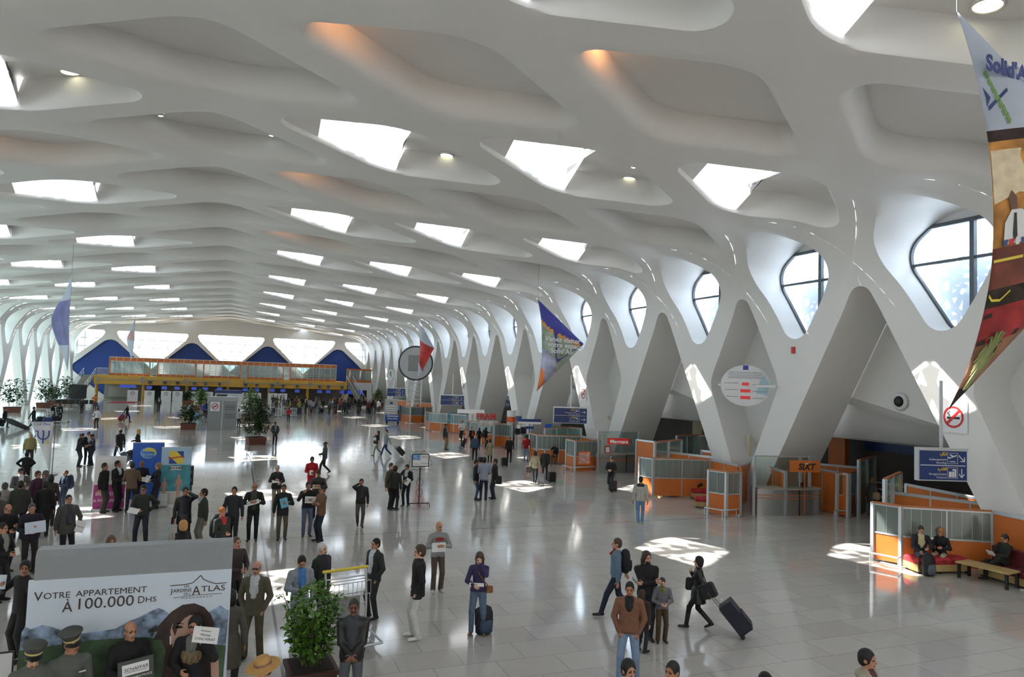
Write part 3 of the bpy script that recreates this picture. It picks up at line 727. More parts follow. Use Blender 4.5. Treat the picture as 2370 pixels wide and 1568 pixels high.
# ------------------------------------------------------------------ grey service block with no-smoking sign
def no_smoking(mbw, mbr, mbk, T, r):
    """plate in local x-z facing -y: white square, red ring and bar, black cigarette"""
    mbw.prism([(-1.35*r, -1.45*r), (1.35*r, -1.45*r), (1.35*r, 1.45*r), (-1.35*r, 1.45*r)], lambda q, s: T @ Vector((q[0], .012*s-.012, q[1])))
    n = 36; y = -.016
    ring = lambda rr, yy: [T @ Vector((rr*cos(2*pi*k/n), yy, rr*sin(2*pi*k/n))) for k in range(n)]
    a, b, c = ring(r, y), ring(.8*r, y), ring(r, -.011); d = ring(.8*r, -.011)
    mbr.add(a+b+c+d, [(k, (k+1) % n, n+(k+1) % n, n+k) for k in range(n)]+[(k, 2*n+k, 2*n+(k+1) % n, (k+1) % n) for k in range(n)])
    u = .62*r; w_ = .09*r
    mbr.prism([(-u-w_, -u+w_), (-u+w_, -u-w_), (u+w_, u-w_), (u-w_, u+w_)], lambda q, s: T @ Vector((q[0], -.018+.008*s, q[1])))
    mbk.prism([(-.62*r, -.18*r), (.62*r, -.18*r), (.62*r, .02*r), (-.62*r, .02*r)], lambda q, s: T @ Vector((q[0], -.015+.004*s, q[1])))
    pts = [(-.45*r+.12*r*sin(t*2.2), .1*r+t*.11*r) for t in np.linspace(0, 4, 9)]
    for i in range(8): mbk.bar(T @ Vector((pts[i][0], -.014, pts[i][1])), T @ Vector((pts[i+1][0], -.014, pts[i+1][1])), .07*r, .004, up=tuple(T.to_3x3() @ Vector((0, 1, 0))))
a, b = at(478, 995), at(546, 995)
e = empty('service_block', (a+b)/2, 0, 'tall grey service block with louvres and a no-smoking sign between two planters', 'service block'); wd = (b-a).length/2
mb = MB(); mb.box(-wd, wd, 0, 1.3, 0, 2.5); mb.build('body', m_grey, e)
mb = MB(); mb.box(-wd-.03, wd+.06, -.06, 1.35, 2.5, 2.86); mb.build('cap', M('pale_grey_paint', (.42, .43, .44), rough=.45, var=.03), e)
mb = MB(); mb.box(-.03, .03, -.02, 0, 0, 2.5); mb.build('seam', m_alu, e)
mb = MB()
for z in (1.0, 1.16, 1.32, 1.75, 1.91, 2.07): mb.box(.2, 1.05, -.02, .01, z, z+.05)
mb.build('louvre', m_dgrey, e)
w1, w2, w3 = MB(), MB(), MB(); no_smoking(w1, w2, w3, Matrix.Translation((-.62, -.005, 2.02)), .28)
o = w1.build('no_smoking_sign', m_signwhite); o.location = e.location; tag(o, 'no-smoking sign on the grey service block between the planters', 'sign')
for nm, w_, m in (('prohibition_ring', w2, m_red), ('cigarette', w3, m_black)): w_.build(nm, m, o)
# ================================================================== FITTINGS ON THE RIGHT-HAND ARCADE
def wallface(x, y): return atX(x, y, WALL_R)
TW = lambda p: basis(p, (0, -1, 0))          # frame on the right wall: local x runs towards the viewer's right, local -y faces the hall
# --- no-smoking signs on the legs
for (px, py, r, lab) in ((2208, 966, .36, 'largest no-smoking sign, on the wide white leg below the red carpet banner'), (1351, 912, .34, 'no-smoking sign on the leg above the blue departures sign'), (1074, 895, .34, 'small distant no-smoking sign on a leg near the red and white banner')):
    p = wallface(px, py); T = TW((-.02, 0, 0)); w1, w2, w3 = MB(), MB(), MB(); no_smoking(w1, w2, w3, T, r)
    o = w1.build('no_smoking_sign', m_signwhite); o.location = p; tag(o, lab, 'sign', 'no-smoking signs')
    for nm, w_, m in (('prohibition_ring', w2, m_red), ('cigarette', w3, m_black)): w_.build(nm, m, o)
# --- red alarm, small wall cameras, dome camera
p = wallface(1837, 810); mb = MB(); mb.box(-.06, 0, -.09, .09, -.16, .12); mb.box(-.07, -.06, -.05, .05, .0, .06); o = mb.build('fire_alarm', m_red); o.location = p; tag(o, 'small red fire alarm box under the window point beside the round flight-rate board', 'fire alarm')
for (px, py, lab) in ((1714, 648, 'small wall camera above the diamond with the round board'), (1396, 707, 'small wall camera on the wall rib above the blue banner'), (1212, 740, 'tiny wall camera on the wall rib left of the blue banner')):
    p = wallface(px, py); e = empty('wall_camera', p, 0, lab, 'camera', 'wall cameras on the ribs')
    mb = MB(); mb.box(-.10, .0, -.05, .05, -.07, .07); mb.build('bracket', m_grey, e); mb = MB(); mb.box(-.26, -.08, -.11, .11, -.15, .13); mb.build('housing', m_dgrey, e)
p = atX(2085, 930, WALL_R+2.5); e = empty('dome_camera', p, 0, 'round white dome camera on the pale facet behind the nearest arch', 'camera')
T = Matrix.Rotation(-pi/2, 4, 'Y')
mb = MB(); mb.lathe([(0, 0), (.34, 0), (.36, .05), (.30, .10), (.22, .12)], T=T); mb.build('ring', m_white, e)
mb = MB(); mb.lathe([(.2, .1), (.19, .17), (.13, .24), (.06, .27), (0, .28)], T=T); mb.build('dome', m_black, e)
# --- round exchange board in the diamond
p = atX(1725, 893, WALL_R-.25); TB = basis((0, 0, 0), (cos(-.62), sin(-.62), 0)); e = empty('round_board', p, 0, 'white oval information board with three red counters held across the diamond opening', 'information board')
mb = MB(); n = 44; mb.prism([(1.10*cos(2*pi*k/n), .94*sin(2*pi*k/n)) for k in range(n)], lambda q, s: TB @ Vector((q[0], -.10+.2*s, q[1])), 0, 1); mb.build('panel', [m_signwhite, m_black], e)
mb = MB(); T = TB; mb.box(-.12, .12, -.112, -.10, .72, .92, T=T); mb.build('emblem', M('emblem_blue', (.04, .05, .35), rough=.4, var=0), e)
mb = MB(); m_led = M('red_counter', (.05, .005, .005), rough=.3, emit=(.9, .02, .02), es=.3, var=0)
for z, w_ in ((.07, .15), (-.24, .22), (-.55, .22)): mb.box(-w_, w_, -.115, -.10, z-.07, z+.07, T=T)
mb.build('red_counter', m_led, e)
mb = MB(); rnd = random.Random(4)
for z in (.60, .53, .46, .39, .33): mb.box(-.8+abs(z)*.1, .78-rnd.random()*.2, -.108, -.10, z, z+.02, T=T)
for z in (.07, -.24, -.55):
    mb.box(-.95+.2*abs(z), -.32, -.108, -.10, z+.02, z+.045, T=T); mb.box(.30, .95-.25*abs(z), -.108, -.10, z-.03, z-.008, T=T)
mb.build('lettering', M('board_grey_text', (.25, .28, .32), rough=.5, var=0), e)
mb = MB(); mb.prism([(.45, -.35), (.95, -.42), (1.03, .1), (.8, .55), (.62, .2)], lambda q, s: T @ Vector((q[0], -.104+.003*s, q[1]))); mb.build('map_motif', M('board_pale_blue', (.50, .72, .80), rough=.5, var=.05), e)
mb = MB()
for s_ in (-1, 1): mb.box(min(s_*.7, s_*2.0), max(s_*.7, s_*2.0), .0, .08, -.05, .05, T=TW((0, 0, 0)))
mb.build('bracket', m_white, e)
# --- slim white and cream pipes in the diamonds
for (px, py, zt) in ((1728, 985, 2.9), (1405, 985, 3.0), (1216, 965, 3.0), (1090, 940, 3.0)):
    q = atX(px, py, WALL_R+1.2); e = empty('light_column', (q.x, q.y, 0), 0, 'pair of slim upright lamp posts at the foot of the %s' % {1728: 'diamond with the oval board', 1405: 'diamond left of the blue and teal flags', 1216: 'diamond behind the blue banner', 1090: 'farther diamond left of the blue banner'}[px], 'lamp post', 'upright lamps in the diamonds')
    mb = MB(); mb.box(-.1, .1, .16, .42, 0, zt); mb.build('post', m_white, e); mb = MB(); mb.box(-.08, .08, -.30, -.10, 0, zt+.05); mb.build('lamp_tube', M('cream_lamp', (.70, .66, .48), rough=.4, var=.02), e)
# --- blue direction signs
def arrow(mb, T, c, d, s):
    d = Vector(d).normalized(); n_ = Vector((-d.y, d.x)); c = Vector(c)
    def seg(a, b, w):
        a = Vector(a); b = Vector(b); t = (b-a).normalized(); m = Vector((-t.y, t.x))*w/2
        mb.prism([tuple(a-m), tuple(b-m), tuple(b+m), tuple(a+m)], lambda q, k: T @ Vector((q[0], -.004*(1-k), q[1])))
    tip = c+d*s/2; seg(c-d*s/2, tip, s*.10); seg(tip, tip-d*s*.38+n_*s*.32, s*.10); seg(tip, tip-d*s*.38-n_*s*.32, s*.10)
def plane_icon(mb, T, c, s, kind):
    c = Vector(c); P = lambda pts: mb.prism([(c.x+x*s, c.y+y*s) for x, y in pts], lambda q, k: T @ Vector((q[0], -.004*(1-k), q[1])))
    P([(-.5, -.5), (.5, -.5), (.5, -.47), (-.5, -.47)]); P([(-.5, .47), (.5, .47), (.5, .5), (-.5, .5)]); P([(-.5, -.5), (-.47, -.5), (-.47, .5), (-.5, .5)]); P([(.47, -.5), (.5, -.5), (.5, .5), (.47, .5)])
    if kind == 'dep': P([(-.38, -.05), (.4, .22), (.38, .32), (.1, .24), (-.2, .38), (-.3, .34), (-.08, .16), (-.25, .08), (-.34, .14), (-.42, .12)]); P([(-.3, -.34), (.3, -.34), (.3, -.27), (-.3, -.27)])
    elif kind == 'arr': P([(-.38, .25), (.3, -.08), (.38, -.02), (.34, .06), (.1, .16), (.05, .36), (-.06, .38), (-.04, .2), (-.22, .28), (-.3, .38), (-.4, .36)]); P([(-.3, -.34), (.3, -.34), (.3, -.27), (-.3, -.27)])
    elif kind == 'bag': P([(-.36, -.4), (-.1, -.4), (-.1, .12), (-.36, .12)]); P([(-.06, -.4), (.16, -.4), (.16, .12), (-.06, .12)]); P([(.2, -.4), (.36, -.4), (.36, .36), (-.02, .36), (-.02, .2), (.2, .2)])
    else: P([(-.3, -.4), (-.1, -.4), (-.1, .1), (-.3, .1)]); P([(.1, -.4), (.3, -.4), (.3, .1), (.1, .1)]); P([(-.27, .18), (-.13, .18), (-.13, .32), (-.27, .32)]); P([(.13, .18), (.27, .18), (.27, .32), (.13, .32)])
def direction_sign(p, xdir, w, h, rows, lab, post=False):
    e = empty('direction_sign', p, 0, lab, 'sign', 'blue direction signs'); T = basis((0, 0, 0), xdir)
    mb = MB(); mb.box(-w/2, w/2, -.06, .08, -h/2, h/2, T=T); mb.build('panel', m_signblue, e)
    mb = MB(); mb.box(-w/2-.03, w/2+.03, -.08, .10, h/2, h/2+.09, T=T); mb.box(-w/2-.05, -w/2, -.09, .10, -h/2-.03, h/2+.09, T=T); mb.box(-w/2, w/2, -.08, .1, -h/2-.03, -h/2, T=T); mb.box(-.04, .04, -.0, .06, h/2, h/2+2.2 if not post else h/2+.1, T=T); mb.build('casing', m_alu, e)
    mw, my = MB(), MB(); T2 = T @ Matrix.Translation((0, -.062, 0)); mw.box(-w/2+.05, w/2-.05, -.066, -.06, -.012, .012, T=T)
    for i, (ara, fr, en, icon, d) in enumerate(rows):
        zc = h/4*(1 if i == 0 else -1); u = h/2
        arrow(mw, T2, (w/2-.16*w, zc), d, .62*u) if False else arrow(mw, T2, (w/2-.11*w, zc), d, .60*u)
        plane_icon(mw, T2, (w/2-.30*w, zc), .74*u, icon)
        xr = w/2-.30*w-.43*u
        vs, fs = text_mesh(fr, .20*u, .002, align='RIGHT'); mw.add([T2 @ Vector((v[0]+xr, -v[2], v[1]+zc-.10*u)) for v in vs], fs)
        vs, fs = text_mesh(en, .20*u, .002, align='RIGHT'); mw.add([T2 @ Vector((v[0]+xr, -v[2], v[1]+zc-.32*u)) for v in vs], fs)
        for (a, b, c_) in ara:                 # script strokes
            my.bar(T2 @ Vector((xr-a*u, -.003, zc+.2*u+b*u)), T2 @ Vector((xr-c_[0]*u, -.003, zc+.2*u+c_[1]*u)), .055*u, .006, up=tuple(T2.to_3x3() @ Vector((0, 1, 0))))
    mw.build('lettering', m_signwhite, e); my.build('script', m_signyel, e); return e
ARA1 = [(.02, .0, (.02, .22)), (.10, .0, (.20, .0)), (.10, .0, (.10, .10)), (.20, .0, (.24, .1)), (.24, .1, (.16, .22)), (.27, .0, (.27, .22)), (.27, .0, (.42, .0)), (.42, .0, (.46, .12)), (.13, .17, (.16, .17)), (.36, -.08, (.39, -.08))]
ARA2 = [(.02, .0, (.02, .20)), (.02, .0, (.22, .0)), (.08, .0, (.08, .12)), (.15, .0, (.15, .12)), (.22, .0, (.22, .12)), (.22, .0, (.36, .0)), (.36, .0, (.32, .12)), (.40, .0, (.56, -.05)), (.56, -.05, (.6, .1)), (.18, .18, (.22, .18)), (.44, -.14, (.48, -.14))]
ROWS_A = [(ARA1, 'Embarquement', 'Boarding', 'dep', (.7, -.7)), (ARA2, 'Enregistrement', 'Check-in', 'bag', (0, -1))]
ROWS_B = [(ARA1, 'Embarquement', 'Boarding', 'dep', (1, 0)), (ARA2, 'Arrivée', 'Arrivals', 'arr', (1, 0))]
ROWS_C = [(ARA1, 'Embarquement', 'Boarding', 'dep', (0, -1)), (ARA2, 'Toilettes', 'Toilets', 'wc', (.7, -.7))]
def sign_at(x0, y0, x1, y1, X, rows, lab):
    """sign filling the given picture box in the plane x = X, turned square to the hall"""
    c = atX((x0+x1)/2, (y0+y1)/2, X); d = depth(c); return direction_sign(c, (cos(-.32), sin(-.32), 0), (x1-x0)/FPX*d*1.03, (y1-y0)/FPX*d*.97, rows, lab)
sign_at(2124, 1043, 2235, 1112, 20.8, ROWS_A, 'large blue boarding and check-in sign in front of the nearest wide white leg')
sign_at(1283, 945, 1357, 980, 20.5, ROWS_B, 'blue sign with two arrows pointing right beside the orange flames banner tip')
sign_at(1021, 916, 1073, 938, 20.5, ROWS_C, 'blue direction sign in the middle distance left of the orange counters')
sign_at(897, 900, 936, 918, 20.5, ROWS_C, 'smallest and most distant blue direction sign near the check-in queue')
sign_at(1164, 918, 1178, 942, 24.8, ROWS_C, 'narrow dark blue sign hanging inside the arch behind the travel counters')
# --- tall round departures board on a lattice tower
p = at(957, 955); p = Vector((20.0, p.y, 0)); c = atX(962, 841, 20.0)
e = empty('clock_tower_board', (c.x, c.y, 0), 0, 'huge round grey departures board on a ladder-like lattice tower', 'departures board'); T = basis((0, 0, c.z), (cos(-.3), sin(-.3), 0)); Rr = 37/FPX*depth(c)
mb = MB(); n = 40; mb.prism([(Rr*cos(2*pi*k/n), Rr*sin(2*pi*k/n)) for k in range(n)], lambda q, s: T @ Vector((q[0], .3*s, q[1]))); mb.build('disc', M('pale_board_grey', (.55, .57, .59), rough=.35, var=.03), e)
mb = MB(); ring = [T @ Vector((Rr*1.03*cos(2*pi*k/n), .1, Rr*1.03*sin(2*pi*k/n))) for k in range(n+1)]; mb.tube(ring, .13, 8, cap=False); mb.build('rim', m_dgrey, e)
mb = MB(); mb.box(-.45*Rr, .5*Rr, -.05, 0, -.5*Rr, .48*Rr, T=T); mb.build('screen', M('board_screen', (.20, .21, .22), rough=.3, var=.05), e)
mb = MB()
for i in range(11): z = .40*Rr-i*.083*Rr; mb.box(-.42*Rr, .46*Rr, -.06, -.05, z, z+.03*Rr, T=T)
mb.build('lettering', M('board_line', (.5, .5, .48), rough=.5, var=0), e)
mb = MB()
for x in (-.8, .8): mb.tube([T @ Vector((x, .2, -c.z)), T @ Vector((x, .2, -Rr))], .09, 6)
for i in range(10): z = -c.z+.5+i*(c.z-Rr)/10; mb.tube([T @ Vector((-.95, .2, z)), T @ Vector((.95, .2, z))], .06, 6)
mb.build('lattice_tower', m_alu, e)
c = atX(904, 868, 21.6); e = empty('wall_clock', c, 0, 'white oval wall clock on the leg left of the round departures board', 'clock'); T = basis((0, 0, 0), (cos(-.5), sin(-.5), 0)); Rr = 13/FPX*depth(c)
mb = MB(); mb.prism([(Rr*.75*cos(2*pi*k/n), Rr*sin(2*pi*k/n)) for k in range(n)], lambda q, s: T @ Vector((q[0], .15*s, q[1])), 0, 1); mb.build('face', [m_signwhite, m_dgrey], e)
mb = MB(); mb.bar(T @ Vector((0, -.02, 0)), T @ Vector((0, -.02, .6*Rr)), .1, .04); mb.bar(T @ Vector((0, -.02, 0)), T @ Vector((.25*Rr, -.02, -.3*Rr)), .1, .04); mb.build('hand', m_black, e)
# ------------------------------------------------------------------ ceiling lamps in the skylight soffits
m_lamp = M('lamp_glow', (.9, .9, .8), emit=(1.0, .95, .62), es=2.2, var=0); m_spotl = M('spot_glow', (.9, .9, .9), emit=(.9, 1.0, 1.0), es=3.0, var=0); m_trim = M('lamp_trim', (.65, .65, .62), rough=.3, metal=.3, var=.02)
def roof_at(px, py, up):
    d = ray(px, py)
    for t in np.linspace(4, 260, 26000):
        x, z = d[0]*t, CAM_Z+d[2]*t
        if z >= RZ-abs(x-RX)*SL+up: return Vector((x, d[1]*t, z))
def ceiling_lamp(px, py, r, lab, m=None, up=.97):
    p = roof_at(px, py, up); e = empty('ceiling_lamp', p, 0, lab, 'ceiling lamp', 'recessed ceiling lamps'); e.rotation_euler = (0, (1 if p.x > RX else -1)*AL, 0)
    mb = MB(); mb.lathe([(r*1.15, .05), (r*1.15, -.03), (r, -.04), (r*.95, .0)]); mb.build('trim_ring', m_trim, e)
    mb = MB(); mb.lathe([(r*.97, -.01), (r*.6, -.03), (0, -.035)]); mb.build('lens', m or m_lamp, e)
ceiling_lamp(162, 166, .26, 'yellowish round lamp in the leftmost skylight soffit near the picture edge', up=.97)
ceiling_lamp(1034, 359, .25, 'round lamp in the soffit of the middle skylight of the nearest row')
ceiling_lamp(1456, 413, .25, 'round lamp in the skylight soffit flanked by two small spots')
ceiling_lamp(2286, 12, .28, 'large bright round lamp above the red carpet banner')
ceiling_lamp(872, 520, .2, 'small yellowish lamp in a farther skylight soffit')
ceiling_lamp(2131, 50, .14, 'small spot lamp under the white triangle of the top right skylight', m_spotl)
ceiling_lamp(1397, 420, .09, 'tiny spot lamp left of the round lamp in the second skylight', m_spotl)
ceiling_lamp(1466, 387, .09, 'tiny spot lamp above the round lamp in the second skylight', m_spotl)
ceiling_lamp(372, 267, .10, 'tiny spot lamp at the left of the closed ridge recess', m_spotl, .8)
ceiling_lamp(628, 313, .10, 'tiny spot lamp at the right of the closed ridge recess', m_spotl, .8)
# ================================================================== TRAVEL COUNTERS AND BOOTHS
HB = 1.8
m_booth = Mglass('fluted_booth_glass', (.55, .64, .61), .16, .12, milk=.45, milkcol=(.40, .46, .44))
m_steel = M('stainless_steel', (.42, .42, .41), rough=.28, metal=.85, var=.12, scale=.7)
m_capw = M('orange_wood_cap', (.50, .17, .06), rough=.45, var=.1)
m_wood = M('light_wood', (.52, .37, .15), rough=.45, var=.15, scale=3)
m_cush = M('red_patterned_cushion', (.42, .03, .035), rough=.85, var=.45, scale=9)
def T2(x, y, z=HB): p = at(x, y, z); return Vector((p.x, p.y))
def wallrun(name, lab, pts, kinds, h=HB, split=.86, cat='booth screen', grp=None, rail=False):
    """screen wall of posts, lower board, upper glass and cap along a line of floor points"""
    P = [Vector((p[0], p[1])) for p in pts]; c = sum(P, Vector((0, 0)))/len(P)
    e = empty(name, (c.x, c.y, 0), 0, lab, cat, grp); P = [p-c for p in P]
    for i, k in enumerate(kinds):
        a, b = P[i], P[i+1]; L = (b-a).length
        if L < .05: continue
        d = (b-a)/L; T = basis((a.x, a.y, 0), (d.x, d.y, 0)); n = max(1, round(L/1.25))
        if k == 'g':                          # glass over orange board
            mb = MB(); mb.box(.05, L-.05, -.02, .02, .06, split, T=T); mb.build('orange_board', m_orange, e)
            mb = MB(); mb.box(.05, L-.05, -.012, .012, split+.05, h-.06, T=T); mb.build('glass_panel', m_booth, e)
        elif k == 'o':
            mb = MB(); mb.box(.05, L-.05, -.02, .02, .06, h-.05, T=T); mb.build('orange_board', m_orange, e)
        elif k == 'c':                        # clear glass over a low board
            mb = MB(); mb.box(.05, L-.05, -.01, .01, .1, h-.06, T=T); mb.build('glass_panel', m_gglass, e)
        mb = MB()
        for j in range(1, n): mb.box(L*j/n-.02, L*j/n+.02, -.035, .035, .06, h-.03, T=T)
        if k == 'g':
            mb.box(0, L, -.035, .035, split, split+.05, T=T)
            m_ = max(2, int(L/.28))
            for j in range(1, m_): mb.box(L*j/m_-.006, L*j/m_+.006, -.022, .022, split+.05, h-.05, T=T)
        mb.box(0, L, -.04, .04, h-.07, h-.02, T=T); mb.build('mullion', m_alu, e)
        mb = MB(); mb.box(-.03, L+.03, -.055, .055, h-.02, h+.03, T=T); mb.build('cap_rail', m_capw if k != 'o' else m_alu, e)
    for i, p in enumerate(P):
        mb = MB(); mb.box(p.x-.055, p.x+.055, p.y-.055, p.y+.055, 0, h); mb.build('post', m_alu, e)
    if rail:
        mb = MB(); q = []
        cc = sum(P, Vector((0, 0)))/len(P)
        for i in range(rail+1):
            p = P[i]; o = Vector((-.30, -.16)); q.append((p.x+o.x, p.y+o.y, .28))
        mb.tube(q, .03, 8); mb.build('bumper_rail', m_alu, e)
        mb = MB()
        for i, a in enumerate(q): mb.tube([a, (P[i].x, P[i].y, .28)], .02, 6); mb.tube([a, (a[0], a[1], 0.0)], .02, 6)
        mb.build('rail_bracket', m_alu, e)
    return e
# nearest booth
wallrun('booth_screen', 'nearest booth screen of glass and orange boards behind the seated sunlit couple', [at(2020, 1297), at(2085, 1310), T2(2297, 1184), T2(2400, 1205), T2(2480, 1224)], 'ggoo', rail=1)
wallrun('booth_screen', 'long orange screen wall with a small portrait poster behind the nearest booth', [T2(2067, 1140), T2(2345, 1174)], 'o', grp=None)
wallrun('booth_screen', 'rear orange screen wall half hidden by the nearest white leg', [T2(2098, 1121), T2(2285, 1157)], 'o')
a = T2(2196, 1160, 1.7); T = basis((a.x-.03, a.y-.05, 0), (T2(2345, 1174)-T2(2067, 1140)).to_3d())
mb = MB(); mb.box(-.36, .36, -.06, -.03, 1.15, 1.72, T=T); o = mb.build('portrait_poster', m_black); tag(o, 'small dark portrait poster on the long orange screen wall', 'poster')
mb = MB(); mb.prism([(-.2, 1.17), (.22, 1.17), (.2, 1.36), (.08, 1.42), (-.1, 1.42)], lambda q, s: T @ Vector((q[0], -.064+.003*s, q[1]))); mb.build('pale_shirt', m_white, o)
mb = MB(); mb.prism([(.03+.09*cos(t), 1.49+.11*sin(t)) for t in np.linspace(0, 2*pi, 14)[:-1]], lambda q, s: T @ Vector((q[0], -.066+.003*s, q[1]))); mb.build('face', M('poster_skin', (.45, .26, .18), var=.05), o)
# SIXT rental booth
wallrun('booth_screen', 'corner booth screen left of the curved steel rental counter', [at(1639, 1189), at(1680, 1196), at(1712, 1194), T2(1711, 1076)], 'ggg', rail=2)
wallrun('booth_screen', 'narrow corner screen right of the curved steel rental counter', [at(1937, 1196), at(1966, 1196), T2(1979, 1092)], 'gg', rail=1)
wallrun('booth_screen', 'sunlit orange back wall of the rental booth with car posters', [T2(1850, 1077), T2(1963, 1098)], 'o')
wallrun('booth_screen', 'orange wall seen through the glass on the left of the rental counter', [T2(1758, 1072), T2(1818, 1093)], 'o')
wallrun('booth_screen', 'orange and white wall running behind the rental booth to the right', [T2(1870, 1072), T2(2010, 1084)], 'o')
wallrun('booth_screen', 'low orange wall at the foot of the column left of the rental booth', [T2(1650, 1062), T2(1712, 1078), T2(1745, 1066)], 'oo')
def steel_counter(lab, pa, pb, h, bulge, n=14, name='service_counter'):
    a, b = at(*pa), at(*pb); L = (b-a).length; d = (b-a)/L
    e = empty(name, (a+b)/2, 0, lab, 'counter'); T = basis((0, 0, 0), d)
    def q(u, r): x = -L/2+L*u; return Vector((x, -bulge*(1-(2*u-1)**2)-r, 0))
    for nm, z0, z1, r, m in (('steel_front', .0, h-.06, 0, m_steel), ('worktop', h-.06, h, .08, M('counter_top', (.36, .33, .27), rough=.3, var=.06)), ('orange_line', .34*h+.3, .34*h+.33, .012, m_orange), ('orange_line', .72*h, .72*h+.03, .012, m_orange)):
        mb = MB(); F = [T @ (q(i/n, r)+Vector((0, 0, z0))) for i in range(n+1)]; G = [T @ (q(i/n, r)+Vector((0, 0, z1))) for i in range(n+1)]
        F2 = [T @ Vector((q(i/n, 0).x, .55 if nm in ('steel_front', 'worktop') else q(i/n, -.01).y, z0)) for i in range(n+1)]; G2 = [v+Vector((0, 0, z1-z0)) for v in F2]
        s = n+1; mb.add(F+G+F2+G2, [(i, i+1, s+i+1, s+i) for i in range(n)]+[(s+i, s+i+1, 3*s+i+1, 3*s+i) for i in range(n)]+[(2*s+i+1, 2*s+i, 3*s+i, 3*s+i+1) for i in range(n)]+[(0, s, 3*s, 2*s), (n, 2*s+n, 3*s+n, s+n)])
        mb.build(nm, m, e)
    mb = MB(); m = T @ (q(.62, .012)); mb.box(m.x-.02, m.x+.02, m.y-.015, m.y+.02, 0, h-.06); mb.build('seam', m_black, e)
    return e, T, L
e, T, L = steel_counter('curved stainless steel rental counter with orange lines under the rental sign', (1752, 1192), (1898, 1192), 1.12, .22)
mb = MB(); hh = 2.42
for x in (-L/2, .27*L-.12, L/2-.35): mb.box(x-.05, x+.05, .20, .30, 0, hh, T=T)
mb.box(-L/2-.28, -L/2-.18, -.15, -.05, 0, 1.82, T=T); mb.box(-L/2, L/2-.35, .23, .27, hh-.05, hh, T=T); mb.build('glass_frame', m_alu, e)
mb = MB(); mb.box(-L/2, L/2-.35, .24, .26, 1.12, hh-.05, T=T); mb.build('glass_screen', m_tglass, e)
# rental sign and car posters on the back wall
w0, w1 = T2(1862, 1098), T2(1968, 1100)
def on_wall(pa, pb, u, z, off=-.07):
    a, b = pa, pb; d = (b-a).normalized(); c = a.lerp(b, u); n_ = Vector((d.y, -d.x)); c = c-n_*off
    return basis((c.x, c.y, z), (d.x, d.y, 0))
c = at(1863, 1080, 2.05); Ts = basis(c, (cos(-.25), sin(-.25), 0)); mb = MB(); mb.box(-.66, .66, -.03, .03, -.24, .24, T=Ts); mb.box(-.02, .02, 0, .03, -2.0, -.24, T=Ts); o = mb.build('rental_sign', m_orange); tag(o, 'orange rental sign reading SIXT above the steel counter', 'sign')
mb = MB(); write(mb, 'SIXT', Ts @ Matrix.Translation((0.05, -.034, -.03)), .36, bold=.012, shear=.15); mb.build('lettering', m_black, o)
mb = MB(); mb.prism([(-.05, .1), (.0, .12), (.3, .21), (.12, .14), (.02, .06)], lambda q, s: Ts @ Vector((q[0], -.04+.004*s, q[1]))); mb.build('emblem', m_white, o)
m_sky = M('poster_blue', (.12, .25, .60), rough=.4, var=.5, scale=2.5); m_dusk = M('poster_dusk', (.10, .06, .05), rough=.4, var=.9, scale=4); m_redp = M('poster_orange_red', (.75, .12, .02), rough=.4, var=.3, scale=3)
w0, w1 = T2(1850, 1077), T2(1963, 1098)
for (x, y, lab, mm) in ((1857, 1110, 'dark car poster with red foot behind the rental clerk', m_dusk), (1897, 1110, 'blue and white car poster on the sunlit rental wall', m_sky), (1930, 1115, 'blue car poster at the right end of the rental wall', m_sky)):
    c = at(x, 1077+(x-1850)*21/113, 1.8); d = (w1-w0).normalized(); n_ = Vector((d.y, -d.x)); n_ = n_ if n_.y < 0 else -n_; c = Vector((c.x+n_.x*.06, c.y+n_.y*.06, 1.22)); Tq = basis(c, (d.x, d.y, 0)); e = empty('car_poster', c, 0, lab, 'poster', 'car posters in the rental booth'); Tq.translation = (0, 0, 0)
    mb = MB(); mb.box(-.34, .34, -.02, .0, -.12, .46, T=Tq); mb.build('picture', mm, e); mb = MB(); mb.box(-.34, .34, -.02, 0, -.52, -.12, T=Tq); mb.build('red_foot', m_redp, e)
    mb = MB(); mb.prism([(-.25, 0), (-.2, .08), (-.1, .1), (-.04, .17), (.12, .17), (.19, .09), (.26, .07), (.27, 0)], lambda q, s: Tq @ Vector((q[0], -.026+.004*s, q[1]))); mb.build('car_picture', m_white, e)
# booth with the sunlit red seat
wallrun('booth_screen', 'glass and orange booth screen with sunlight on its orange foot beside the red seat', [T2(1481, 1057), T2(1512, 1061), T2(1645, 1064), T2(1712, 1078)], 'ggo')
wallrun('booth_screen', 'low orange wall with white cap behind the sunlit booth screen', [T2(1549, 1047), T2(1692, 1063)], 'o')
wallrun('booth_screen', 'small rear orange wall beside the glass office with teal flags', [T2(1625, 1043), T2(1655, 1047)], 'o')
wallrun('booth_screen', 'tall glass screen with a yellow and blue notice behind the sunlit booth', [T2(1516, 1024, 2.4), T2(1547, 1021, 2.4), T2(1577, 1018, 2.4)], 'cc', h=2.4)
wallrun('booth_screen', 'orange wall caught by a shaft of sun beside the red marmara sign', [T2(1474, 1018, 2.1), T2(1517, 1023, 2.1)], 'o', h=2.1)
wallrun('booth_screen', 'tall rear glass office with thin white posts behind the flags', [T2(1567, 1001, 2.6), T2(1614, 999, 2.6), T2(1640, 1020, 2.1)], 'cc', h=2.4)
p = at(1563, 1032, 1.9); Tq = basis(p, (cos(-.3), sin(-.3), 0)); mb = MB(); mb.box(-.32, .32, -.03, 0, -.17, .0, T=Tq); o = mb.build('notice_board', m_signyel); tag(o, 'yellow and blue notice on the tall glass screen', 'notice'); mb = MB(); mb.box(-.32, .32, -.03, 0, .0, .16, T=Tq); mb.build('blue_band', m_signblue, o)
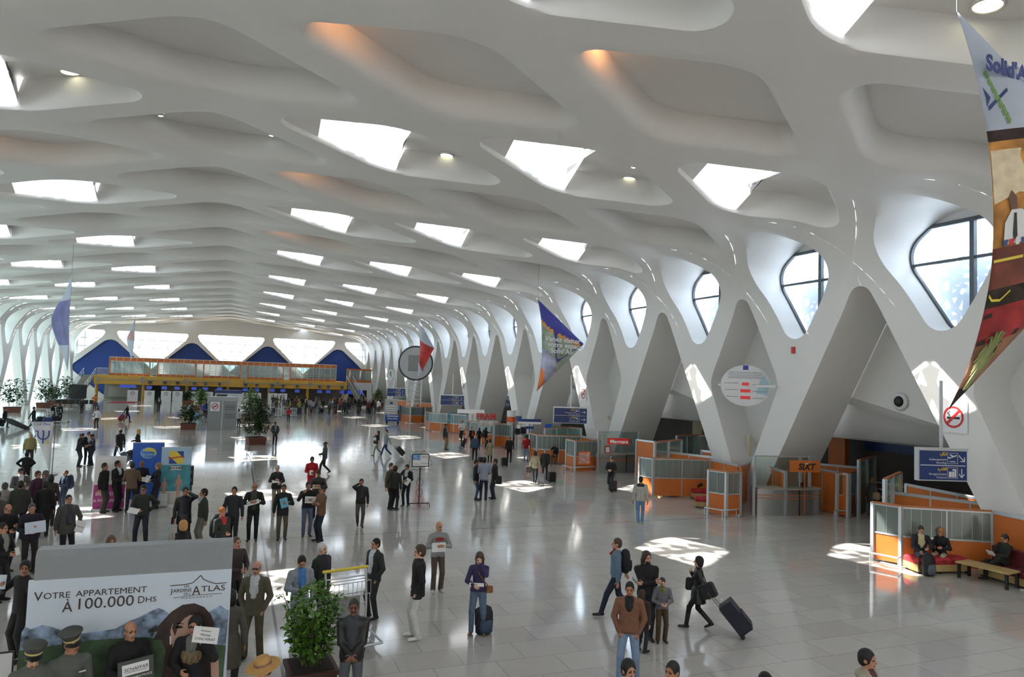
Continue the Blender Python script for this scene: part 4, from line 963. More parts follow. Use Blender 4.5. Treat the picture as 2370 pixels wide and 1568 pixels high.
# marmara counter
e, T, L = steel_counter('stainless steel travel counter under the red marmara sign', (1388, 1096), (1482, 1094), 1.12, .12)
mb = MB()
for x in (-L/2, L/2): mb.box(x-.05, x+.05, .2, .3, 0, 2.4, T=T)
mb.box(-L/2, L/2, .23, .27, 2.36, 2.4, T=T); mb.build('glass_frame', m_alu, e); mb = MB(); mb.box(-L/2, L/2, .24, .26, 1.12, 2.36, T=T); mb.build('glass_screen', m_tglass, e)
c = at(1436, 1016, 2.22); c = Vector((c.x-.35, c.y-.5, c.z-.1)); Ts = basis(c, (cos(-.25), sin(-.25), 0)); mb = MB(); mb.box(-.66, .52, -.02, .02, -.17, .17, T=Ts); o = mb.build('counter_sign', m_red); tag(o, 'red sign reading marmara hung on the glass of a travel counter', 'sign')
mb = MB(); write(mb, 'Marmara', Ts @ Matrix.Translation((-.02, -.024, -.02)), .27, bold=.006, shear=.1); mb.build('lettering', m_signwhite, o); mb = MB(); mb.box(.52, .70, -.02, .02, -.19, .15, T=Ts); mb.build('picture_end', m_dusk, o)
mb = MB(); mb.lathe([(.09, 0), (0, .003)], T=Ts @ Matrix.Translation((-.45, -.022, 0)) @ Matrix.Rotation(pi/2, 4, 'X')); mb.build('sun_emblem', m_signyel, o)
p = at(1407, 1050, 1.12); mb = MB(); Tq = basis(p, (cos(-.5), sin(-.5), .12)); mb.box(-.17, .17, 0, .25, 0, .42, T=Tq); o = mb.build('leaflet_rack', m_red); tag(o, 'small red leaflet rack on the marmara counter', 'leaflet rack'); mb = MB(); mb.box(-.11, .11, -.01, 0, .06, .36, T=Tq); mb.build('leaflet', m_white, o)
p = at(1477, 1047, 1.12); mb = MB(); Tq = basis(p, (cos(-.3), sin(-.3), 0)); mb.box(-.14, .14, 0, .1, 0, .34, T=Tq); o = mb.build('notice_card', m_white); tag(o, 'white and red notice card on the right end of the marmara counter', 'notice'); mb = MB(); mb.box(-.14, .14, -.01, 0, .0, .12, T=Tq); mb.build('red_band', m_red, o)
# corner booth with posters
wallrun('booth_screen', 'corner booth screen with framed red picture left of the marmara counter', [at(1310, 1087), at(1330, 1093), at(1386, 1091), T2(1381, 1018)], 'ggc', rail=2)
p = at(1352, 1075, .95); Tq = basis(p+Vector((-.1, -.15, 0)), (cos(-.1), sin(-.1), 0)); mb = MB(); mb.box(-.34, .34, -.02, .02, 0, .66, T=Tq); o = mb.build('framed_picture', m_redp); tag(o, 'framed red picture standing in the corner booth window', 'picture'); mb = MB(); mb.box(-.28, .28, -.03, -.02, .06, .6, T=Tq); mb.build('print', M('print_pink', (.5, .28, .24), var=.4, scale=5), o)
wallrun('booth_screen', 'glass and orange booth screen behind the seated man and the red jacket', [T2(1227, 1003), T2(1244, 1007), T2(1345, 1010), T2(1380, 1017)], 'ggo')
# low desk with monitors
e, T, L = steel_counter('steel desk with two screens left of the red jacket', (1190, 1039), (1226, 1040), 1.12, .05)
for x, y, s, lab in ((1198, 1006, .9, 'small dark monitor on the steel desk'), (1211, 1006, 1.15, 'larger pale framed monitor on the steel desk')):
    p = at(x, y+1, 1.12); mo = empty('monitor', p, 0, lab, 'monitor', 'monitors on the steel desk'); mb = MB(); mb.box(-.22*s, .22*s, -.02, .05, .06, .52*s); mb.build('casing', m_grey if s > 1 else m_black, mo); mb = MB(); mb.box(-.19*s, .19*s, -.025, -.02, .1, .49*s); mb.build('screen', m_black, mo); mb = MB(); mb.box(-.1, .1, -.02, .1, 0, .06); mb.build('stand', m_dgrey, mo)
wallrun('booth_screen', 'dark glazed booth with orange foot under the FRAM sign', [at(1142, 1036), at(1188, 1035), T2(1195, 985)], 'gg')
wallrun('booth_screen', 'pale glass booth screen left of the FRAM booth behind the group of travellers', [T2(1081, 973), T2(1090, 976), T2(1142, 979), T2(1186, 984)], 'ggg')
c = at(1131, 965, 2.3); Ts = basis(c, (cos(-.25), sin(-.25), 0)); mb = MB(); mb.box(-.75, .75, -.02, .02, -.75, -.3, T=Ts); o = mb.build('counter_sign', M('booth_sign_pale', (.62, .58, .55), var=.4, scale=3)); tag(o, 'sign reading FRAM in red letters over a glazed booth', 'sign')
mb = MB(); write(mb, 'FRAM', Ts @ Matrix.Translation((-.2, 0, 0)), .62, bold=.02); mb.bar(Ts @ Vector((-.2, .05, -.4)), Ts @ Vector((-.2, .05, .1)), .03); mb.build('lettering', m_red, o)
for x, y, lab in ((1183, 968, 'white and red cylinder display on the FRAM booth'), (1198, 966, 'larger white striped cylinder display beside the FRAM booth')):
    p = at(x, y, 2.3); mb = MB(); mb.lathe([(0, -.55), (.33, -.55), (.33, .55), (0, .55)], c=p); o = mb.build('cylinder_display', m_white); tag(o, lab, 'display', 'cylinder displays'); mb = MB(); mb.lathe([(.335, -.3), (.335, .1)], c=p); mb.build('printed_band', m_redp if x < 1190 else m_sky, o)
c = at(1226, 976, 2.25); Ts = basis(c, (cos(-.2), sin(-.2), 0)); mb = MB(); mb.box(-.85, .85, -.02, .02, -.03, .17, T=Ts); mb.box(-.03, .03, 0, .04, -2.2, 0, T=Ts); o = mb.build('counter_sign', m_signblue); tag(o, 'long thin blue and white sign over the desk with monitors', 'sign'); mb = MB(); mb.box(-.85, .85, -.025, .025, -.19, -.03, T=Ts); mb.build('white_band', m_white, o); mb = MB(); mb.box(-.3, .3, -.03, .02, -.55, -.35, T=Ts); mb.build('blue_plate', m_signblue, o)
for x, y, mm, lab in ((1269, 995, M('display_blue', (.02, .10, .62), rough=.4, var=.1), 'blue display board behind the glass screen beneath the arrows sign'), (1283, 1001, M('display_green', (.03, .25, .10), rough=.4, var=.1), 'small green display board behind the glass screen beneath the arrows sign')):
    p = at(x, y, 1.75); mb = MB(); mb.box(-.25, .25, -.03, .03, -.45, .4); mb.box(-.03, .03, 0, .03, -1.75, -.45); o = mb.build('display_board', mm); o.location = p; tag(o, lab, 'display', 'boards behind the glass screen')
wallrun('booth_screen', 'tall glass screen beneath the blue arrows sign', [T2(1262, 985, 2.4), T2(1315, 982, 2.4), T2(1345, 992, 2.2)], 'cc', h=2.2)
# sea poster booth
wallrun('booth_screen', 'booth screen beside the blue sea poster with sun on its orange foot', [T2(987, 953), T2(995, 955), T2(1022, 957), T2(1081, 961)], 'ggg')
p = at(1058, 1003); Tq = basis(p, (cos(-.12), sin(-.12), 0)); e = empty('poster_stand', p, 0, 'wide blue sea poster on a stand with orange foot in front of a booth', 'poster'); Tq.translation = (0, 0, 0)
mb = MB(); mb.box(-1.0, 1.0, 0, .05, .95, 1.9, T=Tq); mb.build('sea_picture', M('sea_print', (.10, .36, .48), rough=.3, var=.7, scale=2), e); mb = MB(); mb.box(-1.0, 1.0, 0, .05, .1, .9, T=Tq); mb.build('orange_board', m_orange, e)
mb = MB(); [mb.box(x-.03, x+.03, -.02, .06, 0, 1.95, T=Tq) for x in (-1.02, 0.0, 1.02)]; mb.build('post', m_alu, e)
wallrun('booth_screen', 'farther square booth front with pale glass and orange foot left of the sea poster', [at(949, 981), at(982, 980), T2(984, 944)], 'gg')
wallrun('booth_screen', 'distant booth screen with a sunlit orange foot behind the blue baggage cart', [T2(926, 939), T2(950, 943), T2(1000, 943)], 'gg')
wallrun('booth_screen', 'distant orange counter wall below the smallest blue sign', [T2(896, 925), T2(930, 927), T2(1005, 935)], 'oo', h=HB)
mb = MB(); c = at(1090, 955, 2.2); Ts = basis(c, (cos(-.2), sin(-.2), 0)); mb.box(-1.2, 1.2, -.02, .02, -.1, .25, T=Ts); mb.box(-.03, .03, 0, .03, -2.2, -.1, T=Ts); o = mb.build('counter_sign', m_signwhite); tag(o, 'pale lettered sign board left of the FRAM sign', 'sign')
# feather flags
def feather_flag(px, pyb, w, h, mat, lab, txt, tm, seed):
    p = T2(px, pyb, .4); e = empty('feather_flag', (p.x, p.y, 0), 0, lab, 'flag', 'feather flags'); mb = MB(); n = 14; vs = []
    T = basis((0, 0, 0), (cos(-.4), sin(-.4), 0))
    for i in range(n+1):
        t = i/n; z = .5+t*h; ww = w*(1-.18*t) if t < .8 else w*(1-.18*t)*sqrt(max(0.02, 1-((t-.8)/.2)**2*.75))
        for j in range(5): u = j/4; vs.append(T @ Vector((-w/2+u*ww+.10*t*seed, .05*sin(5*t+3*u+seed), z+(.0 if t < .99 else .18*u))))
    mb.add(vs, [(i*5+j, i*5+j+1, (i+1)*5+j+1, (i+1)*5+j) for i in range(n) for j in range(4)], 0, True); o = mb.build('fabric', mat, e); so = o.modifiers.new('s', 'SOLIDIFY'); so.thickness = .01
    mb = MB(); mb.tube([T @ Vector((-w/2, .03, 0)), T @ Vector((-w/2, .03, h+.55))], .025, 6); mb.box(-.35, .35, -.35, .35, 0, .04); mb.build('pole', m_dgrey, e)
    mb = MB(); write(mb, txt, T @ Matrix.Translation((0, -.09, .5+h*.42)) @ Matrix.Rotation(pi/2, 4, 'Y'), .42 if tm is m_red else .5); 
    if tm is m_red: mb.tube([T @ Vector((.02+.2*cos(a), -.10, .5+h*.78+.2*sin(a))) for a in np.linspace(2.4, -1.6, 10)], .05, 6)
    mb.build('lettering', tm, e)
feather_flag(1532, 1030, .95, 3.0, M('flag_blue', (.13, .30, .62), rough=.7, var=.06), 'mid blue feather flag with red curl behind the sunlit booth', 'Fram', m_red, .2)
feather_flag(1551, 1028, .85, 3.4, M('flag_teal', (.03, .33, .38), rough=.7, var=.06), 'teal feather flag standing behind the mid blue flag', 'thala', M('flag_aqua_text', (.25, .62, .66), var=0), 1.0)
# seats
m_maroon = M('maroon_cushion', (.12, .012, .018), rough=.85, var=.35, scale=9)
def cushion_bench(lab, a, b, back=False, depth_=.62):
    m_cush = m_maroon if back else MATS['red_patterned_cushion']
    a = Vector((a[0], a[1], 0)); b = Vector((b[0], b[1], 0)); L = (b-a).length; e = empty('cushion_bench', (a+b)/2, 0, lab, 'bench'); T = basis((0, 0, 0), b-a)
    mb = MB(); mb.box(-L/2, L/2, -depth_/2, depth_/2, .06, .26, T=T); mb.build('wooden_base', m_wood, e)
    n = max(1, round(L/.66))
    for i in range(n):
        mb = MB(); x0 = -L/2+L*i/n+.01; x1 = -L/2+L*(i+1)/n-.01; r = .05
        V = [(x0, -depth_/2, .26), (x1, -depth_/2, .26), (x1, depth_/2, .26), (x0, depth_/2, .26), (x0-.0, -depth_/2-.01, .38), (x1, -depth_/2-.01, .38), (x1, depth_/2, .38), (x0, depth_/2, .38), (x0+r, -depth_/2+r, .44), (x1-r, -depth_/2+r, .44), (x1-r, depth_/2-r, .44), (x0+r, depth_/2-r, .44)]
        mb.add([T @ Vector(v) for v in V], [(0, 1, 5, 4), (1, 2, 6, 5), (2, 3, 7, 6), (3, 0, 4, 7), (4, 5, 9, 8), (5, 6, 10, 9), (6, 7, 11, 10), (7, 4, 8, 11), (8, 9, 10, 11)], 0); mb.build('seat_cushion', m_cush, e)
    if back:
        mb = MB(); mb.box(-L/2, L/2, depth_/2-.12, depth_/2+.05, .40, .86, T=T); mb.build('back_cushion', m_cush, e)
    mb = MB()
    for x in (-L/2+.08, L/2-.08):
        for y in (-depth_/2+.06, depth_/2-.06): mb.box(x-.03, x+.03, y-.03, y+.03, 0, .07, T=T)
    mb.build('leg', m_black, e); return e
a, b = at(2098, 1327), at(2245, 1324)
cushion_bench('low red cushioned bench under the sunlit couple', (a.x+.30, a.y+.12), (b.x-.15, b.y+.15))
c0, c1 = T2(2297, 1184), T2(2400, 1205); d = (c1-c0).normalized(); nn = Vector((d.y, -d.x)); nn = nn if nn.x < 0 else -nn
cushion_bench('dark red bench with back cushion along the orange wall under the reading man', tuple(c0+d*.25+nn*.52), tuple(c0+d*3.3+nn*.52), True)
a, b = at(1536, 1150), at(1562, 1151); cushion_bench('single red stool glowing in the sun patch by the booth screen', (a.x, a.y+.3), (b.x+.35, b.y+.3))
a, b = at(1617, 1176), at(1645, 1180); cushion_bench('red bench with pale wooden base left of the corner screen of the rental booth', (a.x, a.y+.3), (b.x+.3, b.y+.4))
a, b = at(1614, 1160), at(1640, 1163); cushion_bench('second red bench under the man with crossed legs', (a.x+.2, a.y+.75), (b.x+.6, b.y+.85))
pA, pB, pC, pD = at(2216, 1338), at(2238, 1328), at(2330, 1367), at(2352, 1358)
e = empty('low_table', (pA+pC)/2, 0, 'long low table with yellow wooden top and black legs before the dark red bench', 'table'); o_ = (pA+pC)/2
L = (pC-pA).length; T = basis((0, 0, 0), pC-pA); mb = MB(); mb.box(-L/2-.05, L/2+.05, -.02, .62, .42, .46, T=T); mb.build('table_top', m_wood, e)
for x in (-L/2+.02, L/2-.02):
    for y in (.04, .55): mb = MB(); mb.box(x-.035, x+.035, y-.035, y+.035, 0, .42, T=T); mb.build('leg', m_black, e)
# things in the dim shop zone
p = at(2052, 1116, .4); e = empty('totem', (p.x+.2, p.y, 0), 0, 'tapered orange totem with a white oval head in the dim shop zone', 'totem')
mb = MB(); mb.prism([(-.38, 0), (.38, 0), (.58, 1.0), (.50, 1.95), (-.50, 1.95), (-.42, 1.0)], lambda q, s: basis((0, 0, 0), (cos(-.5), sin(-.5), 0)) @ Vector((q[0], .14*s-.07, q[1]))); mb.build('body', m_orange, e)
mb = MB(); mb.prism([(.56*cos(t), 2.05+.28*sin(t)) for t in np.linspace(0, 2*pi, 25)[:-1]], lambda q, s: basis((0, 0, 0), (cos(-.5), sin(-.5), 0)) @ Vector((q[0], .24*s-.17, q[1]))); mb.build('oval_head', m_white, e)
for (x, y, lab) in ((1946, 1060, 'orange column in the dim shop zone right of the SIXT sign'), (1700, 1030, 'orange panel in the dim zone behind the column left of the oval board'), (1622, 1010, 'cream column in the dim zone behind the flags')):
    q = atX(x, y, XB-1.2); mb = MB(); mb.box(q.x-.3, q.x, q.y-.55, q.y+.55, 0, 3.18); o = mb.build('shop_pillar', m_orange if 'orange' in lab else M('cream_column', (.6, .52, .36), var=.05)); tag(o, lab, 'pillar')
for (x0, x1, lab) in ((2070, 2122, 'steel rails behind the blue boarding sign'),):
    a, b = atX(x0, 1085 if x0 > 2000 else 1062, WALL_R+6), atX(x1, 1090 if x0 > 2000 else 1066, WALL_R+6); e = empty('guard_rail', (a.x, a.y, 0), 0, lab, 'railing', 'rails in the shop zone')
    for z in (.4, .75, 1.05): mb = MB(); mb.tube([(0, -6, z), (0, b.y-a.y+6, z)], .025, 6); mb.build('rail', m_alu, e)
    for y in (-5, -2, 1, 4): mb = MB(); mb.tube([(0, y, 0), (0, y, 1.05)], .025, 6); mb.build('post', m_alu, e)
for (y, h) in ((21, 'yellow'), (17, 'yellow'), (27, 'dark')):
    mb = MB(); mb.box(XB-.08, XB-.02, y-1.5, y+1.5, 2.2, 2.8); o = mb.build('shop_sign', m_signyel if h == 'yellow' else m_signblue); tag(o, '%s shop sign on the dim back wall %s' % (h, {21: 'above the orange totem', 17: 'left of the blue boarding sign', 27: 'behind the rental sign'}[y]), 'sign', 'shop zone signs')
# tall glass posts with notices beside the grey-haired traveller
wallrun('booth_screen', 'tall glass screen with white posts in front of the orange totem', [T2(1988, 1060, 2.5), T2(2006, 1055, 2.5), T2(2024, 1050, 2.5)], 'cc', h=2.4)
wallrun('booth_screen', 'tall glass screen with a yellow notice left of the nearest orange walls', [T2(2048, 1110, 2.4), T2(2065, 1102, 2.4), T2(2084, 1094, 2.4)], 'cc', h=2.4)
p = at(2076, 1118, 2.0); Tq = basis(p, (cos(.9), sin(.9), 0)); mb = MB(); mb.box(-.34, .34, -.05, -.03, -.2, .28, T=Tq); o = mb.build('notice_board', m_signyel); tag(o, 'yellow notice on the tall glass screen near the blue boarding sign', 'notice')
# ================================================================== PEOPLE: one continuous surface per body
def srgb(h):
    c = [int(h[i:i+2], 16)/255 for i in (0, 2, 4)]; return tuple(x/12.92 if x <= .04045 else ((x+.055)/1.055)**2.4 for x in c)
def V3(*a): return np.array(a, dtype=np.float64)
def nrm(v): return v/(np.linalg.norm(v)+1e-12)
class Field:
    """distance field of blended limbs and masses on a grid, turned into a mesh by surface nets"""
    def __init__(s, prims, h, pad=.05):
        lo = np.min([p['lo'] for p in prims], 0)-pad; hi = np.max([p['hi'] for p in prims], 0)+pad
        s.o = lo; s.h = h; s.n = np.maximum(4, np.ceil((hi-lo)/h).astype(int)+1)
        s.F = np.full(s.n, 1.0, np.float32); s.D = np.full(s.n, 1e3, np.float32); s.M = np.zeros(s.n, np.int8)
        ax = [lo[i]+h*np.arange(s.n[i]) for i in range(3)]; mg = 3.2*h+.012
        for p in prims:
            i0 = np.clip(((p['lo']-mg-lo)/h).astype(int), 0, s.n-1); i1 = np.clip(((p['hi']+mg-lo)/h).astype(int)+2, 1, s.n)
            X = ax[0][i0[0]:i1[0], None, None]; Y = ax[1][None, i0[1]:i1[1], None]; Z = ax[2][None, None, i0[2]:i1[2]]
            d = p['f'](X, Y, Z).astype(np.float32); sl = tuple(slice(a, b) for a, b in zip(i0, i1)); F = s.F[sl]; k = p.get('k', .02)
            if p.get('cut'):
                s.F[sl] = np.maximum(F, -d); continue
            hh = np.clip(.5+.5*(F-d)/k, 0, 1); s.F[sl] = F*(1-hh)+d*hh-k*hh*(1-hh)
            dm = d-p.get('pri', 0); b = dm < s.D[sl]; s.D[sl] = np.where(b, dm, s.D[sl]); s.M[sl] = np.where(b, p['m'], s.M[sl])
    def mesh(s):
        F = s.F; sg = F < 0; n = s.n
        c = [sg[i:n[0]-1+i, j:n[1]-1+j, k:n[2]-1+k] for i in (0, 1) for j in (0, 1) for k in (0, 1)]
        cnt = np.sum(c, 0); act = (cnt > 0) & (cnt < 8); idx = np.argwhere(act)
        if len(idx) == 0: return np.zeros((0, 3)), np.zeros((0, 4), int), np.zeros(0, int)
        acc = np.zeros((len(idx), 3)); num = np.zeros(len(idx)); vals = {}
        for i in (0, 1):
            for j in (0, 1):
                for k in (0, 1): vals[i, j, k] = F[idx[:, 0]+i, idx[:, 1]+j, idx[:, 2]+k].astype(np.float64)
        for a in vals:
            for d in range(3):
                if a[d] == 0:
                    b = list(a); b[d] = 1; b = tuple(b); va, vb = vals[a], vals[b]; x = (va < 0) != (vb < 0)
                    t = np.where(x, va/np.where(np.abs(va-vb) < 1e-9, 1, va-vb), 0)
                    q = np.tile(np.array(a, float), (len(idx), 1)); q[:, d] = t; acc += q*x[:, None]; num += x
        P = s.o+s.h*(idx+acc/num[:, None]); vid = np.full(act.shape, -1, int); vid[tuple(idx.T)] = np.arange(len(idx))
        Q = []
        for d in range(3):
            a = np.moveaxis(sg, d, 0); v = np.moveaxis(vid, d, 0); w = np.argwhere(a[:-1, 1:-1, 1:-1] != a[1:, 1:-1, 1:-1])
            i, j, k = w[:, 0], w[:, 1]+1, w[:, 2]+1; q = np.stack([v[i, j-1, k-1], v[i, j, k-1], v[i, j, k], v[i, j-1, k]], 1)
            fl = a[i, j, k]
            if d == 1: fl = ~fl
            q[~fl] = q[~fl][:, ::-1]; Q.append(q)
        Q = np.concatenate(Q); Q = Q[(Q >= 0).all(1)]
        ctr = P[Q].mean(1); g = np.clip(np.rint((ctr-s.o)/s.h).astype(int), 0, n-1); return P, Q, s.M[tuple(g.T)].astype(int)
def cone(a, b, ra, rb, m, k=.02, n=None, f=1.0, pri=0):
    a = np.asarray(a, float); b = np.asarray(b, float); ab = b-a; L2 = max(float(ab@ab), 1e-9); r = max(ra, rb)
    def fn(X, Y, Z):
        x, y, z = X-a[0], Y-a[1], Z-a[2]; t = np.clip((x*ab[0]+y*ab[1]+z*ab[2])/L2, 0, 1); qx, qy, qz = x-t*ab[0], y-t*ab[1], z-t*ab[2]
        if n is not None and f != 1: c = (qx*n[0]+qy*n[1]+qz*n[2])*(f-1); qx, qy, qz = qx+c*n[0], qy+c*n[1], qz+c*n[2]
        return np.sqrt(qx*qx+qy*qy+qz*qz)-(ra+t*(rb-ra))
    return dict(f=fn, lo=np.minimum(a, b)-r, hi=np.maximum(a, b)+r, m=m, k=k, pri=pri)
def zcut(p, z):
    f = p['f']; p['f'] = lambda X, Y, Z: np.maximum(f(X, Y, Z), z-Z+0*X+0*Y); return p
def ell(c, r, m, R=None, k=.02, pri=0, cut=False):
    c = np.asarray(c, float); r = np.asarray(r, float); R = np.eye(3) if R is None else R; mx = float(r.max())
    def fn(X, Y, Z):
        x, y, z = X-c[0], Y-c[1], Z-c[2]; q = [(x*R[0, i]+y*R[1, i]+z*R[2, i])/r[i] for i in range(3)]
        k0 = np.sqrt(q[0]**2+q[1]**2+q[2]**2); k1 = np.sqrt((q[0]/r[0])**2+(q[1]/r[1])**2+(q[2]/r[2])**2)
        return k0*(k0-1)/np.maximum(k1, 1e-6)
    return dict(f=fn, lo=c-mx, hi=c+mx, m=m, k=k, pri=pri, cut=cut)
def half(c, nrm_, m=0, box=.3):
    c = np.asarray(c, float)
    return dict(f=lambda X, Y, Z: -((X-c[0])*nrm_[0]+(Y-c[1])*nrm_[1]+(Z-c[2])*nrm_[2]), lo=c-box, hi=c+box, m=m, cut=True)
def ik(a, t, l1, l2, pole):
    d = t-a; L = np.linalg.norm(d); L = min(L, (l1+l2)*.995); d = nrm(d); t = a+d*L; x = (l1*l1-l2*l2+L*L)/(2*L); y = sqrt(max(0, l1*l1-x*x))
    p = pole-d*(pole@d); return a+d*x+nrm(p)*y, t
ARMS = {'down': (.27, .02, .80), 'pocket': (.172, -.07, .90), 'chest': (.11, -.27, 1.19), 'phone': (.105, -.07, 1.575), 'cross': (-.13, -.215, 1.20), 'cross2': (-.10, -.20, 1.16), 'clasp': (.015, -.215, .97), 'back': (.06, .17, .98), 'hip': (.20, .02, 1.03), 'fwd': (.16, -.38, 1.15), 'pull': (.27, .28, .85), 'swingf': (.25, -.22, .88), 'swingb': (.26, .22, .88), 'belly': (.08, -.25, 1.08), 'face': (.05, -.16, 1.53), 'lap': (.10, -.30, 1.02), 'reach': (.30, -.42, 1.30), 'high': (.16, -.24, 1.42)}
BODYMATS = {}
def bm_(col, rough=.8, nm='cloth'):
    k = '%s_%s' % (nm, col)
    return M(k, srgb(col), rough=rough, var=.10, scale=14, bump=.12 if nm == 'cloth' else 0)
SKINS = {'m': 'b98468', 't': 'a87458', 'd': '7a5240', 'p': 'd3a58c', 'r': 'c48f78'}
def body_prims(s):
    """s: pose and clothing of one figure, 1.75 m tall, facing -y; returns prims, hand frames and head frame"""
    g = s.get; P = []; lean = g('lean', 0.0); sit = g('sit', False); walk = g('walk', 0); fat = g('fat', 1.0); fem = g('fem', False)
    pz = .50 if sit else (.925 if not walk else .895); pel = V3(0, 0, pz); u = V3(0, -sin(lean), cos(lean)); fwd = V3(0, -cos(lean), -sin(lean))
    tz = lambda z, x=0, y=0: pel+u*(z-.925)+V3(x, 0, 0)-fwd*y
    sw = .165 if fem else .185; hem = g('hem', .86); yax = V3(0, 1, 0)
    # legs
    st = g('stance', .10); ank = []
    if sit: ank = [V3(.11, -.47, .09), V3(-.11, -.47, .09)]
    elif walk: ank = [V3(.07, -.31*walk, .09), V3(-.07, .36*walk, .17)]
    else: ank = [V3(st, .0, .09), V3(-st, -.03, .09)]
    if g('swap'): ank = [V3(-a[0], a[1], a[2]) for a in ank[::-1]]
    if sit == 'cross': ank[0] = V3(-.05, -.50, .40)
    lw = g('leg', 1.0)
    for i, sg in enumerate((1, -1)):
        hip = pel+V3(sg*.085, 0, -.02); kn, an = ik(hip, ank[i], .42, .42, V3(sg*.15, -1, .25 if sit else .05))
        lm = 2 if not g('skirt') else 7
        P += [cone(hip, kn, .093*lw*(.94+.06*fat), .066*lw, 2, .03), cone(kn, an+V3(0, 0, -.02), .066*lw, .054*lw if not g('loose') else .064, lm, .02)]
        if g('boots'): P += [cone(lerp(kn, an, .35), an, .056, .045, 3, .01, pri=.006)]
        toe = an+V3(sg*.03, -.165, -.055); 
        if walk and ank[i][1] > 0.05: toe = an+V3(0, -.12, -.13)
        P += [cone(an+V3(0, .035, -.045), toe, .044, .034, 3, .015, V3(0, 0, 1), 1.15)]
        if g('heels'): P += [cone(an+V3(0, .05, -.02), an+V3(0, .06, -.085), .012, .008, 3, .005)]
    # trunk
    P += [cone(tz(.95, -.06), tz(.95, .06), .118*fat, .118*fat, 2, .03, yax, 1.05)]
    jk = .006 if g('thin') else .018
    P += [cone(tz(1.33), tz(1.12), (.160 if not fem else .142)*(.6+.4*fat)+jk, (.148 if not fem else .12)*fat+jk, 1, .03, yax, 1.38 if fat < 1.1 else 1.2)]
    hz = (pel+u*(max(hem, .80)-.925))[2]; P += [zcut(cone(tz(1.12), tz(max(hem, .80)-.06), (.148 if not fem else .12)*fat+jk, .162*fat+jk, 1, .012, yax, 1.32, pri=.03), hz)]
    if hem < .80 and not sit:
        P += [zcut(cone(tz(.92), V3(0, 0.01, hem-.1), .165*fat+jk, .205+jk, 1, .012, yax, 1.12, pri=.03), hem)]
    P += [cone(tz(1.425, -.03), tz(1.388, -sw+.03), .066, .060+jk*.6, 1, .05), cone(tz(1.425, .03), tz(1.388, sw-.03), .066, .060+jk*.6, 1, .05), ell(tz(1.30, 0, .035), (.15 if not fem else .13, .085, .15), 1, k=.04)]
    if fem: P += [ell(tz(1.27, -.07, -.085), (.06, .055, .06), 1, k=.03), ell(tz(1.27, .07, -.085), (.06, .055, .06), 1, k=.03)]
    P += [ell(tz(1.472, 0, .008), (.082, .078, .034), 4 if g('collar4') else 1, k=.02)]
    if g('shirt'):
        L = g('slen', .22); P += [cone(tz(1.45, 0, -.065), tz(1.45-L, 0, -.135-jk*.5-(.02 if fat > 1.1 else 0)), .034, g('swid', .022), 4, .012, pri=.045)]
        if g('tie'): P += [cone(tz(1.44, 0, -.085), tz(1.20, 0, -.155-jk*.4), .012, .018, 5, .008, pri=.06)]
    if g('hood'): P += [cone(tz(1.43, -.08, .09), tz(1.43, .08, .09), .05, .05, 5 if g('hood') == 5 else 1, .03)]
    # head
    hy, hp, hr = g('hyaw', 0), g('hpit', 0), g('hrol', 0); nb = tz(1.475, 0, .012)
    Rz = np.array([[cos(hy), -sin(hy), 0], [sin(hy), cos(hy), 0], [0, 0, 1]]); hp2 = hp+lean*.4; Rx = np.array([[1, 0, 0], [0, cos(hp2), -sin(hp2)], [0, sin(hp2), cos(hp2)]]); Ry = np.array([[cos(hr), 0, sin(hr)], [0, 1, 0], [-sin(hr), 0, cos(hr)]]); R = Rz @ Rx @ Ry
    hc = nb+u*.085+R @ V3(0, -.012, .065); q = lambda x, y, z: hc+R @ V3(x, y, z)
    P += [cone(tz(1.45, 0, .01), q(0, .02, -.07), .054, .050, 0, .02), ell(q(0, .012, .022), (.075, .095, .103), 0, R, .02), ell(q(0, -.03, -.045), (.057, .066, .075), 0, R, .03), ell(q(0, -.074, -.098), (.026, .022, .020), 0, R, .025),
          cone(q(0, -.094, .004), q(0, -.116, -.030), .009, .0145, 0, .012), ell(q(.077, .006, -.012), (.012, .022, .032), 0, R, .008), ell(q(-.077, .006, -.012), (.012, .022, .032), 0, R, .008),
          cone(q(-.045, -.083, .026), q(.045, -.083, .026), .012, .012, 0, .015), cone(q(-.02, -.092, -.064), q(.02, -.092, -.064), .0085, .0085, 6, .006, pri=.004)]
    for sg in (1, -1):
        P += [ell(q(sg*.031, -.085, .006), (.011, .0075, .0065), 5, R, .003, pri=.002), cone(q(sg*.018, -.0945, .026), q(sg*.046, -.0845, .028), .005, .004, 5, .003, pri=.002)]
        if g('glasses'): P += [cone(q(sg*.012, -.104, .008), q(sg*.052, -.092, .008), .015, .014, 5, .003, R @ V3(0, 1, 0), 2.5, pri=-.002), cone(q(sg*.055, -.09, .012), q(sg*.08, .0, .012), .004, .004, 5, .003)]
    if g('beard'): P += [ell(q(0, -.052, -.082), (.050, .050, .048), 5 if g('beard') != 'g' else 7, R, .012, pri=.003)]
    if g('moust'): P += [cone(q(-.024, -.099, -.048), q(.024, -.099, -.048), .009, .009, 5 if g('moust') != 'g' else 7, .006, pri=.006)]
    # arms and hands
    hands = []; fr = max(.0088, .8*s['h_']); ar = g('arm', 1.0)
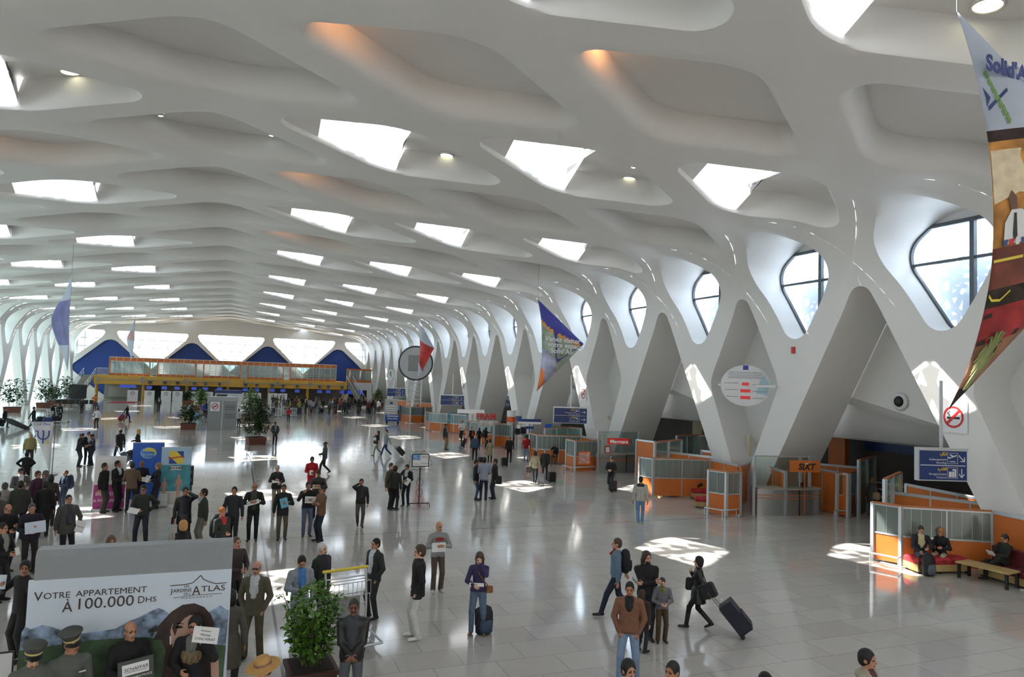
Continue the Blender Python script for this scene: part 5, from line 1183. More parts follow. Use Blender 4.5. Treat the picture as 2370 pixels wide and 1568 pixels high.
    for i, sg in enumerate((-1, 1)):              # right arm (image-left when facing the viewer) then left
        a = g('R' if sg < 0 else 'L', 'down'); T = ARMS[a] if isinstance(a, str) else a; S = tz(1.398, sg*sw)
        t = pel+V3(0, 0, 0)+u*(T[2]-.925)+V3(sg*T[0], 0, 0)-fwd*T[1]
        pole = V3(sg*.8, .5, -.6) if T[2] < 1.4 else V3(sg*.7, .0, -1)
        if a == 'hip': pole = V3(sg*1.0, .6, -.1)
        if a in ('cross', 'cross2'): pole = V3(sg*1, -.1, -1.0)
        el, w = ik(S, t, .285, .262, pole); d = nrm(w-el)
        P += [cone(S, el, (.062 if not fem else .053)*ar+jk*.5, .050*ar+jk*.4, 1, .03), cone(el, lerp(el, w, .93), .049*ar+jk*.4, .038*ar+jk*.4, 1 if not g('bare') else 0, .02)]
        nv = V3(-sg, 0, 0) if T[2] < .9 else (V3(-sg*.3, 1, .1) if a not in ('phone', 'face') else V3(-sg, .3, 0)); nv = nrm(nv-d*(nv@d)); side = np.cross(nv, d)
        ts = 1 if side @ V3(0, -.6, 1) > 0 else -1
        cur = .35 if a in ('down', 'swingf', 'swingb') else .8
        P += [cone(w-d*.02, w+d*.075, .030, .036, 0, .015, nv, 2.0)]
        for j in range(4):
            b = w+d*.082+side*(-.027+.018*j); ln = (.064, .074, .070, .054)[j] if ts < 0 else (.054, .070, .074, .064)[j]; c1 = cur*.6; d1 = d*cos(c1)+nv*sin(c1); d2 = d*cos(c1*2.6)+nv*sin(c1*2.6); m1 = b+d1*ln*.55
            P += [cone(b-d*.01, m1, fr, fr*.95, 0, .004), cone(m1, m1+d2*ln*.5, fr*.95, fr*.8, 0, .004)]
        b = w+d*.02+side*ts*.030; tp = b+nrm(d*.7+side*ts*.65+nv*.35)*.045
        P += [cone(b, tp, fr*1.25, fr*1.1, 0, .006), cone(tp, tp+nrm(d*.9+nv*.5+side*ts*.1)*.032, fr*1.1, fr*.9, 0, .004)]
        hands.append((w+d*.07+nv*.03, d, nv, side*ts))
    if g('argyle'):
        for x, z in ((-.075, 1.22), (.0, 1.20), (.075, 1.22)): P += [ell(tz(z, x, -.118 if x else -.128), (.026, .03, .05), 7, k=.004, pri=.05)]
    return P, hands, (hc, R)
def hair_prims(style, hc, R, s):
    q = lambda x, y, z: hc+R @ V3(x, y, z); P = []
    if style in ('short', 'bald', 'thick', 'crop'):
        e = {'short': .007, 'bald': .005, 'thick': .016, 'crop': .004}[style]
        P = [ell(q(0, .017, .026), (.076+e, .096+e, .102+e), 0, R), ell(q(0, .05, -.03), (.064+e, .055+e, .06+e), 0, R)]
        if style == 'bald': P += [dict(half(q(0, 0, .045), R @ V3(0, -.15, 1.0)), cut=True)]
        P += [dict(ell(q(0, -.108, -.034), (.078 if style != 'crop' else .086, .082, .112), 0, R), cut=True), half(q(0, 0, -.082), R @ V3(0, -.25, -1))]
        P += [dict(ell(q(sg*.088, -.002, -.028), (.03, .030, .042), 0, R), cut=True) for sg in (1, -1)]
    elif style in ('bob', 'long', 'curly'):
        e = .016 if style != 'curly' else .026
        P = [ell(q(0, .018, .026), (.076+e, .096+e, .103+e), 0, R), ell(q(0, .045, -.055), (.092+e*.6, .072, .085), 0, R, .03)]
        if style == 'long': P += [cone(q(-.05, .055, -.06), q(-.06, .06, -.26), .05, .035, 0, .03), cone(q(.05, .055, -.06), q(.06, .06, -.26), .05, .035, 0, .03), cone(q(0, .07, -.06), q(0, .08, -.25), .055, .04, 0, .03)]
        P += [dict(ell(q(0, -.085, -.055), (.062, .085, .125), 0, R), cut=True)]
    elif style == 'beanie':
        P = [ell(q(0, .012, .035), (.086, .106, .108), 0, R), half(q(0, 0, .012), R @ V3(0, .15, -1))]
    elif style == 'cap':
        P = [ell(q(0, .012, .03), (.082, .102, .102), 0, R), half(q(0, 0, .035), R @ V3(0, 0, -1)), cone(q(-.04, -.10, .04), q(.04, -.10, .04), .045, .045, 0, .01, R @ V3(0, 0, 1), 4), cone(q(-.03, -.14, .035), q(.03, -.14, .035), .04, .04, 0, .01, R @ V3(0, 0, 1), 4)]
    return P
def mesh_obj(name, P, Q, mi, mats, parent=None):
    me = bpy.data.meshes.new(name); me.vertices.add(len(P)); me.vertices.foreach_set('co', np.asarray(P, np.float32).ravel())
    me.loops.add(Q.size); me.loops.foreach_set('vertex_index', Q.ravel().astype(np.int32)); me.polygons.add(len(Q))
    me.polygons.foreach_set('loop_start', np.arange(0, Q.size, 4, dtype=np.int32)); me.polygons.foreach_set('loop_total', np.full(len(Q), 4, np.int32))
    for m in mats: me.materials.append(m)
    me.polygons.foreach_set('material_index', mi.astype(np.int32)); me.polygons.foreach_set('use_smooth', np.ones(len(Q), bool)); me.update(calc_edges=True); me.validate()
    o = bpy.data.objects.new(name, me); COL.objects.link(o)
    if parent is not None: o.parent = parent
    return o
def place(ft=None, hd=None, h=None):
    """where a figure stands: foot pixel and head pixel, or head pixel and height"""
    if ft is not None:
        p = at(*ft)
        if hd is not None and h is None:
            d = ray(*hd); t = (p.x*d[0]+p.y*d[1])/(d[0]**2+d[1]**2); h = CAM_Z+d[2]*t
        return p, h
    p = at(hd[0], hd[1], h); return Vector((p.x, p.y, 0)), h
def facing(p, deg):
    a = atan2(-p.x, p.y)+radians(deg)       # 0 looks at the viewpoint, 90 to the picture's right, 180 away
    return a
ALLP = []
def person(label, ft=None, hd=None, h=None, face=0, z=0.0, pos=None, **s):
    p, h = place(ft, hd, h) if pos is None else (Vector((pos[0], pos[1], 0)), h); k = h/1.75 if h else 1.0
    if s.get('sit'): k = s.get('scale', 1.0); h = 1.32*k
    D = max(6, depth((p.x, p.y, 1.0))); s['h_'] = min(.034, max(.0092, D*.00078))
    if 'grid' in s: s['h_'] = s['grid']
    P, hands, (hc, R) = body_prims(s); fld = Field(P, s['h_']); V, Q, mi = fld.mesh()
    sk = bm_(SKINS.get(s.get('skin', 't'), s.get('skin', 't')), .55, 'skin'); top, bot = s.get('top', '222222'), s.get('bot', '1c1c20')
    mats = [sk, bm_(top, s.get('trough', .8)), bm_(bot), bm_(s.get('shoe', '141212'), .4, 'shoe'), bm_(s.get('shirt', 'd8dade') if isinstance(s.get('shirt'), str) else 'd8dade'), bm_(s.get('dark', '16100d'), .6, 'brow'), bm_('8c5248', .5, 'lip'), bm_(s.get('x7', '20202a'))]
    o = mesh_obj('person', V*k, Q, mi, mats); o.location = (p.x, p.y, z); o.rotation_euler = (0, 0, facing(p, face)); tag(o, label, 'person', s.get('group'))
    st = s.get('hair', 'short')
    if st and st != 'none':
        hp_ = hair_prims(st, hc, R, s); f2 = Field(hp_, min(s['h_'], .013)); V2, Q2, m2 = f2.mesh()
        if len(V2): mesh_obj({'beanie': 'knitted_hat', 'cap': 'cap'}.get(st, 'hair'), V2*k, Q2, m2, [bm_(s.get('hc', '15110f'), .6, 'hair')], o)
    Wm = Matrix.Translation((p.x, p.y, z)) @ Matrix.Rotation(facing(p, face), 4, 'Z') @ Matrix.Scale(k, 4)
    info = dict(o=o, W=Wm, hands=[(Wm @ Vector(a), (Wm.to_3x3() @ Vector(b)).normalized(), (Wm.to_3x3() @ Vector(c)).normalized(), (Wm.to_3x3() @ Vector(d)).normalized()) for a, b, c, d in hands], head=(Wm @ Vector(hc), R), p=p, h=h, k=k, rz=facing(p, face)); ALLP.append(info)
    return info
def loc(i, x, y, z): return i['W'] @ Vector((x, y, z))
def axes(i): return i['W'].to_3x3()
# ------------------------------------------------------------------ things people carry
m_paper = M('white_paper', (.80, .80, .80), rough=.7, var=.02); m_ink = M('printed_ink', (.02, .02, .025), rough=.6, var=0)
def held_card(i, label, w, h_, off=(0, -.30, 1.18), tilt=.4, roll=0.0, yaw=0.0, mat=None, lines=(), name='paper', size=None, thick=.006, cat='paper'):
    """a sheet or board held in front of the body; lines of print face away from the holder"""
    c = loc(i, *off); R = Matrix.Rotation(i['rz']+yaw, 4, 'Z') @ Matrix.Rotation(-tilt, 4, 'X') @ Matrix.Rotation(roll, 4, 'Y')
    mb = MB(); mb.box(-w/2, w/2, -thick/2, thick/2, -h_/2, h_/2); o = mb.build(name, mat or m_paper); o.matrix_world = Matrix.Translation(c) @ R; tag(o, label, cat)
    if lines:
        mb = MB(); n = len(lines)
        for j, t in enumerate(lines):
            if isinstance(t, tuple): t, sz = t
            else: sz = size or h_/(n+1.2)
            write(mb, t, Matrix.Translation((0, -thick/2-.001, h_*.5*(1-2*(j+1)/(n+1)))), sz, depth_=.001)
        mb.build('lettering', m_ink, o)
    return o
def suitcase(label, p, rz, w=.42, h_=.62, d=.24, col='1a1c22', tilt=0.0, handle=.45, name='suitcase', grp=None):
    """upright or tilted wheeled case: body, handle, wheels; tilted back around its wheels"""
    e = empty(name, (p[0], p[1], 0), rz, label, 'suitcase', grp); m = bm_(col, .55, 'case'); T = Matrix.Translation((0, 0, .05)) @ Matrix.Rotation(tilt, 4, 'X') @ Matrix.Translation((0, 0, -.05))
    mb = MB(); ring = [tuple(q) for q in round_ring([(-w/2, .06), (w/2, .06), (w/2, .06+h_), (-w/2, .06+h_)], .06, 8, 3)[0]]
    mb.prism([(x, z) for x, z in ring], lambda q, s_: T @ Vector((q[0], d*s_, q[1]))); mb.build('shell', m, e)
    mb = MB(); mb.box(-w*.38, w*.38, d, d+.03, .12, .06+h_*.55, T=T); mb.build('front_pocket', m, e)
    mb = MB()
    for x in (-w*.28, w*.28): mb.tube([T @ Vector((x, .02, .05+h_)), T @ Vector((x, .02, .06+h_+handle))], .008, 6)
    mb.tube([T @ Vector((-w*.3, .02, .06+h_+handle)), T @ Vector((w*.3, .02, .06+h_+handle))], .013, 6); mb.build('handle', m_dgrey, e)
    for x in (-w*.4, w*.4):
        mb = MB(); mb.lathe([(0, -.015), (.045, -.015), (.045, .015), (0, .015)], n=12, T=T @ Matrix.Translation((x, .03, .05)) @ Matrix.Rotation(pi/2, 4, 'Y')); mb.build('wheel', m_black, e)
    return e
def bag(label, c, rz, w, h_, d, col, strap=None, name='bag', cat='bag', roll=0):
    e = empty(name, c, rz, label, cat); m = bm_(col, .6, 'bag'); mb = MB(); ring = [tuple(q) for q in round_ring([(-w*.5, -h_/2), (w*.5, -h_/2), (w*.46, h_/2), (-w*.46, h_/2)], min(w, h_)*.18, 8, 3)[0]]; T = Matrix.Rotation(roll, 4, 'Y')
    n = len(ring); L = [[T @ Vector((x*(1-.10*abs(t)), t*d/2, z)) for x, z in ring] for t in (-1, -.7, .7, 1)]
    L[0] = [T @ Vector((x*.86, -d/2, z*.9)) for x, z in ring]; L[3] = [T @ Vector((x*.86, d/2, z*.9)) for x, z in ring]
    for a, b in zip(L[:-1], L[1:]): bridge(mb, a, b, 0, True)
    mb.poly(L[0][::-1]); mb.poly(L[3]); mb.build('body', m, e)
    mb = MB(); mb.box(-w*.40, w*.40, -d/2-.015, -d/2, -.1*h_, .36*h_, T=T); mb.build('flap', m, e)
    if strap:
        q = e.matrix_basis if False else (Matrix.Translation(c) @ Matrix.Rotation(rz, 4, 'Z')).inverted(); mb = MB()
        mb.tube([q @ Vector(p) for p in strap], .013, 6); mb.build('strap', m, e)
    return e
def backpack(label, i=None, c=None, rz=0, s=1.0, col='16171a', col2=None, on_floor=False):
    if i is not None: c = loc(i, 0, .20, 1.22); rz = i['rz']+pi
    e = empty('backpack', c, rz, label, 'backpack'); m = bm_(col, .7, 'bag'); mb = MB()
    prof_ = [(0.0, -.25), (.6, -.25), (.95, -.20), (1.0, 0), (.95, .14), (.75, .23), (.3, .27), (0, .275)]
    mb.lathe([(r, z*s) for r, z in prof_], n=20, T=Matrix.Diagonal((.17*s, .115*s, 1, 1))); mb.build('body', m, e)
    mb = MB(); mb.lathe([(0, -.2*s), (.8, -.2*s), (1, -.12*s), (.9, .02*s), (0, .05*s)], n=16, T=Matrix.Translation((0, -.07*s, 0)) @ Matrix.Diagonal((.13*s, .09*s, 1, 1))); mb.build('front_pocket', bm_(col2 or col, .7, 'bag'), e)
    for x in (-.07, .07):
        mb = MB(); mb.tube([(x*s, .10*s, .2*s), (x*1.4*s, .24*s if not on_floor else .16*s, .16*s), (x*1.5*s, .20*s if not on_floor else .15*s, -.1*s), (x*s, .10*s, -.2*s)], .016*s, 6); mb.build('strap', bm_(col, .7, 'bag'), e)
    return e
# ------------------------------------------------------------------ people in the right half and middle, nearest first
K = '17171a'; DK = '1d1e20'
i = person('man in tan zip jacket and light blue jeans, hands in pockets', hd=(1458, 1347), h=1.76, face=-2, top='7c5440', bot='7d93ae', shirt='1a1a1e', slen=.12, R='pocket', L='pocket', stance=.15, skin='t', hem=.90, hair='crop', fat=1.05, shoe='b5b0a8', hpit=.1)
i = person('long-haired man with goatee in black fleece, arms crossed', hd=(1497, 1277), h=1.80, face=12, top='131316', bot='1b1d24', R='cross', L='cross2', skin='r', hair='long', hc='3a2a20', beard=True, hyaw=.35, hem=.92)
i = person('boy in lilac-grey jumper and brown trousers looking at his hands', ft=(1530, 1486), hd=(1537, 1337), face=14, top='6c6a72', bot='4c3a26', R='belly', L='belly', skin='p', hair='short', hc='3c3027', hpit=.35, shirt='6f7444', slen=.05, shoe='3a332b', loose=True, hem=.94)
i = person('child with long brown hair mostly hidden behind the tan jacket', hd=(1487, 1366), h=1.22, face=150, top='3a2c24', bot='26262c', hair='long', hc='3b291e', skin='p')
i = person('man striding left in denim jacket with a black backpack', hd=(1428, 1243), h=1.78, face=-85, top='5e788c', bot='1d2536', walk=1.05, L='down', R='pull', skin='r', hc='4a3a30', shirt='7c2028', slen=.05, hem=.95, shoe='1a1512')
p_ = backpack('black backpack on the back of the man in denim jacket', i)
q = loc(i, -.27, 1.05, 0); suitcase('dark trolley case pulled by the man in denim jacket', q, i['rz'], .40, .52, .22, '15161b', tilt=.75)
i = person('woman in knee-length black leather coat walking left in heeled boots', ft=(1614, 1455), hd=(1609, 1285), face=-92, top='141516', trough=.35, bot='0d0d0f', hem=.62, walk=.85, boots=True, heels=True, shoe='0d0c0c', hair='bob', hc='0f0d0d', skin='p', fem=True, R=(.10, -.18, 1.33), L='pull', leg=.92)
bag('black shoulder bag at the hip of the woman in leather coat', loc(i, -.24, -.16, .98), i['rz']+1.5, .30, .27, .10, '141516', [loc(i, -.22, -.1, 1.12), loc(i, -.16, -.06, 1.36), loc(i, -.12, .02, 1.46)])
bag('grey laptop bag behind the woman in leather coat', loc(i, .28, .24, 1.0), i['rz']+1.3, .38, .32, .12, '1f2121', [loc(i, .25, .2, 1.16), loc(i, .15, .08, 1.42)], roll=-.45)
q = loc(i, .27, 1.02, 0); e = suitcase('large dark blue trolley case pulled by the woman in leather coat', q, i['rz'], .44, .70, .30, '171b2c', tilt=.72, handle=.36)
mb = MB(); mb.box(-.05, .05, -.01, .01, -.03, .03); o = mb.build('luggage_tag', m_paper, e); o.location = (0, -.42, .72)
i = person('woman in purple jumper and jeans with a hand to her bowed face', ft=(1104, 1468), hd=(1101, 1277), face=-4, top='362d58', bot='56677e', fem=True, R='belly', L='face', skin='p', hair='long', hc='4c382c', hpit=.45, shoe='7c5a38', stance=.13, hem=.95, thin=True)
held_card(i, 'white paper folded at the waist of the woman in purple jumper', .30, .07, (-.03, -.22, 1.10), .3)
bag('small tan handbag at the side of the woman in purple jumper', loc(i, .24, -.05, .97), i['rz']+.3, .16, .14, .07, '8a5a3a', [loc(i, .22, -.05, 1.02), loc(i, .05, -.14, 1.25), loc(i, -.08, -.05, 1.45)])
q = at(1118, 1472); backpack('navy and black backpack standing on the floor by the woman in purple jumper', c=(q.x+.05, q.y+.10, .27), rz=.1, s=1.15, col='191c24', col2='31435c', on_floor=True)
i = person('man in black blazer and white trousers turned left', ft=(963, 1478), hd=(957, 1262), face=-78, top='17181a', bot='cdcfcb', R='pocket', L='pocket', skin='p', hair='thick', hc='453428', shoe='e2e2e0', hem=.80, stance=.12, loose=True)
i = person('bald man in grey hooded sweatshirt and brown cargo trousers holding a blank paper', ft=(1010, 1370), hd=(1006, 1208), face=14, top='8d8f92', bot='54463c', hair='none', skin='m', R='chest', L='chest', hyaw=.3, hood=1, loose=True, shoe='c8c8c8', hem=.92)
held_card(i, 'blank white paper held by the bald man in grey sweatshirt', .34, .22, (-.06, -.31, 1.18), .1)
mb = MB(); mb.prism([(.12*cos(t), .05*sin(t)) for t in np.linspace(0, 2*pi, 15)[:-1]], lambda q, s_: Vector((q[0], -.158-.004*s_, 1.34+q[1]))); mb.build('red_print', bm_('a03028'), i['o']).matrix_basis = Matrix.Scale(i['k'], 4)
i = person('man in dark grey suit and open white shirt facing left by the luggage trolley', ft=(862, 1432), hd=(850, 1247), face=-52, top='2c302f', bot='2a2e2d', shirt='c6cfd8', slen=.40, swid=.045, R='pocket', L='pocket', skin='m', hair='short', hem=.82, stance=.11)
i = person('man in black leather jacket with clasped hands beside the nearest plant', hd=(820, 1387), h=1.77, face=-2, top='17171a', trough=.4, bot='55585e', shirt='3c4046', slen=.32, swid=.04, R='clasp', L='clasp', skin='d', hair='crop', hc='332e2b', hem=.86, fat=1.08, moust=True)
i = person('man in pale grey and blue jacket looking down behind the nearest plant', ft=(688, 1493), hd=(690, 1285), face=16, top='8f989f', bot='7d8fa6', shirt='4a78b4', slen=.34, swid=.05, R=(.10, -.26, 1.12), L='down', skin='m', hair='short', hpit=.45, shoe='c9c9c4', loose=True)
i = person('white-haired man in dark green jacket looking right by the luggage trolley', hd=(747, 1257), h=1.76, face=50, top='262a26', bot='23252a', shirt='2a2034', slen=.3, swid=.05, skin='p', hair='short', hc='c8c8c6', fat=1.12)
i = person('elderly man with glasses in olive brown suit and white shirt', ft=(583, 1525), hd=(580, 1301), face=-14, top='5f594a', bot='55503f', shirt='d2d4d4', slen=.30, swid=.035, skin='r', hair='bald', hc='8d8d8c', glasses=True, R='pocket', L='pocket', stance=.14, hem=.80, loose=True, tie=False)
i = person('man in grey shirt under a wide straw hat at the bottom edge', hd=(612, 1528), h=1.70, face=-55, top='7a828c', bot='333840', hair='short', hc='4a443e', skin='r', hpit=.25)
hw = i['head'][0]; e = empty('straw_hat', hw+Vector((0, 0, .07)), i['rz'], 'wide-brimmed straw hat with a printed band on the man at the bottom edge', 'hat')
mb = MB(); mb.lathe([(.215, -.012), (.20, -.002), (.15, .0), (.105, .012), (.10, .05), (.085, .095), (.05, .105), (0, .092)], n=32, T=Matrix.Rotation(.22, 4, 'X')); mb.build('crown_brim', M('straw', (.50, .28, .09), rough=.8, var=.15, scale=40), e)
mb = MB(); mb.lathe([(.107, .012), (.104, .045)], n=32, T=Matrix.Rotation(.22, 4, 'X')); mb.build('hat_band', M('hat_band_print', (.22, .12, .09), rough=.8, var=.8, scale=30), e)
i = person('dark-haired man in beige jacket in profile at the bottom right', hd=(2008, 1505), h=1.76, face=72, top='a59c8c', bot='3a3c40', shirt='5a3038', slen=.08, skin='m', hair='thick', hc='0e0c0c', hood=1)
i = person('dark-haired man at the bottom edge below the tan jacket', hd=(1456, 1529), h=1.76, face=28, top='24262a', bot='202226', shirt='b8c4d4', skin='m', hair='thick', hc='0c0b0b', slen=.1, moust=True)
i = person('short-haired man at the bottom edge right of centre', hd=(1556, 1532), h=1.76, face=-32, top='3a2c28', bot='202226', skin='t', hair='short', hc='120f0e')
i = person('top of a dark-haired head just entering at the bottom edge', hd=(1773, 1560), h=1.72, face=20, top='2c2c30', bot='202226', skin='t', hair='thick', hc='0f0d0d')
# seated by the nearest booth
i = person('seated man in dark jacket and jeans reading in the sun', ft=(2131, 1318), face=12, sit=True, scale=1.0, z=-.03, top='23252f', bot='4c5a6c', shirt='c9b98e', slen=.28, swid=.04, R='lap', L=(.14, -.30, 1.12), skin='r', hair='short', hc='3a2e28', hpit=.35, lean=-.02, group=None)
i = person('seated blond woman in black jumper and cream trousers in the sun', ft=(2178, 1318), face=-14, sit=True, scale=.95, z=-.03, top='15151a', bot='b3aa8c', R='lap', L=(.10, -.28, 1.16), fem=True, skin='r', hair='bob', hc='b07c40', hpit=.15, hyaw=-.4)
q = at(2152, 1334); backpack('grey and black rucksack on the floor between the seated couple', c=(q.x, q.y+.05, .30), rz=.1, s=1.25, col='26282b', col2='5a5f66', on_floor=True)
WN = lambda t, o: tuple(BW0+BD*t+BN*o)
BW0, BW1 = T2(2297, 1184), T2(2400, 1205); BD = (BW1-BW0).normalized(); BN = Vector((BD.y, -BD.x)); BN = BN if BN.x < 0 else -BN
i = person('man in dark green jacket reading with crossed legs on the dark red bench', pos=WN(.75, .50), face=-48, sit='cross', scale=1.0, z=-.02, top='20241f', bot='1e2022', R=(.06, -.32, 1.14), L=(.06, -.32, 1.12), skin='r', hair='short', hc='2a2420', hpit=.35, lean=-.12)
o = held_card(i, 'open white book held by the man on the dark red bench', .26, .17, (0, -.40, .78), -.6, name='book', cat='book')
i = person('person in blue trousers cut off by the right edge on the dark red bench', pos=WN(2.05, .50), face=-55, sit=True, scale=1.0, z=-.02, top='191a1d', bot='22304a', R='lap', L='lap', skin='r', hc='2a2420', shoe='c9c9cc')
# middle ground
i = person('man in pale grey hooded jacket and blue jeans walking away', ft=(1481, 1213), hd=(1483, 1103), face=178, top='a5a49f', bot='5d86ae', R='down', L='down', skin='t', hood=5, dark='15151a', hair='short', hc='0d0c0c', stance=.07, shoe='a7a79c')
i = person('man in black jacket looking at his phone beside a small black case', ft=(1414, 1138), hd=(1416, 1056), face=-18, top='1d1e1d', bot='22242b', R='belly', L='belly', skin='p', hpit=.4, hc='121010', walk=.5)
q = at(1422, 1140); suitcase('small black trolley case at the feet of the man looking at his phone', q, .3, .34, .48, .22, '121214')
for (ft, hd, fc, kw, lab) in (((1100, 1158), (1097, 1064), 80, dict(top='17171b', bot='33435c', hc='121010', x7='cccccc'), 'man in black jacket and jeans at the left of the group of three'),
                              ((1118, 1160), (1117, 1059), 178, dict(top='8e95a6', bot='22283c', hc='0e0c0c', R='belly', L='belly'), 'man in pale blue shirt seen from behind in the group of three'),
                              ((1143, 1156), (1141, 1062), -75, dict(top='26261f', bot='24303c', hc='2a221c', R='belly', hem=.8), 'man in dark olive coat at the right of the group of three')):
    i = person(lab, ft=ft, hd=hd, face=fc, skin='t', **kw)
    if 'olive' in lab: bag('black bag hanging behind the man in dark olive coat', loc(i, .25, .12, .86), i['rz']+1.4, .30, .36, .12, '15151a', [loc(i, .24, .1, 1.03), loc(i, .12, .02, 1.44)])
i = person('woman in cream jacket and dark jeans walking away in boots', ft=(1237, 1119), hd=(1233, 1043), face=176, top='a39b82', bot='28343e', fem=True, hair='bob', hc='1c1613', skin='p', boots=True, walk=.7, fat=1.1)
q = loc(i, -.32, .2, 0); suitcase('grey patterned shopping trolley beside the woman in cream jacket', loc(i, -.40, .62, 0), i['rz'], .34, .5, .26, '6a6c6e', tilt=.3)
bag('brown fringed bag held by the woman in cream jacket', loc(i, .32, .05, .72), i['rz'], .34, .34, .14, '4a3f3a')
i = person('grey-haired man in dark green coat walking away with a black trolley case', ft=(1260, 1112), hd=(1257, 1039), face=174, top='1e2521', bot='28333c', skin='p', hair='short', hc='8b8880', R='pull', L='down', hem=.78, fat=1.12)
suitcase('upright black trolley case behind the grey-haired man in dark green coat', at(1279, 1119), .2, .40, .50, .24, '111113')
i = person('person in bright red jacket and pale jeans facing the booths', ft=(1217, 1068), hd=(1219, 1007), face=165, top='a3141c', bot='7490ac', hair='thick', hc='1c1512', skin='t', R='down', L='belly')
bag('orange bag beside the person in red jacket', loc(i, -.36, -.05, .78), i['rz'], .28, .34, .14, 'b57a2c', [loc(i, -.34, -.05, .96), loc(i, -.2, 0, 1.1)])
bag('big black shoulder bag beside the person in red jacket', loc(i, -.50, -.1, .95), i['rz'], .34, .42, .2, '17181c', [loc(i, -.48, -.08, 1.16), loc(i, -.15, 0, 1.42)])
i = person('man in black jumper walking away pulling an upright black case', ft=(1178, 1072), hd=(1173, 1010), face=178, top='17191b', bot='191a1c', hair='short', hc='6a6058', skin='p', R='pull', L='down', hem=.9)
suitcase('black cabin case with red handle behind the man in black jumper', at(1169, 1081), .1, .36, .48, .22, '141416')
i = person('woman in beige trench coat seen from behind', ft=(1133, 1072), hd=(1132, 1017), face=172, top='94866a', bot='2a2826', hem=.55, fem=True, hair='bob', hc='1a1412', skin='p', R='belly', L='down')
i = person('grey-capped man in printed denim jacket seen from behind', ft=(1098, 1066), hd=(1101, 1007), face=176, top='3b4c62', bot='191b20', hair='cap', hc='8a8474', skin='p', fat=1.18)
bag('black travel bag on the floor right of the denim jacket man', (at(1116, 1070).x, at(1116, 1070).y, .16), .2, .55, .30, .28, '161718')
i = person('man in dark waistcoat over pale shirt with khaki trousers', ft=(1030, 1042), hd=(1028, 981), face=62, top='2c2d30', bot='86714a', shirt='7d8fae', skin='d', R='down', L='down', hem=.86)
i = person('man in white shirt and dark trousers near the sea poster', ft=(1068, 1023), hd=(1068, 972), face=-28, top='d2d2d6', bot='1f222a', R='belly', L='belly', walk=.5, skin='t', hem=.96, thin=True, hair='bald', hc='2a2420')
suitcase('tilted dark blue case beside the man in white shirt', at(1074, 1037), 1.2, .42, .62, .26, '181a26', tilt=.35)
i = person('person in black with bright red scarf in the group by the glass booth', ft=(1091, 1037), hd=(1092, 989), face=40, top='17171b', bot='15151a', shirt='c0382a', slen=.42, swid=.05, skin='p', hair='short', hc='4a3a30', L='hip')
i = person('dark-haired woman in the middle of the group by the glass booth', ft=(1108, 1034), hd=(1106, 991), face=200, top='1a1a1e', bot='241a1c', fem=True, hair='bob', hc='120f0e', L='belly')
i = person('traveller with raised arm and backpack in the group by the glass booth', ft=(1124, 1037), hd=(1123, 990), face=110, top='17171c', bot='20242c', hair='bob', hc='141010', L='reach', skin='p'); backpack('dark backpack on the traveller with raised arm', i, s=1.1)
i = person('young woman in black top and pale trousers walking left', ft=(873, 1055), hd=(876, 997), face=-80, top='16161a', bot='8e8e88', fem=True, hair='long', hc='3a2820', walk=.85, R='face', L='down', skin='p', shoe='7a2a2a', bare=True)
bag('black handbag of the young woman walking left', loc(i, .2, -.25, .95), i['rz'], .28, .22, .12, '131316', [loc(i, .18, -.2, 1.06), loc(i, .16, -.02, 1.3)])
i = person('young man in grey sweatshirt and blue jeans walking left', ft=(892, 1057), hd=(891, 994), face=-78, top='8a9096', bot='2e4468', walk=1.0, L='pull', R='down', skin='p', hair='crop', hc='3a2c24', shoe='b9bcc0')
suitcase('dark green trolley case pulled by the young man in grey sweatshirt', loc(i, .27, 1.0, 0), i['rz'], .44, .62, .28, '25281f', tilt=.7)
i = person('man in olive jacket half hidden beside the black wrought sign stand', ft=(902, 1180), hd=(902, 1072), face=52, top='4c4a3a', bot='1d1d1f', hc='3a2c24', skin='p')
i = person('man in dark jacket with his back turned beside the wrought sign stand', ft=(911, 1182), hd=(912, 1079), face=160, top='1f2122', bot='121214', hair='thick', hc='0e0c0c', skin='t', lean=.06)
i = person('man in black suit holding papers left of the wrought sign stand', ft=(939, 1172), hd=(940, 1075), face=-22, top='16171a', bot='131417', shirt='d0d2d6', slen=.16, R='face', L='belly', skin='t', hc='0f0d0d', hpit=.3)
held_card(i, 'white papers under the arm of the man in black suit', .20, .28, (.14, -.27, 1.06), .3, roll=.5)
i = person('man in dark brown jacket talking on a phone in the middle of the hall', ft=(832, 1220), hd=(833, 1107), face=4, top='2a2522', bot='4a4844', shirt='20242c', slen=.35, swid=.05, R='phone', L='down', skin='t', hc='14100f', walk=.35, hem=.9)
i = person('man in light brown jacket with crossed arms', ft=(740, 1254), hd=(741, 1124), face=-62, top='6e4f3b', bot='1b2130', R='cross', L='cross2', skin='t', hc='12100f', hem=.86)
i = person('man in black jumper and grey-blue trousers showing a printed sign', ft=(708, 1242), hd=(709, 1116), face=8, top='141417', bot='55637a', R='high', L='chest', skin='t', hc='12100f', hem=.95, hyaw=.2)
held_card(i, 'white printed sign held by the man in black jumper', .34, .21, (.04, -.31, 1.22), .05, roll=.06, lines=('Mr KANE', 'et RAFFI MAHO'), size=.06)
i = person('man in black leather jacket behind the crossed arms holding a cardboard note', hd=(738, 1089), h=1.74, face=-4, top='1a1b1c', trough=.4, bot='2a2f3a', R='chest', L='chest', skin='t', hair='cap', hc='141416')
held_card(i, 'small cardboard note held by the man in black leather jacket', .24, .14, (-.05, -.31, 1.2), .2, mat=M('cardboard', (.62, .54, .36), rough=.8, var=.08), lines=('AMEX',), size=.07)
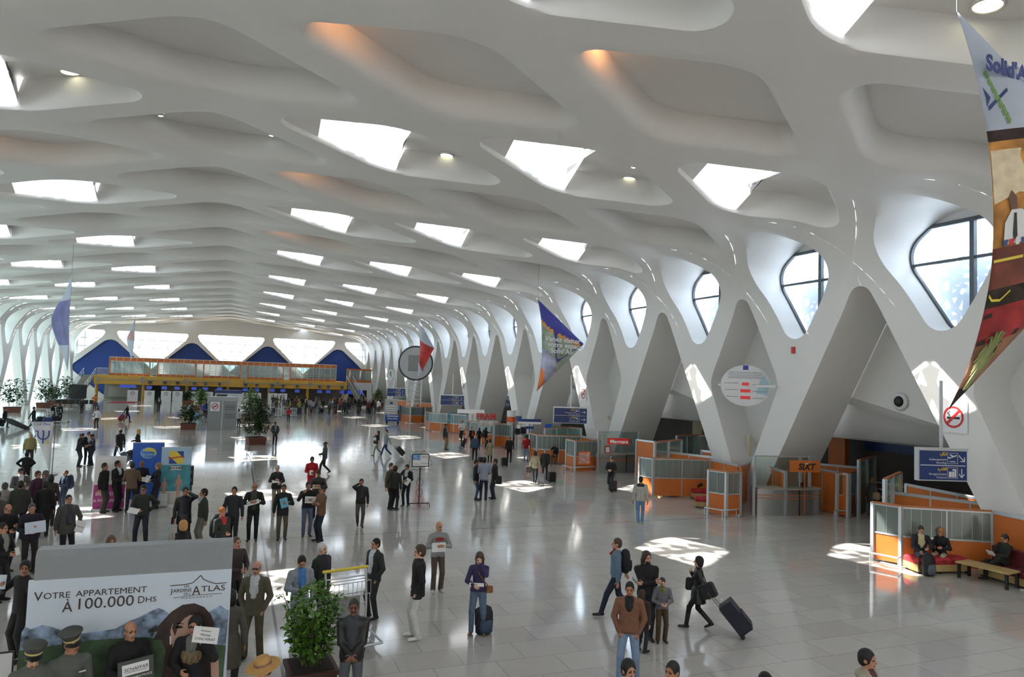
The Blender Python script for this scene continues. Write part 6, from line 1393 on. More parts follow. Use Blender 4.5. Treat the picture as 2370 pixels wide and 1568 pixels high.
i = person('person in red tracksuit top', hd=(723, 1058), h=1.70, face=8, top='a8121c', bot='b01822', skin='d', hair='thick', hc='0d0b0b', R='belly', L='belly')
held_card(i, 'white leaflet held by the person in red tracksuit', .15, .2, (-.05, -.29, 1.1), .3)
i = person('man in grey-green jumper and cap walking left with a clipboard', ft=(750, 1098), hd=(748, 1022), face=-84, top='434b48', bot='2b201c', walk=.8, R='belly', L='belly', hair='cap', hc='1a1614', skin='d')
held_card(i, 'yellowish board carried by the man in grey-green jumper', .42, .2, (-.05, -.24, 1.0), .0, mat=M('buff_board', (.66, .60, .42), rough=.8, var=.05))
i = person('grey-haired woman in black jacket reading a leaflet', ft=(637, 1182), hd=(640, 1077), face=14, top='222326', bot='8a7d68', hair='short', hc='a9a8a4', fem=True, fat=1.15, R='chest', L='belly', skin='r', hpit=.35)
held_card(i, 'pale leaflet read by the grey-haired woman', .26, .16, (-.12, -.33, 1.16), 1.1)
i = person('man in dark blazer and khaki trousers holding a blue folder', ft=(651, 1250), hd=(652, 1122), face=2, top='1d1f1f', bot='5a5344', R='down', L='chest', skin='t', hc='1a1614', hem=.80)
held_card(i, 'bright blue folder with a dark letter held by the man in blazer', .23, .30, (.02, -.32, 1.22), .1, roll=-.25, mat=M('folder_blue', (.13, .42, .58), rough=.5, var=.03), lines=('E',), name='folder', size=.14, cat='folder')
i = person('balding man in black jacket over grey jumper reading a white sheet', ft=(583, 1252), hd=(582, 1118), face=-4, top='17181a', bot='18191b', shirt='44463f', slen=.42, swid=.07, R='chest', L='chest', skin='t', hair='bald', hc='17120f', hpit=.25, hem=.82, beard=True)
held_card(i, 'white sheet read by the balding man in black jacket', .36, .13, (0, -.32, 1.2), .5, roll=-.3, lines=('Monsieur RADI',), size=.05)
i = person('man in dark jacket behind the navy jacket', hd=(543, 1127), h=1.76, face=-8, top='24262b', bot='1e1f22', skin='t', hc='171311')
i = person('heavy man in navy jacket and pale shirt', ft=(527, 1262), hd=(529, 1147), face=-26, top='1a1b2e', bot='22242a', shirt='b9bcb4', slen=.24, swid=.04, skin='t', hair='short', hc='231b18', fat=1.15, L='pocket')
i = person('traveller in orange knitted hat and dark green fleece', hd=(515, 1175), h=1.68, face=40, top='262d27', bot='2c3038', hair='beanie', hc='b0642a', skin='r', shirt='b83038', slen=.08, R='belly'); backpack('black and white daypack of the traveller in orange hat', i, s=1.15, col='22252a', col2='b8bcbc')
i = person('man in black leather coat with red folder talking on a phone', hd=(430, 1128), h=1.78, face=6, top='1b1d20', trough=.4, bot='17181c', shirt='20202e', slen=.4, swid=.05, L='phone', R='down', skin='t', hc='15110f', hem=.70, fat=1.08)
held_card(i, 'dark red folder in the hand of the man in leather coat', .24, .20, (-.30, -.04, .82), 0, yaw=1.2, mat=bm_('5c1f24'), name='folder', cat='folder')
i = person('man in dark green jumper turned left near the leather coat', hd=(472, 1132), h=1.74, face=-70, top='2f332b', bot='6a675e', shirt='b8bcc0', slen=.06, skin='t', hair='thick', hc='14100f', R='down', L='down', hem=.95)
i = person('man in dark green jacket and jeans reading white papers', ft=(324, 1268), hd=(327, 1122), face=-10, top='2c302b', bot='1f2632', R='belly', L='hip', skin='t', hc='191411', hpit=.25, hem=.90, fat=1.06, stance=.14)
held_card(i, 'white papers held low by the man in dark green jacket', .30, .2, (-.16, -.34, 1.08), .9, roll=.3)
# ------------------------------------------------------------------ people in the left part, nearest first
m_cap = bm_('4a4d48', .7, 'felt'); m_gold = M('gold_braid', (.62, .50, .18), rough=.5, var=.05)
def peaked_cap(i, label, roll):
    c = i['head'][0]+Vector((0, 0, .075*i['k'])); e = empty('peaked_cap', c, i['rz'], label, 'cap', 'bellboy caps'); T = Matrix.Rotation(roll, 4, 'Y') @ Matrix.Rotation(.10, 4, 'X')
    mb = MB(); mb.lathe([(.093, -.045), (.098, .01), (.145, .075), (.150, .085), (.12, .105), (0, .112)], n=32, T=T @ Matrix.Diagonal((.95, 1.08, 1, 1))); mb.build('crown', m_cap, e)
    mb = MB(); mb.lathe([(.1005, -.022), (.1015, -.006), (.1, .0)], n=32, T=T @ Matrix.Diagonal((.95, 1.08, 1, 1))); mb.build('braid', m_gold, e)
    mb = MB(); n = 12; a = [T @ Vector((.092*cos(t), -.10*abs(sin(t)), -.045)) for t in np.linspace(pi, 2*pi, n)]; b = [T @ Vector((.10*cos(t), -.165*abs(sin(t)), -.07)) for t in np.linspace(pi, 2*pi, n)]; mb.add(a+b, [(k, k+1, n+k+1, n+k) for k in range(n-1)]); o = mb.build('peak', m_black, e); o.modifiers.new('s', 'SOLIDIFY').thickness = .006
GU = '5c605a'
i = person('left bellboy in grey-green uniform looking down under a peaked cap', hd=(78, 1494), h=1.74, face=12, top=GU, bot='3a3d39', hair='crop', skin='p', hpit=.5, fem=False, dark='2c3430', hem=.84); peaked_cap(i, 'peaked cap with yellow braid on the left bellboy', .05)
i2 = person('right bellboy in grey-green uniform glancing right under a peaked cap', hd=(165, 1468), h=1.78, face=18, top=GU, bot='3a3d39', hair='crop', skin='m', hyaw=.45, hem=.84); peaked_cap(i2, 'tilted peaked cap with yellow braid on the right bellboy', -.22)
for q_, n_ in ((i, 'left'), (i2, 'right')):
    mb = MB()
    for k_ in range(7): z = 1.40-k_*.07; mb.lathe([(0, -.004), (.009, 0), (0, .006)], n=8, T=Matrix.Translation((.0, -.140-.004*k_+.02*(k_ == 0), z)) @ Matrix.Rotation(pi/2, 4, 'X'))
    mb.build('button', M('pewter', (.3, .3, .29), rough=.35, metal=.7, var=0), q_['o']).matrix_basis = Matrix.Scale(q_['k'], 4)
    mb = MB(); mb.box(.07, .15, -.148, -.138, 1.285, 1.30); mb.build('name_badge', m_white, q_['o']).matrix_basis = Matrix.Scale(q_['k'], 4)
i = person('grey-moustached man in black high-collared coat holding a dark welcome board', hd=(303, 1440), h=1.76, face=14, top='121214', bot='141416', hair='bald', hc='6a6662', skin='m', moust='g', x7='8a8680', R='belly', L='belly', hyaw=.15, fat=1.1, hem=.8)
held_card(i, 'dark rounded welcome board reading SCHAFFAR held by the man in black coat', .44, .46, (.02, -.34, 1.12), .12, roll=-.05, mat=M('board_dark', (.05, .06, .055), rough=.4, var=.1), name='welcome_board', cat='sign', thick=.012)
bd = [o for o in COL.objects if o.name == 'welcome_board'][-1]
mb = MB(); mb.box(-.17, .16, -.012, -.007, .04, .18); mb.build('paper_strip', m_paper, bd); mb = MB(); write(mb, 'SCHAFFAR', Matrix.Translation((0, -.013, .11)), .062, depth_=.001, shear=.2); mb.box(-.13, .13, -.0135, -.0125, .073, .078); mb.build('lettering', m_ink, bd)
mb = MB(); write(mb, 'KENZI MENARA PALACE', Matrix.Translation((0, -.008, 0)), .036, depth_=.001); write(mb, 'Premium Signature', Matrix.Translation((.02, -.008, -.055)), .034, depth_=.001, shear=.3); write(mb, 'Transfert', Matrix.Translation((0, -.008, -.14)), .036, depth_=.001); mb.build('white_lettering', m_signwhite, bd)
i = person('dark-haired man with glasses in black argyle jumper holding up a name card', hd=(452, 1428), h=1.76, face=-16, top='151517', bot='1a1b1e', shirt='6a6c68', slen=.12, hair='thick', hc='0d0b0b', skin='m', glasses=True, argyle=True, x7='7a684c', R='belly', L=(.20, -.26, 1.46), hem=.92)
held_card(i, 'white name card held up by the man in argyle jumper', .34, .22, (.24, -.31, 1.60), .05, roll=.10, lines=(('Monsieur', .035), ('Michel', .05), ('CHALVERAT', .05)))
q = at(12, 1530, 1.25); e = empty('welcome_tablet', q, .1, 'black framed white board at the bottom left corner', 'sign'); mb = MB(); mb.box(-.3, .10, -.012, .012, -.28, .12); mb.build('frame', m_black, e); mb = MB(); mb.box(-.28, .08, -.016, -.012, -.26, .10); mb.build('sheet', m_white, e)
mb = MB(); mb.tube([(-.05, 0, -.28), (-.05, 0, -1.25)], .015, 6); mb.box(-.25, .15, -.2, .2, -1.25, -1.22); mb.build('stand', m_black, e)
i = person('man in black jacket holding a pale blue sign up at the left edge', hd=(58, 1299), h=1.75, face=-60, top='131316', bot='1a1b1e', skin='t', hair='thick', hc='151312', R=(.12, -.30, 1.36), L='down', hyaw=-1.0 if False else .9)
held_card(i, 'pale blue and white sign held up at the left edge', .42, .24, (-.20, -.40, 1.44), .15, mat=M('pale_blue_card', (.62, .72, .80), rough=.6, var=.02), yaw=.6, lines=('Transfert',), size=.05, thick=.02, name='sign', cat='sign')
i = person('stocky man in grey-green wool coat carrying folded papers', hd=(160, 1146), h=1.78, face=18, top='4b4c48', bot='15151a', shirt='3a3a44', slen=.40, swid=.06, R='down', L=(.26, -.12, .92), skin='m', hc='15100e', hair='crop', hem=.76, fat=1.15)
held_card(i, 'white and red leaflet under the hand of the man in wool coat', .22, .30, (.24, -.24, .92), .2, roll=.4, lines=('airport',), size=.06)
i = person('grey-haired man in navy fleece holding a blue-backed white folder', hd=(75, 1165), h=1.76, face=10, top='181826', bot='1c1b1c', R='belly', L='chest', skin='m', hc='4a4642', hair='crop', hpit=.2, fat=1.08)
held_card(i, 'blue-backed white folder held by the man in navy fleece', .44, .28, (.04, -.33, 1.20), .15, roll=-.06, mat=M('folder_white_blue', (.66, .72, .86), rough=.5, var=.03), name='folder', cat='folder', thick=.03)
i = person('bald man in black jacket bending over at the left edge', hd=(18, 1166), h=1.72, face=30, top='131315', bot='1b1b1e', hair='bald', hc='2c2622', skin='m', hpit=.5, R='belly', L='chest')
i = person('dark-haired man with a white note at the left edge', hd=(8, 1211), h=1.72, face=48, top='15151a', bot='232326', shirt='8a8a86', slen=.3, skin='m', hc='14110f', R='belly', L='belly')
held_card(i, 'small white note held at the left edge', .12, .17, (.08, -.33, 1.12), .3)
i = person('man in dark brown shirt partly behind the right end of the billboard', hd=(548, 1243), h=1.74, face=40, top='3c3432', bot='26262a', skin='r', hair='crop', hc='5a4a3c', R='belly', L='belly')
i = person('person in grey-brown coat hidden behind the billboard edge', hd=(536, 1366), h=1.70, face=170, top='5c574f', bot='2c2b2a', hem=.5, fem=True, hair='bob', hc='201a16')
i = person('blond woman in black jacket seen from behind over the billboard', hd=(424, 1205), h=1.66, face=-140, top='141416', bot='1d1d20', hair='bob', hc='b98a4e', skin='p', fem=True, hyaw=.2)
i = person('grey-haired person in cream jacket behind the billboard top', hd=(397, 1232), h=1.62, face=-165, top='b0a898', bot='6a6a66', hair='crop', hc='8f8c86', skin='r')
i = person('woman with curly brown hair behind the billboard top', hd=(258, 1242), h=1.62, face=18, top='2a2426', bot='202024', hair='curly', hc='5c4030', skin='r', fem=True)
i = person('dark-haired person just visible over the billboard at left', hd=(221, 1261), h=1.60, face=40, top='26262a', bot='202024', hair='thick', hc='100e0e', skin='t')
# by the tour banners
i = person('man in black blazer with grey trousers left of the tour banners', ft=(236, 1188), hd=(240, 1072), face=62, top='121316', bot='383734', skin='t', hc='17130f', R='down', L='down', hem=.82)
i = person('man in black suit speaking beside the pink notice', ft=(266, 1184), hd=(271, 1067), face=52, top='111114', bot='131316', shirt='c9cbd0', slen=.12, skin='t', hc='100d0c', R='belly', L='belly', hem=.80)
i = person('man in brown checked jacket seen from behind at the tour banners', ft=(300, 1188), hd=(305, 1070), face=170, top='63503f', bot='1d1d1f', skin='m', hc='2a2523', R='belly', L='belly', hem=.86)
i = person('shaven-headed man in navy jacket in front of the blue banner', ft=(322, 1176), hd=(324, 1067), face=6, top='14172a', bot='23242a', hair='none', skin='d', R='belly', L='belly', hem=.85)
held_card(i, 'papers held by the shaven-headed man in navy jacket', .26, .18, (.12, -.33, 1.1), .6)
i = person('woman in dark suit with tied blond hair reading papers by the tour banners', ft=(360, 1178), hd=(362, 1072), face=-66, top='1f222e', bot='1c1f2a', fem=True, hair='bob', hc='8a6a44', skin='p', R='chest', L='belly', hem=.82)
held_card(i, 'large papers held by the woman in dark suit', .38, .26, (-.05, -.36, 1.16), .5)
i = person('bald man in dark coat behind the sea banner', hd=(394, 1036), h=1.74, face=-30, top='17181c', bot='1d1d20', hair='none', skin='r')
i = person('dark head behind the sea banner top', hd=(414, 1047), h=1.70, face=150, top='1d1d20', bot='1d1d20', hair='thick', hc='100e0d')
# strolling and standing groups on the left
i = person('man in black jacket striding away with a blue trolley case', ft=(274, 1068), hd=(279, 992), face=-150, top='101013', bot='23262e', walk=1.0, R='down', L='pull', skin='d', hc='0f0d0c', hem=.9)
suitcase('blue-grey trolley case of the man striding away', at(291, 1073), facing(at(291, 1073), -80), .42, .60, .26, '2e3a4c', tilt=.6)
i = person('blond woman in black coat with a black trolley case', ft=(316, 1066), hd=(314, 993), face=-100, top='121216', bot='16161a', hair='long', hc='b08c58', skin='p', fem=True, hem=.72, R='belly', L='pull', walk=.6)
suitcase('black trolley case of the blond woman in black coat', at(304, 1068), facing(at(304, 1068), -60), .36, .52, .24, '131418', tilt=.5)
for (ft, hd, fc, kw, lab) in (((180, 1081), (186, 1002), 70, dict(top='232327', bot='33373c', lean=.12), 'man in dark jacket with a white folder at the left of the bowed trio'), ((200, 1077), (199, 999), 20, dict(top='18181c', bot='1a1a1e', shirt='c8c8cc'), 'middle man of the bowed trio'), ((212, 1079), (208, 1004), -70, dict(top='171c2c', bot='191c26', lean=.08), 'man in navy suit with a white badge at the right of the bowed trio')):
    i = person(lab, ft=ft, hd=hd, face=fc, skin='t', hpit=.5, R='belly', L='belly', hc='14110f', hem=.82, **kw)
i = person('man in yellow checked shirt and dark trousers by the trident banner', ft=(66, 1082), hd=(68, 1003), face=6, top='8a8056', bot='17171a', skin='r', hair='bald', hc='4a3c30', R='down', L='down', fat=1.18, hem=.94)
i = person('man in black coat seen from behind below the checked shirt', ft=(57, 1128), hd=(62, 1047), face=172, top='0f0f12', bot='131316', hair='thick', hc='100e0d', R='hip', L='hip', fat=1.15, hem=.8)
i = person('man in grey suit bowed over papers in the left cluster', hd=(49, 1082), h=1.74, face=14, top='505152', bot='3a3a3c', shirt='d4d6da', slen=.16, skin='m', hair='thick', hc='14110f', hpit=.5, R='belly', L='chest')
i = person('woman with red-brown hair in maroon top in the left cluster', hd=(89, 1091), h=1.66, face=36, top='43213a', bot='2a2a30', hair='thick', hc='4a201c', skin='r', fem=True, fat=1.15, glasses=True)
i = person('grey-haired woman facing left in the left cluster', hd=(105, 1090), h=1.66, face=-60, top='6a6a68', bot='2a2a30', hair='bob', hc='5c5650', skin='r', fem=True)
i = person('person in dark grey-brown coat with black hair in the left cluster', hd=(119, 1099), h=1.68, face=170, top='38342f', bot='26262a', hair='bob', hc='12100f', fem=True, fat=1.15, hem=.7)
i = person('person in long black coat at the front of the left cluster', hd=(106, 1114), h=1.70, face=176, top='0f0f11', bot='141416', hair='thick', hc='241e1a', fat=1.2, hem=.55)
i = person('large man in olive grey jacket seen from behind in the left cluster', hd=(49, 1113), h=1.76, face=174, top='33352f', bot='22242a', hair='short', hc='1e1a17', fat=1.22, hem=.8)
i = person('grey-haired person in pale jacket at the left edge of the cluster', hd=(13, 1117), h=1.68, face=150, top='8b8784', bot='33353c', hair='short', hc='4c4640', fat=1.15)
i = person('person in dark padded jacket cut off by the left edge', hd=(-4, 1137), h=1.72, face=160, top='4b4744', bot='2a3a54', hair='short', hc='2a2420')
i = person('man in blue suit jacket with a blue backpack facing left', ft=(146, 1182), hd=(150, 1089), face=-58, top='1f2c46', bot='2a3448', skin='m', hair='crop', hc='4a4038', R='belly', L='belly', shirt='8fa4c0'); backpack('square blue backpack of the man in blue suit jacket', i, s=1.0, col='1c2844')
# far left and centre
i = person('man in black jacket dragging a long black bag', ft=(76, 994), hd=(79, 941), face=75, top='15161a', bot='28303c', walk=.8, R='pull', L='down', hc='1a1512')
b = loc(i, -.3, 1.0, .42); e = empty('long_bag', b, i['rz'], 'long black wheeled bag dragged by the man at the far left', 'bag'); mb = MB(); T = Matrix.Rotation(.45, 4, 'X'); mb.tube([T @ Vector((0, y, 0)) for y in (-.95, -.8, .5, .75)], [.10, .17, .22, .14], 10); mb.build('body', m_black, e); mb = MB(); mb.tube([T @ Vector((0, -.9, .1)), Vector((0, -1.1, .45))], .02, 6); mb.build('strap', m_black, e)
i = person('dark figure with a black case at the far left edge', ft=(10, 990), hd=(12, 944), face=60, top='131316', bot='15151a', walk=.6); suitcase('black case of the dark figure at the far left edge', at(2, 989), .4, .45, .6, .3, '131318', tilt=.4)
i = person('man in white shirt and black trousers standing alone left of centre', ft=(223, 993), hd=(224, 944), face=-30, top='b9bcc0', bot='1a1b20', skin='d', R='chest', L='down', hem=.95, thin=True)
i = person('dark-coated person walking with a red trolley case', ft=(293, 977), hd=(292, 936), face=70, top='26262e', bot='1d2026', hair='short', hc='8a8684', walk=.8, R='pull', L='down'); suitcase('red trolley case far off left of centre', at(279, 977), i['rz'], .46, .62, .3, '8a1420', tilt=.65)
i = person('man in dark suit and pale trousers standing far off', ft=(366, 954), hd=(366, 919), face=20, top='2a2826', bot='3c3630', shirt='c9c9cc')
i = person('attendant in orange vest with a wheelchair far off', ft=(219, 948), hd=(220, 911), face=-40, top='c4661c', bot='33353c', R='fwd', L='fwd', skin='d', hair='cap', hc='d0d0d0')
e = empty('wheelchair', at(221, 951), .3, 'empty dark wheelchair in front of the attendant in orange vest', 'wheelchair')
for x in (-.28, .28): mb = MB(); mb.tube([(x, .3*cos(t), .3+.3*sin(t)) for t in np.linspace(0, 2*pi, 17)], .02, 6, cap=False); mb.build('wheel', m_black, e)
mb = MB(); mb.box(-.24, .24, -.25, .22, .46, .52); mb.build('seat', m_dgrey, e); mb = MB(); mb.box(-.24, .24, .2, .24, .5, .95); mb.build('backrest', m_dgrey, e)
i = person('man in dark plaid jacket standing right of the tall potted plant', ft=(635, 1032), hd=(636, 977), face=14, top='2c2d33', bot='191b22', shirt='7c7c84', slen=.4, skin='d', R='pocket', L='pocket', hem=.9)
i = person('child-sized figure in bright red jacket near the queue', ft=(667, 977), hd=(667, 944), face=10, top='c01a1e', bot='1a2030', skin='d', R='belly', L='belly')
i = person('woman in white jumper and jeans right of the grey service block', ft=(551, 990), hd=(552, 947), face=140, top='c9cac8', bot='1f2c48', fem=True, hair='bob', hc='6a3a2a', R='down', L='down')
i = person('person in bright blue jacket pulling a pale blue case left of the service block', ft=(471, 967), hd=(470, 930), face=80, top='2050b8', bot='1a1b22', walk=.7, R='pull'); suitcase('pale blue trolley case left of the service block', at(455, 967), i['rz'], .44, .62, .3, '5aa0c4', tilt=.6)
i = person('companion in dark clothes beside the bright blue jacket', ft=(476, 966), hd=(476, 926), face=100, top='191a20', bot='17181c', walk=.5)
i = person('person in pale jacket behind the smaller round plant', ft=(441, 966), hd=(441, 932), face=10, top='a0b0b0', bot='3a404a')
for (fx, fy, hx, hy_, fc, t, lab) in ((762, 961, 763, 932, 180, '3a4038', 'lone dark traveller left of the queue end'), (797, 957, 797, 925, 170, '1e2230', 'navy-coated traveller standing before the queue'), (843, 954, 843, 922, 10, '17171c', 'traveller in black with white trousers before the queue'), (858, 957, 858, 926, 30, '1c1c24', 'dark traveller facing the hall at the end of the queue'), (876, 955, 876, 925, -20, 'b9bcc4', 'traveller in pale blue shirt at the right end of the queue')):
    person(lab, ft=(fx, fy), hd=(hx, hy_), face=fc, top=t, bot='c4c4c0' if 'white trousers' in lab else '1d2026', walk=.3)
i = person('traveller in brown jacket before the sunlit distant booth', ft=(926, 974), hd=(927, 944), face=-160, top='3a2a22', bot='24242a', hair='thick', fat=1.15)
i = person('traveller in sky blue shirt beside the blue baggage cart', ft=(921, 966), hd=(921, 935), face=170, top='6aa4cc', bot='2a2c34', hair='cap', hc='c05a20')
i = person('man sitting on a trolley before the corner booth screen', ft=(1283, 1074), face=-8, sit=True, scale=.98, z=.02, top='161618', bot='5c5652', shirt='17171a', R='face', L='lap', skin='t', hair='bald', hc='3a3028')
e = empty('luggage_trolley', at(1283, 1072), .2, 'low red-striped trolley under the sitting man by the corner booth', 'trolley'); mb = MB(); mb.box(-.38, .38, -.1, .42, .34, .40); mb.build('deck', m_dgrey, e); mb = MB(); mb.box(-.34, .34, -.13, -.1, .1, .2); mb.build('red_bar', m_red, e)
for x in (-.3, .3): mb = MB(); mb.tube([(x, .1, 0.0), (x, .1, .34)], .03, 6); mb.build('leg', m_black, e)
i = person('man with crossed legs half hidden by the corner screen of the rental booth', ft=(1622, 1150), face=-35, sit='cross', scale=.95, z=.0, top='16181f', bot='20242e', R='lap', L='lap', hc='1a1512')
i = person('clerk behind the curved steel rental counter', hd=(1855, 1118), h=1.30, face=-10, top='131316', bot='131316', hair='thick', hc='0d0b0b', skin='d')
i = person('clerk with dark red hair behind the sunlit booth screen', hd=(1537, 1047), h=1.34, face=150, top='c8c4c0', bot='222226', hair='bob', hc='3a1c1a', fem=True)
i = person('grey-haired woman in grey coat with cream bag at the far counter', ft=(2018, 1195), hd=(2031, 1112), h=1.62, face=150, top='50524e', bot='33343a', hair='bob', hc='8a6840', fem=True, skin='r', fat=1.1, hem=.6, lean=.1); bag('cream shoulder bag of the grey-haired woman at the counter', loc(i, -.27, .1, .95), i['rz'], .32, .30, .14, 'b8a07c', [loc(i, -.25, .08, 1.1), loc(i, -.15, 0, 1.4)])
for (x, y, fc, t, lab) in ((1924, 1015, 60, '17171a', 'tall dark figure in the dim shop zone left of the orange column'), (1960, 1042, -60, '121214', 'dark figure leaning on the rail in the dim shop zone'), (1998, 1032, -70, '5a564c', 'figure in pale jacket at a dim shop counter'), (2017, 1034, -60, '4a463e', 'second figure in pale jacket at the dim shop counter'), (2022, 1026, 30, '1a1a1c', 'dark figure behind the pale jackets'), (2075, 1040, 10, '16161a', 'dark figure right of the orange totem'), (1572, 986, 40, '17181c', 'dark figure behind the flags'), (1595, 992, 120, '141416', 'dark figure left of the cream column')):
    c = atX(x, y, WALL_R+6.2 if x > 1700 else WALL_R+5); person(lab, ft=None, hd=(x, y), h=max(1.55, min(1.82, c.z)) if c.z > 1.4 else 1.7, face=fc, top=t, bot='15151a')
# ------------------------------------------------------------------ the dense queue under the gallery
rnd = random.Random(11); QL = 'distant traveller standing in the dense check-in queue under the right end of the gallery'; QG = 'travellers in the check-in queue'; protos = []
TOPS = ['17181c', '3a4038', '262a3c', '5c5c5c', '1e3a2c', '7a7a76', '2c2622', '8a8c3a', '6a2a2a', '141416', '4a4238', '9a9c9e']
for k_ in range(12):
    i = person(QL, ft=(640+k_*20, 955), h=1.6+.18*rnd.random(), face=rnd.choice((180, 150, 60, -60, 20, -120)), top=TOPS[k_], bot=rnd.choice(('1a1b20', '2a2c34', '1f2c44', '3a3632')), hair=rnd.choice(('short', 'thick', 'bob', 'short')), hc=rnd.choice(('14110f', '2a2018', '6a6460', '8a6a44')), fem=k_ % 3 == 0, skin=rnd.choice('mtdpr'), group=QG, grid=.032, R='belly' if k_ % 2 else 'down', hem=.85)
    protos.append(i['o'])
slots = [(622+rnd.random()*258, 943+rnd.random()*16) for _ in range(62)]; slots.sort(key=lambda t: t[1])
taken = []
for k_, (x, y) in enumerate(slots):
    q = at(x, y)
    if any((q.x-t[0])**2+(q.y-t[1])**2 < .55 for t in taken): continue
    taken.append((q.x, q.y)); n_ = len(taken)-1; o = protos[n_] if n_ < 12 else copy_tree(protos[n_ % 12]); o.location = (q.x, q.y, 0); o.rotation_euler = (0, 0, rnd.random()*6.28)
for k_ in range(9):
    q = at(630+k_*28+rnd.random()*8, 957+rnd.random()*4)
    if all((q.x-t[0])**2+(q.y-t[1])**2 > .5 for t in taken): suitcase('dark case standing on the floor in the dense check-in queue', q, rnd.random()*6, .42, .6, .26, rnd.choice(('17181c', '202a40', '5a1a20', '2a4a3a')), grp='cases in the check-in queue'); taken.append((q.x, q.y))
# ================================================================== BILLBOARD, ROLL-UPS AND STANDS
p0, p1 = at(62, 1350, 2.35), at(537, 1314, 2.35); BW = p1.x-p0.x; BY = (p0.y+p1.y)/2
e = empty('billboard', ((p0.x+p1.x)/2, BY, 0), 0, 'wide white apartment billboard with grey header box, mountains and a long-haired woman', 'billboard')
m_bb = M('billboard_white', (.62, .70, .80), rough=.3, var=.03, scale=.6); m_txt = M('billboard_brown_text', (.045, .03, .025), rough=.5, var=0)
mb = MB(); mb.box(-BW/2, BW/2, 0, .06, .35, 2.35); mb.build('poster_panel', m_bb, e)
mb = MB(); mb.prism([(-.02, 2.33), (.30, 2.33), (.30, 2.74), (.04, 2.74), (-.02, 2.66)], lambda q, s: Vector((-BW/2+.06+(BW-.06)*s, q[0]+.03, q[1]))); mb.build('header_box', M('header_grey', (.27, .285, .30), rough=.4, var=.03), e)
mb = MB()
for x in (-BW/2+.15, BW/2-.15): mb.box(x-.05, x+.05, .06, .3, 0, 2.35); mb.box(x-.08, x+.08, -.3, .5, 0, .06)
mb.build('leg', m_grey, e)
S = BW/2.72
T = Matrix.Translation((-BW/2, -.004, 0)); X = lambda px: (px-62)/475*BW
def zz(px, py): return 2.35-(py-(1350-(px-62)*.0758))*BW/475
mb = MB()
def fit_text(mb, s_, x0, x1, py, sz):
    vs, fs = text_mesh(s_, sz*S, .0015); lo, hi = min(v[0] for v in vs), max(v[0] for v in vs); y0 = (min(v[1] for v in vs)+max(v[1] for v in vs))/2; k_ = (X(x1)-X(x0))/(hi-lo)
    mb.add([T @ Vector((X(x0)+(v[0]-lo)*k_, -.002-v[2], v[1]-y0+zz((x0+x1)/2, py))) for v in vs], fs)
for t, xa, xb, py, sz in (('V', 76, 95, 1388, .185), ('OTRE', 97, 155, 1385, .125), ('APPARTEMENT', 167, 330, 1375, .125), ('À', 139, 162, 1410, .215), ('100.000', 175, 301, 1402, .225), ('D', 311, 326, 1396, .15), ('HS', 329, 354, 1395, .11), ('LES', 420, 432, 1361, .045), ('J', 386, 391, 1376, .10), ('ARDINS', 393, 438, 1372, .075), ('DE L’', 420, 437, 1381, .05), ('A', 440, 460, 1372, .19), ('TLAS', 462, 522, 1366, .125), ('M A R R A K E C H', 415, 490, 1390, .025)): fit_text(mb, t, xa, xb, py, sz)
q = [(385, 1360), (420, 1357), (440, 1352), (452, 1340), (459, 1332), (466, 1342), (478, 1348), (498, 1354), (525, 1351)]
for a, b in zip(q[:-1], q[1:]): mb.bar(T @ Vector((X(a[0]), -.002, zz(*a))), T @ Vector((X(b[0]), -.002, zz(*b))), .012*S, .003, up=(0, 1, 0))
for a, b in (((395, 1392), (450, 1384)), ((450, 1384), (515, 1380))): mb.bar(T @ Vector((X(a[0]), -.002, zz(*a))), T @ Vector((X(b[0]), -.002, zz(*b))), .006*S, .003, up=(0, 1, 0))
mb.build('lettering', m_txt, e)
def flat(name, pts, mat, lay, par=e, fn=None):
    b = MB(); b.prism([(X(x), zz(x, y)) for x, y in pts], lambda q, s: T @ Vector((q[0], -.0015*(lay+1-s), q[1]))); return b.build(name, mat, par)
m_snow = M('snowy_mountain', (.20, .27, .38), rough=.4, var=1.0, scale=6); m_hair = M('poster_dark_hair', (.035, .018, .014), rough=.5, var=.5, scale=5); m_face = M('poster_face', (.55, .33, .26), rough=.5, var=.08, scale=3)
flat('mountain_picture', [(55, 1475), (62, 1462), (75, 1468), (98, 1458), (120, 1463), (150, 1476), (190, 1480), (225, 1476), (262, 1470), (292, 1452), (318, 1440), (345, 1425), (360, 1418), (375, 1424), (395, 1440), (420, 1446), (470, 1440), (500, 1420), (512, 1412), (525, 1422), (535, 1426), (530, 1545), (52, 1545)], m_snow, 1)
flat('meadow_picture', [(52, 1520), (200, 1498), (330, 1492), (532, 1520), (528, 1650), (46, 1650)], M('poster_meadow', (.05, .09, .045), rough=.5, var=.6, scale=3), 2)
flat('woman_hair', [(352, 1480), (372, 1452), (392, 1428), (418, 1410), (448, 1406), (472, 1416), (490, 1436), (500, 1462), (492, 1490), (478, 1530), (470, 1580), (380, 1580), (384, 1530), (372, 1500), (352, 1500), (362, 1478)], m_hair, 3)
flat('woman_face', [(405, 1446), (430, 1436), (452, 1438), (458, 1470), (455, 1500), (445, 1522), (432, 1535), (412, 1548), (402, 1530), (396, 1500), (392, 1478), (396, 1462)], m_face, 4)
flat('woman_hair_fringe', [(396, 1470), (400, 1450), (415, 1436), (448, 1430), (425, 1445), (412, 1462), (404, 1492)], m_hair, 5)
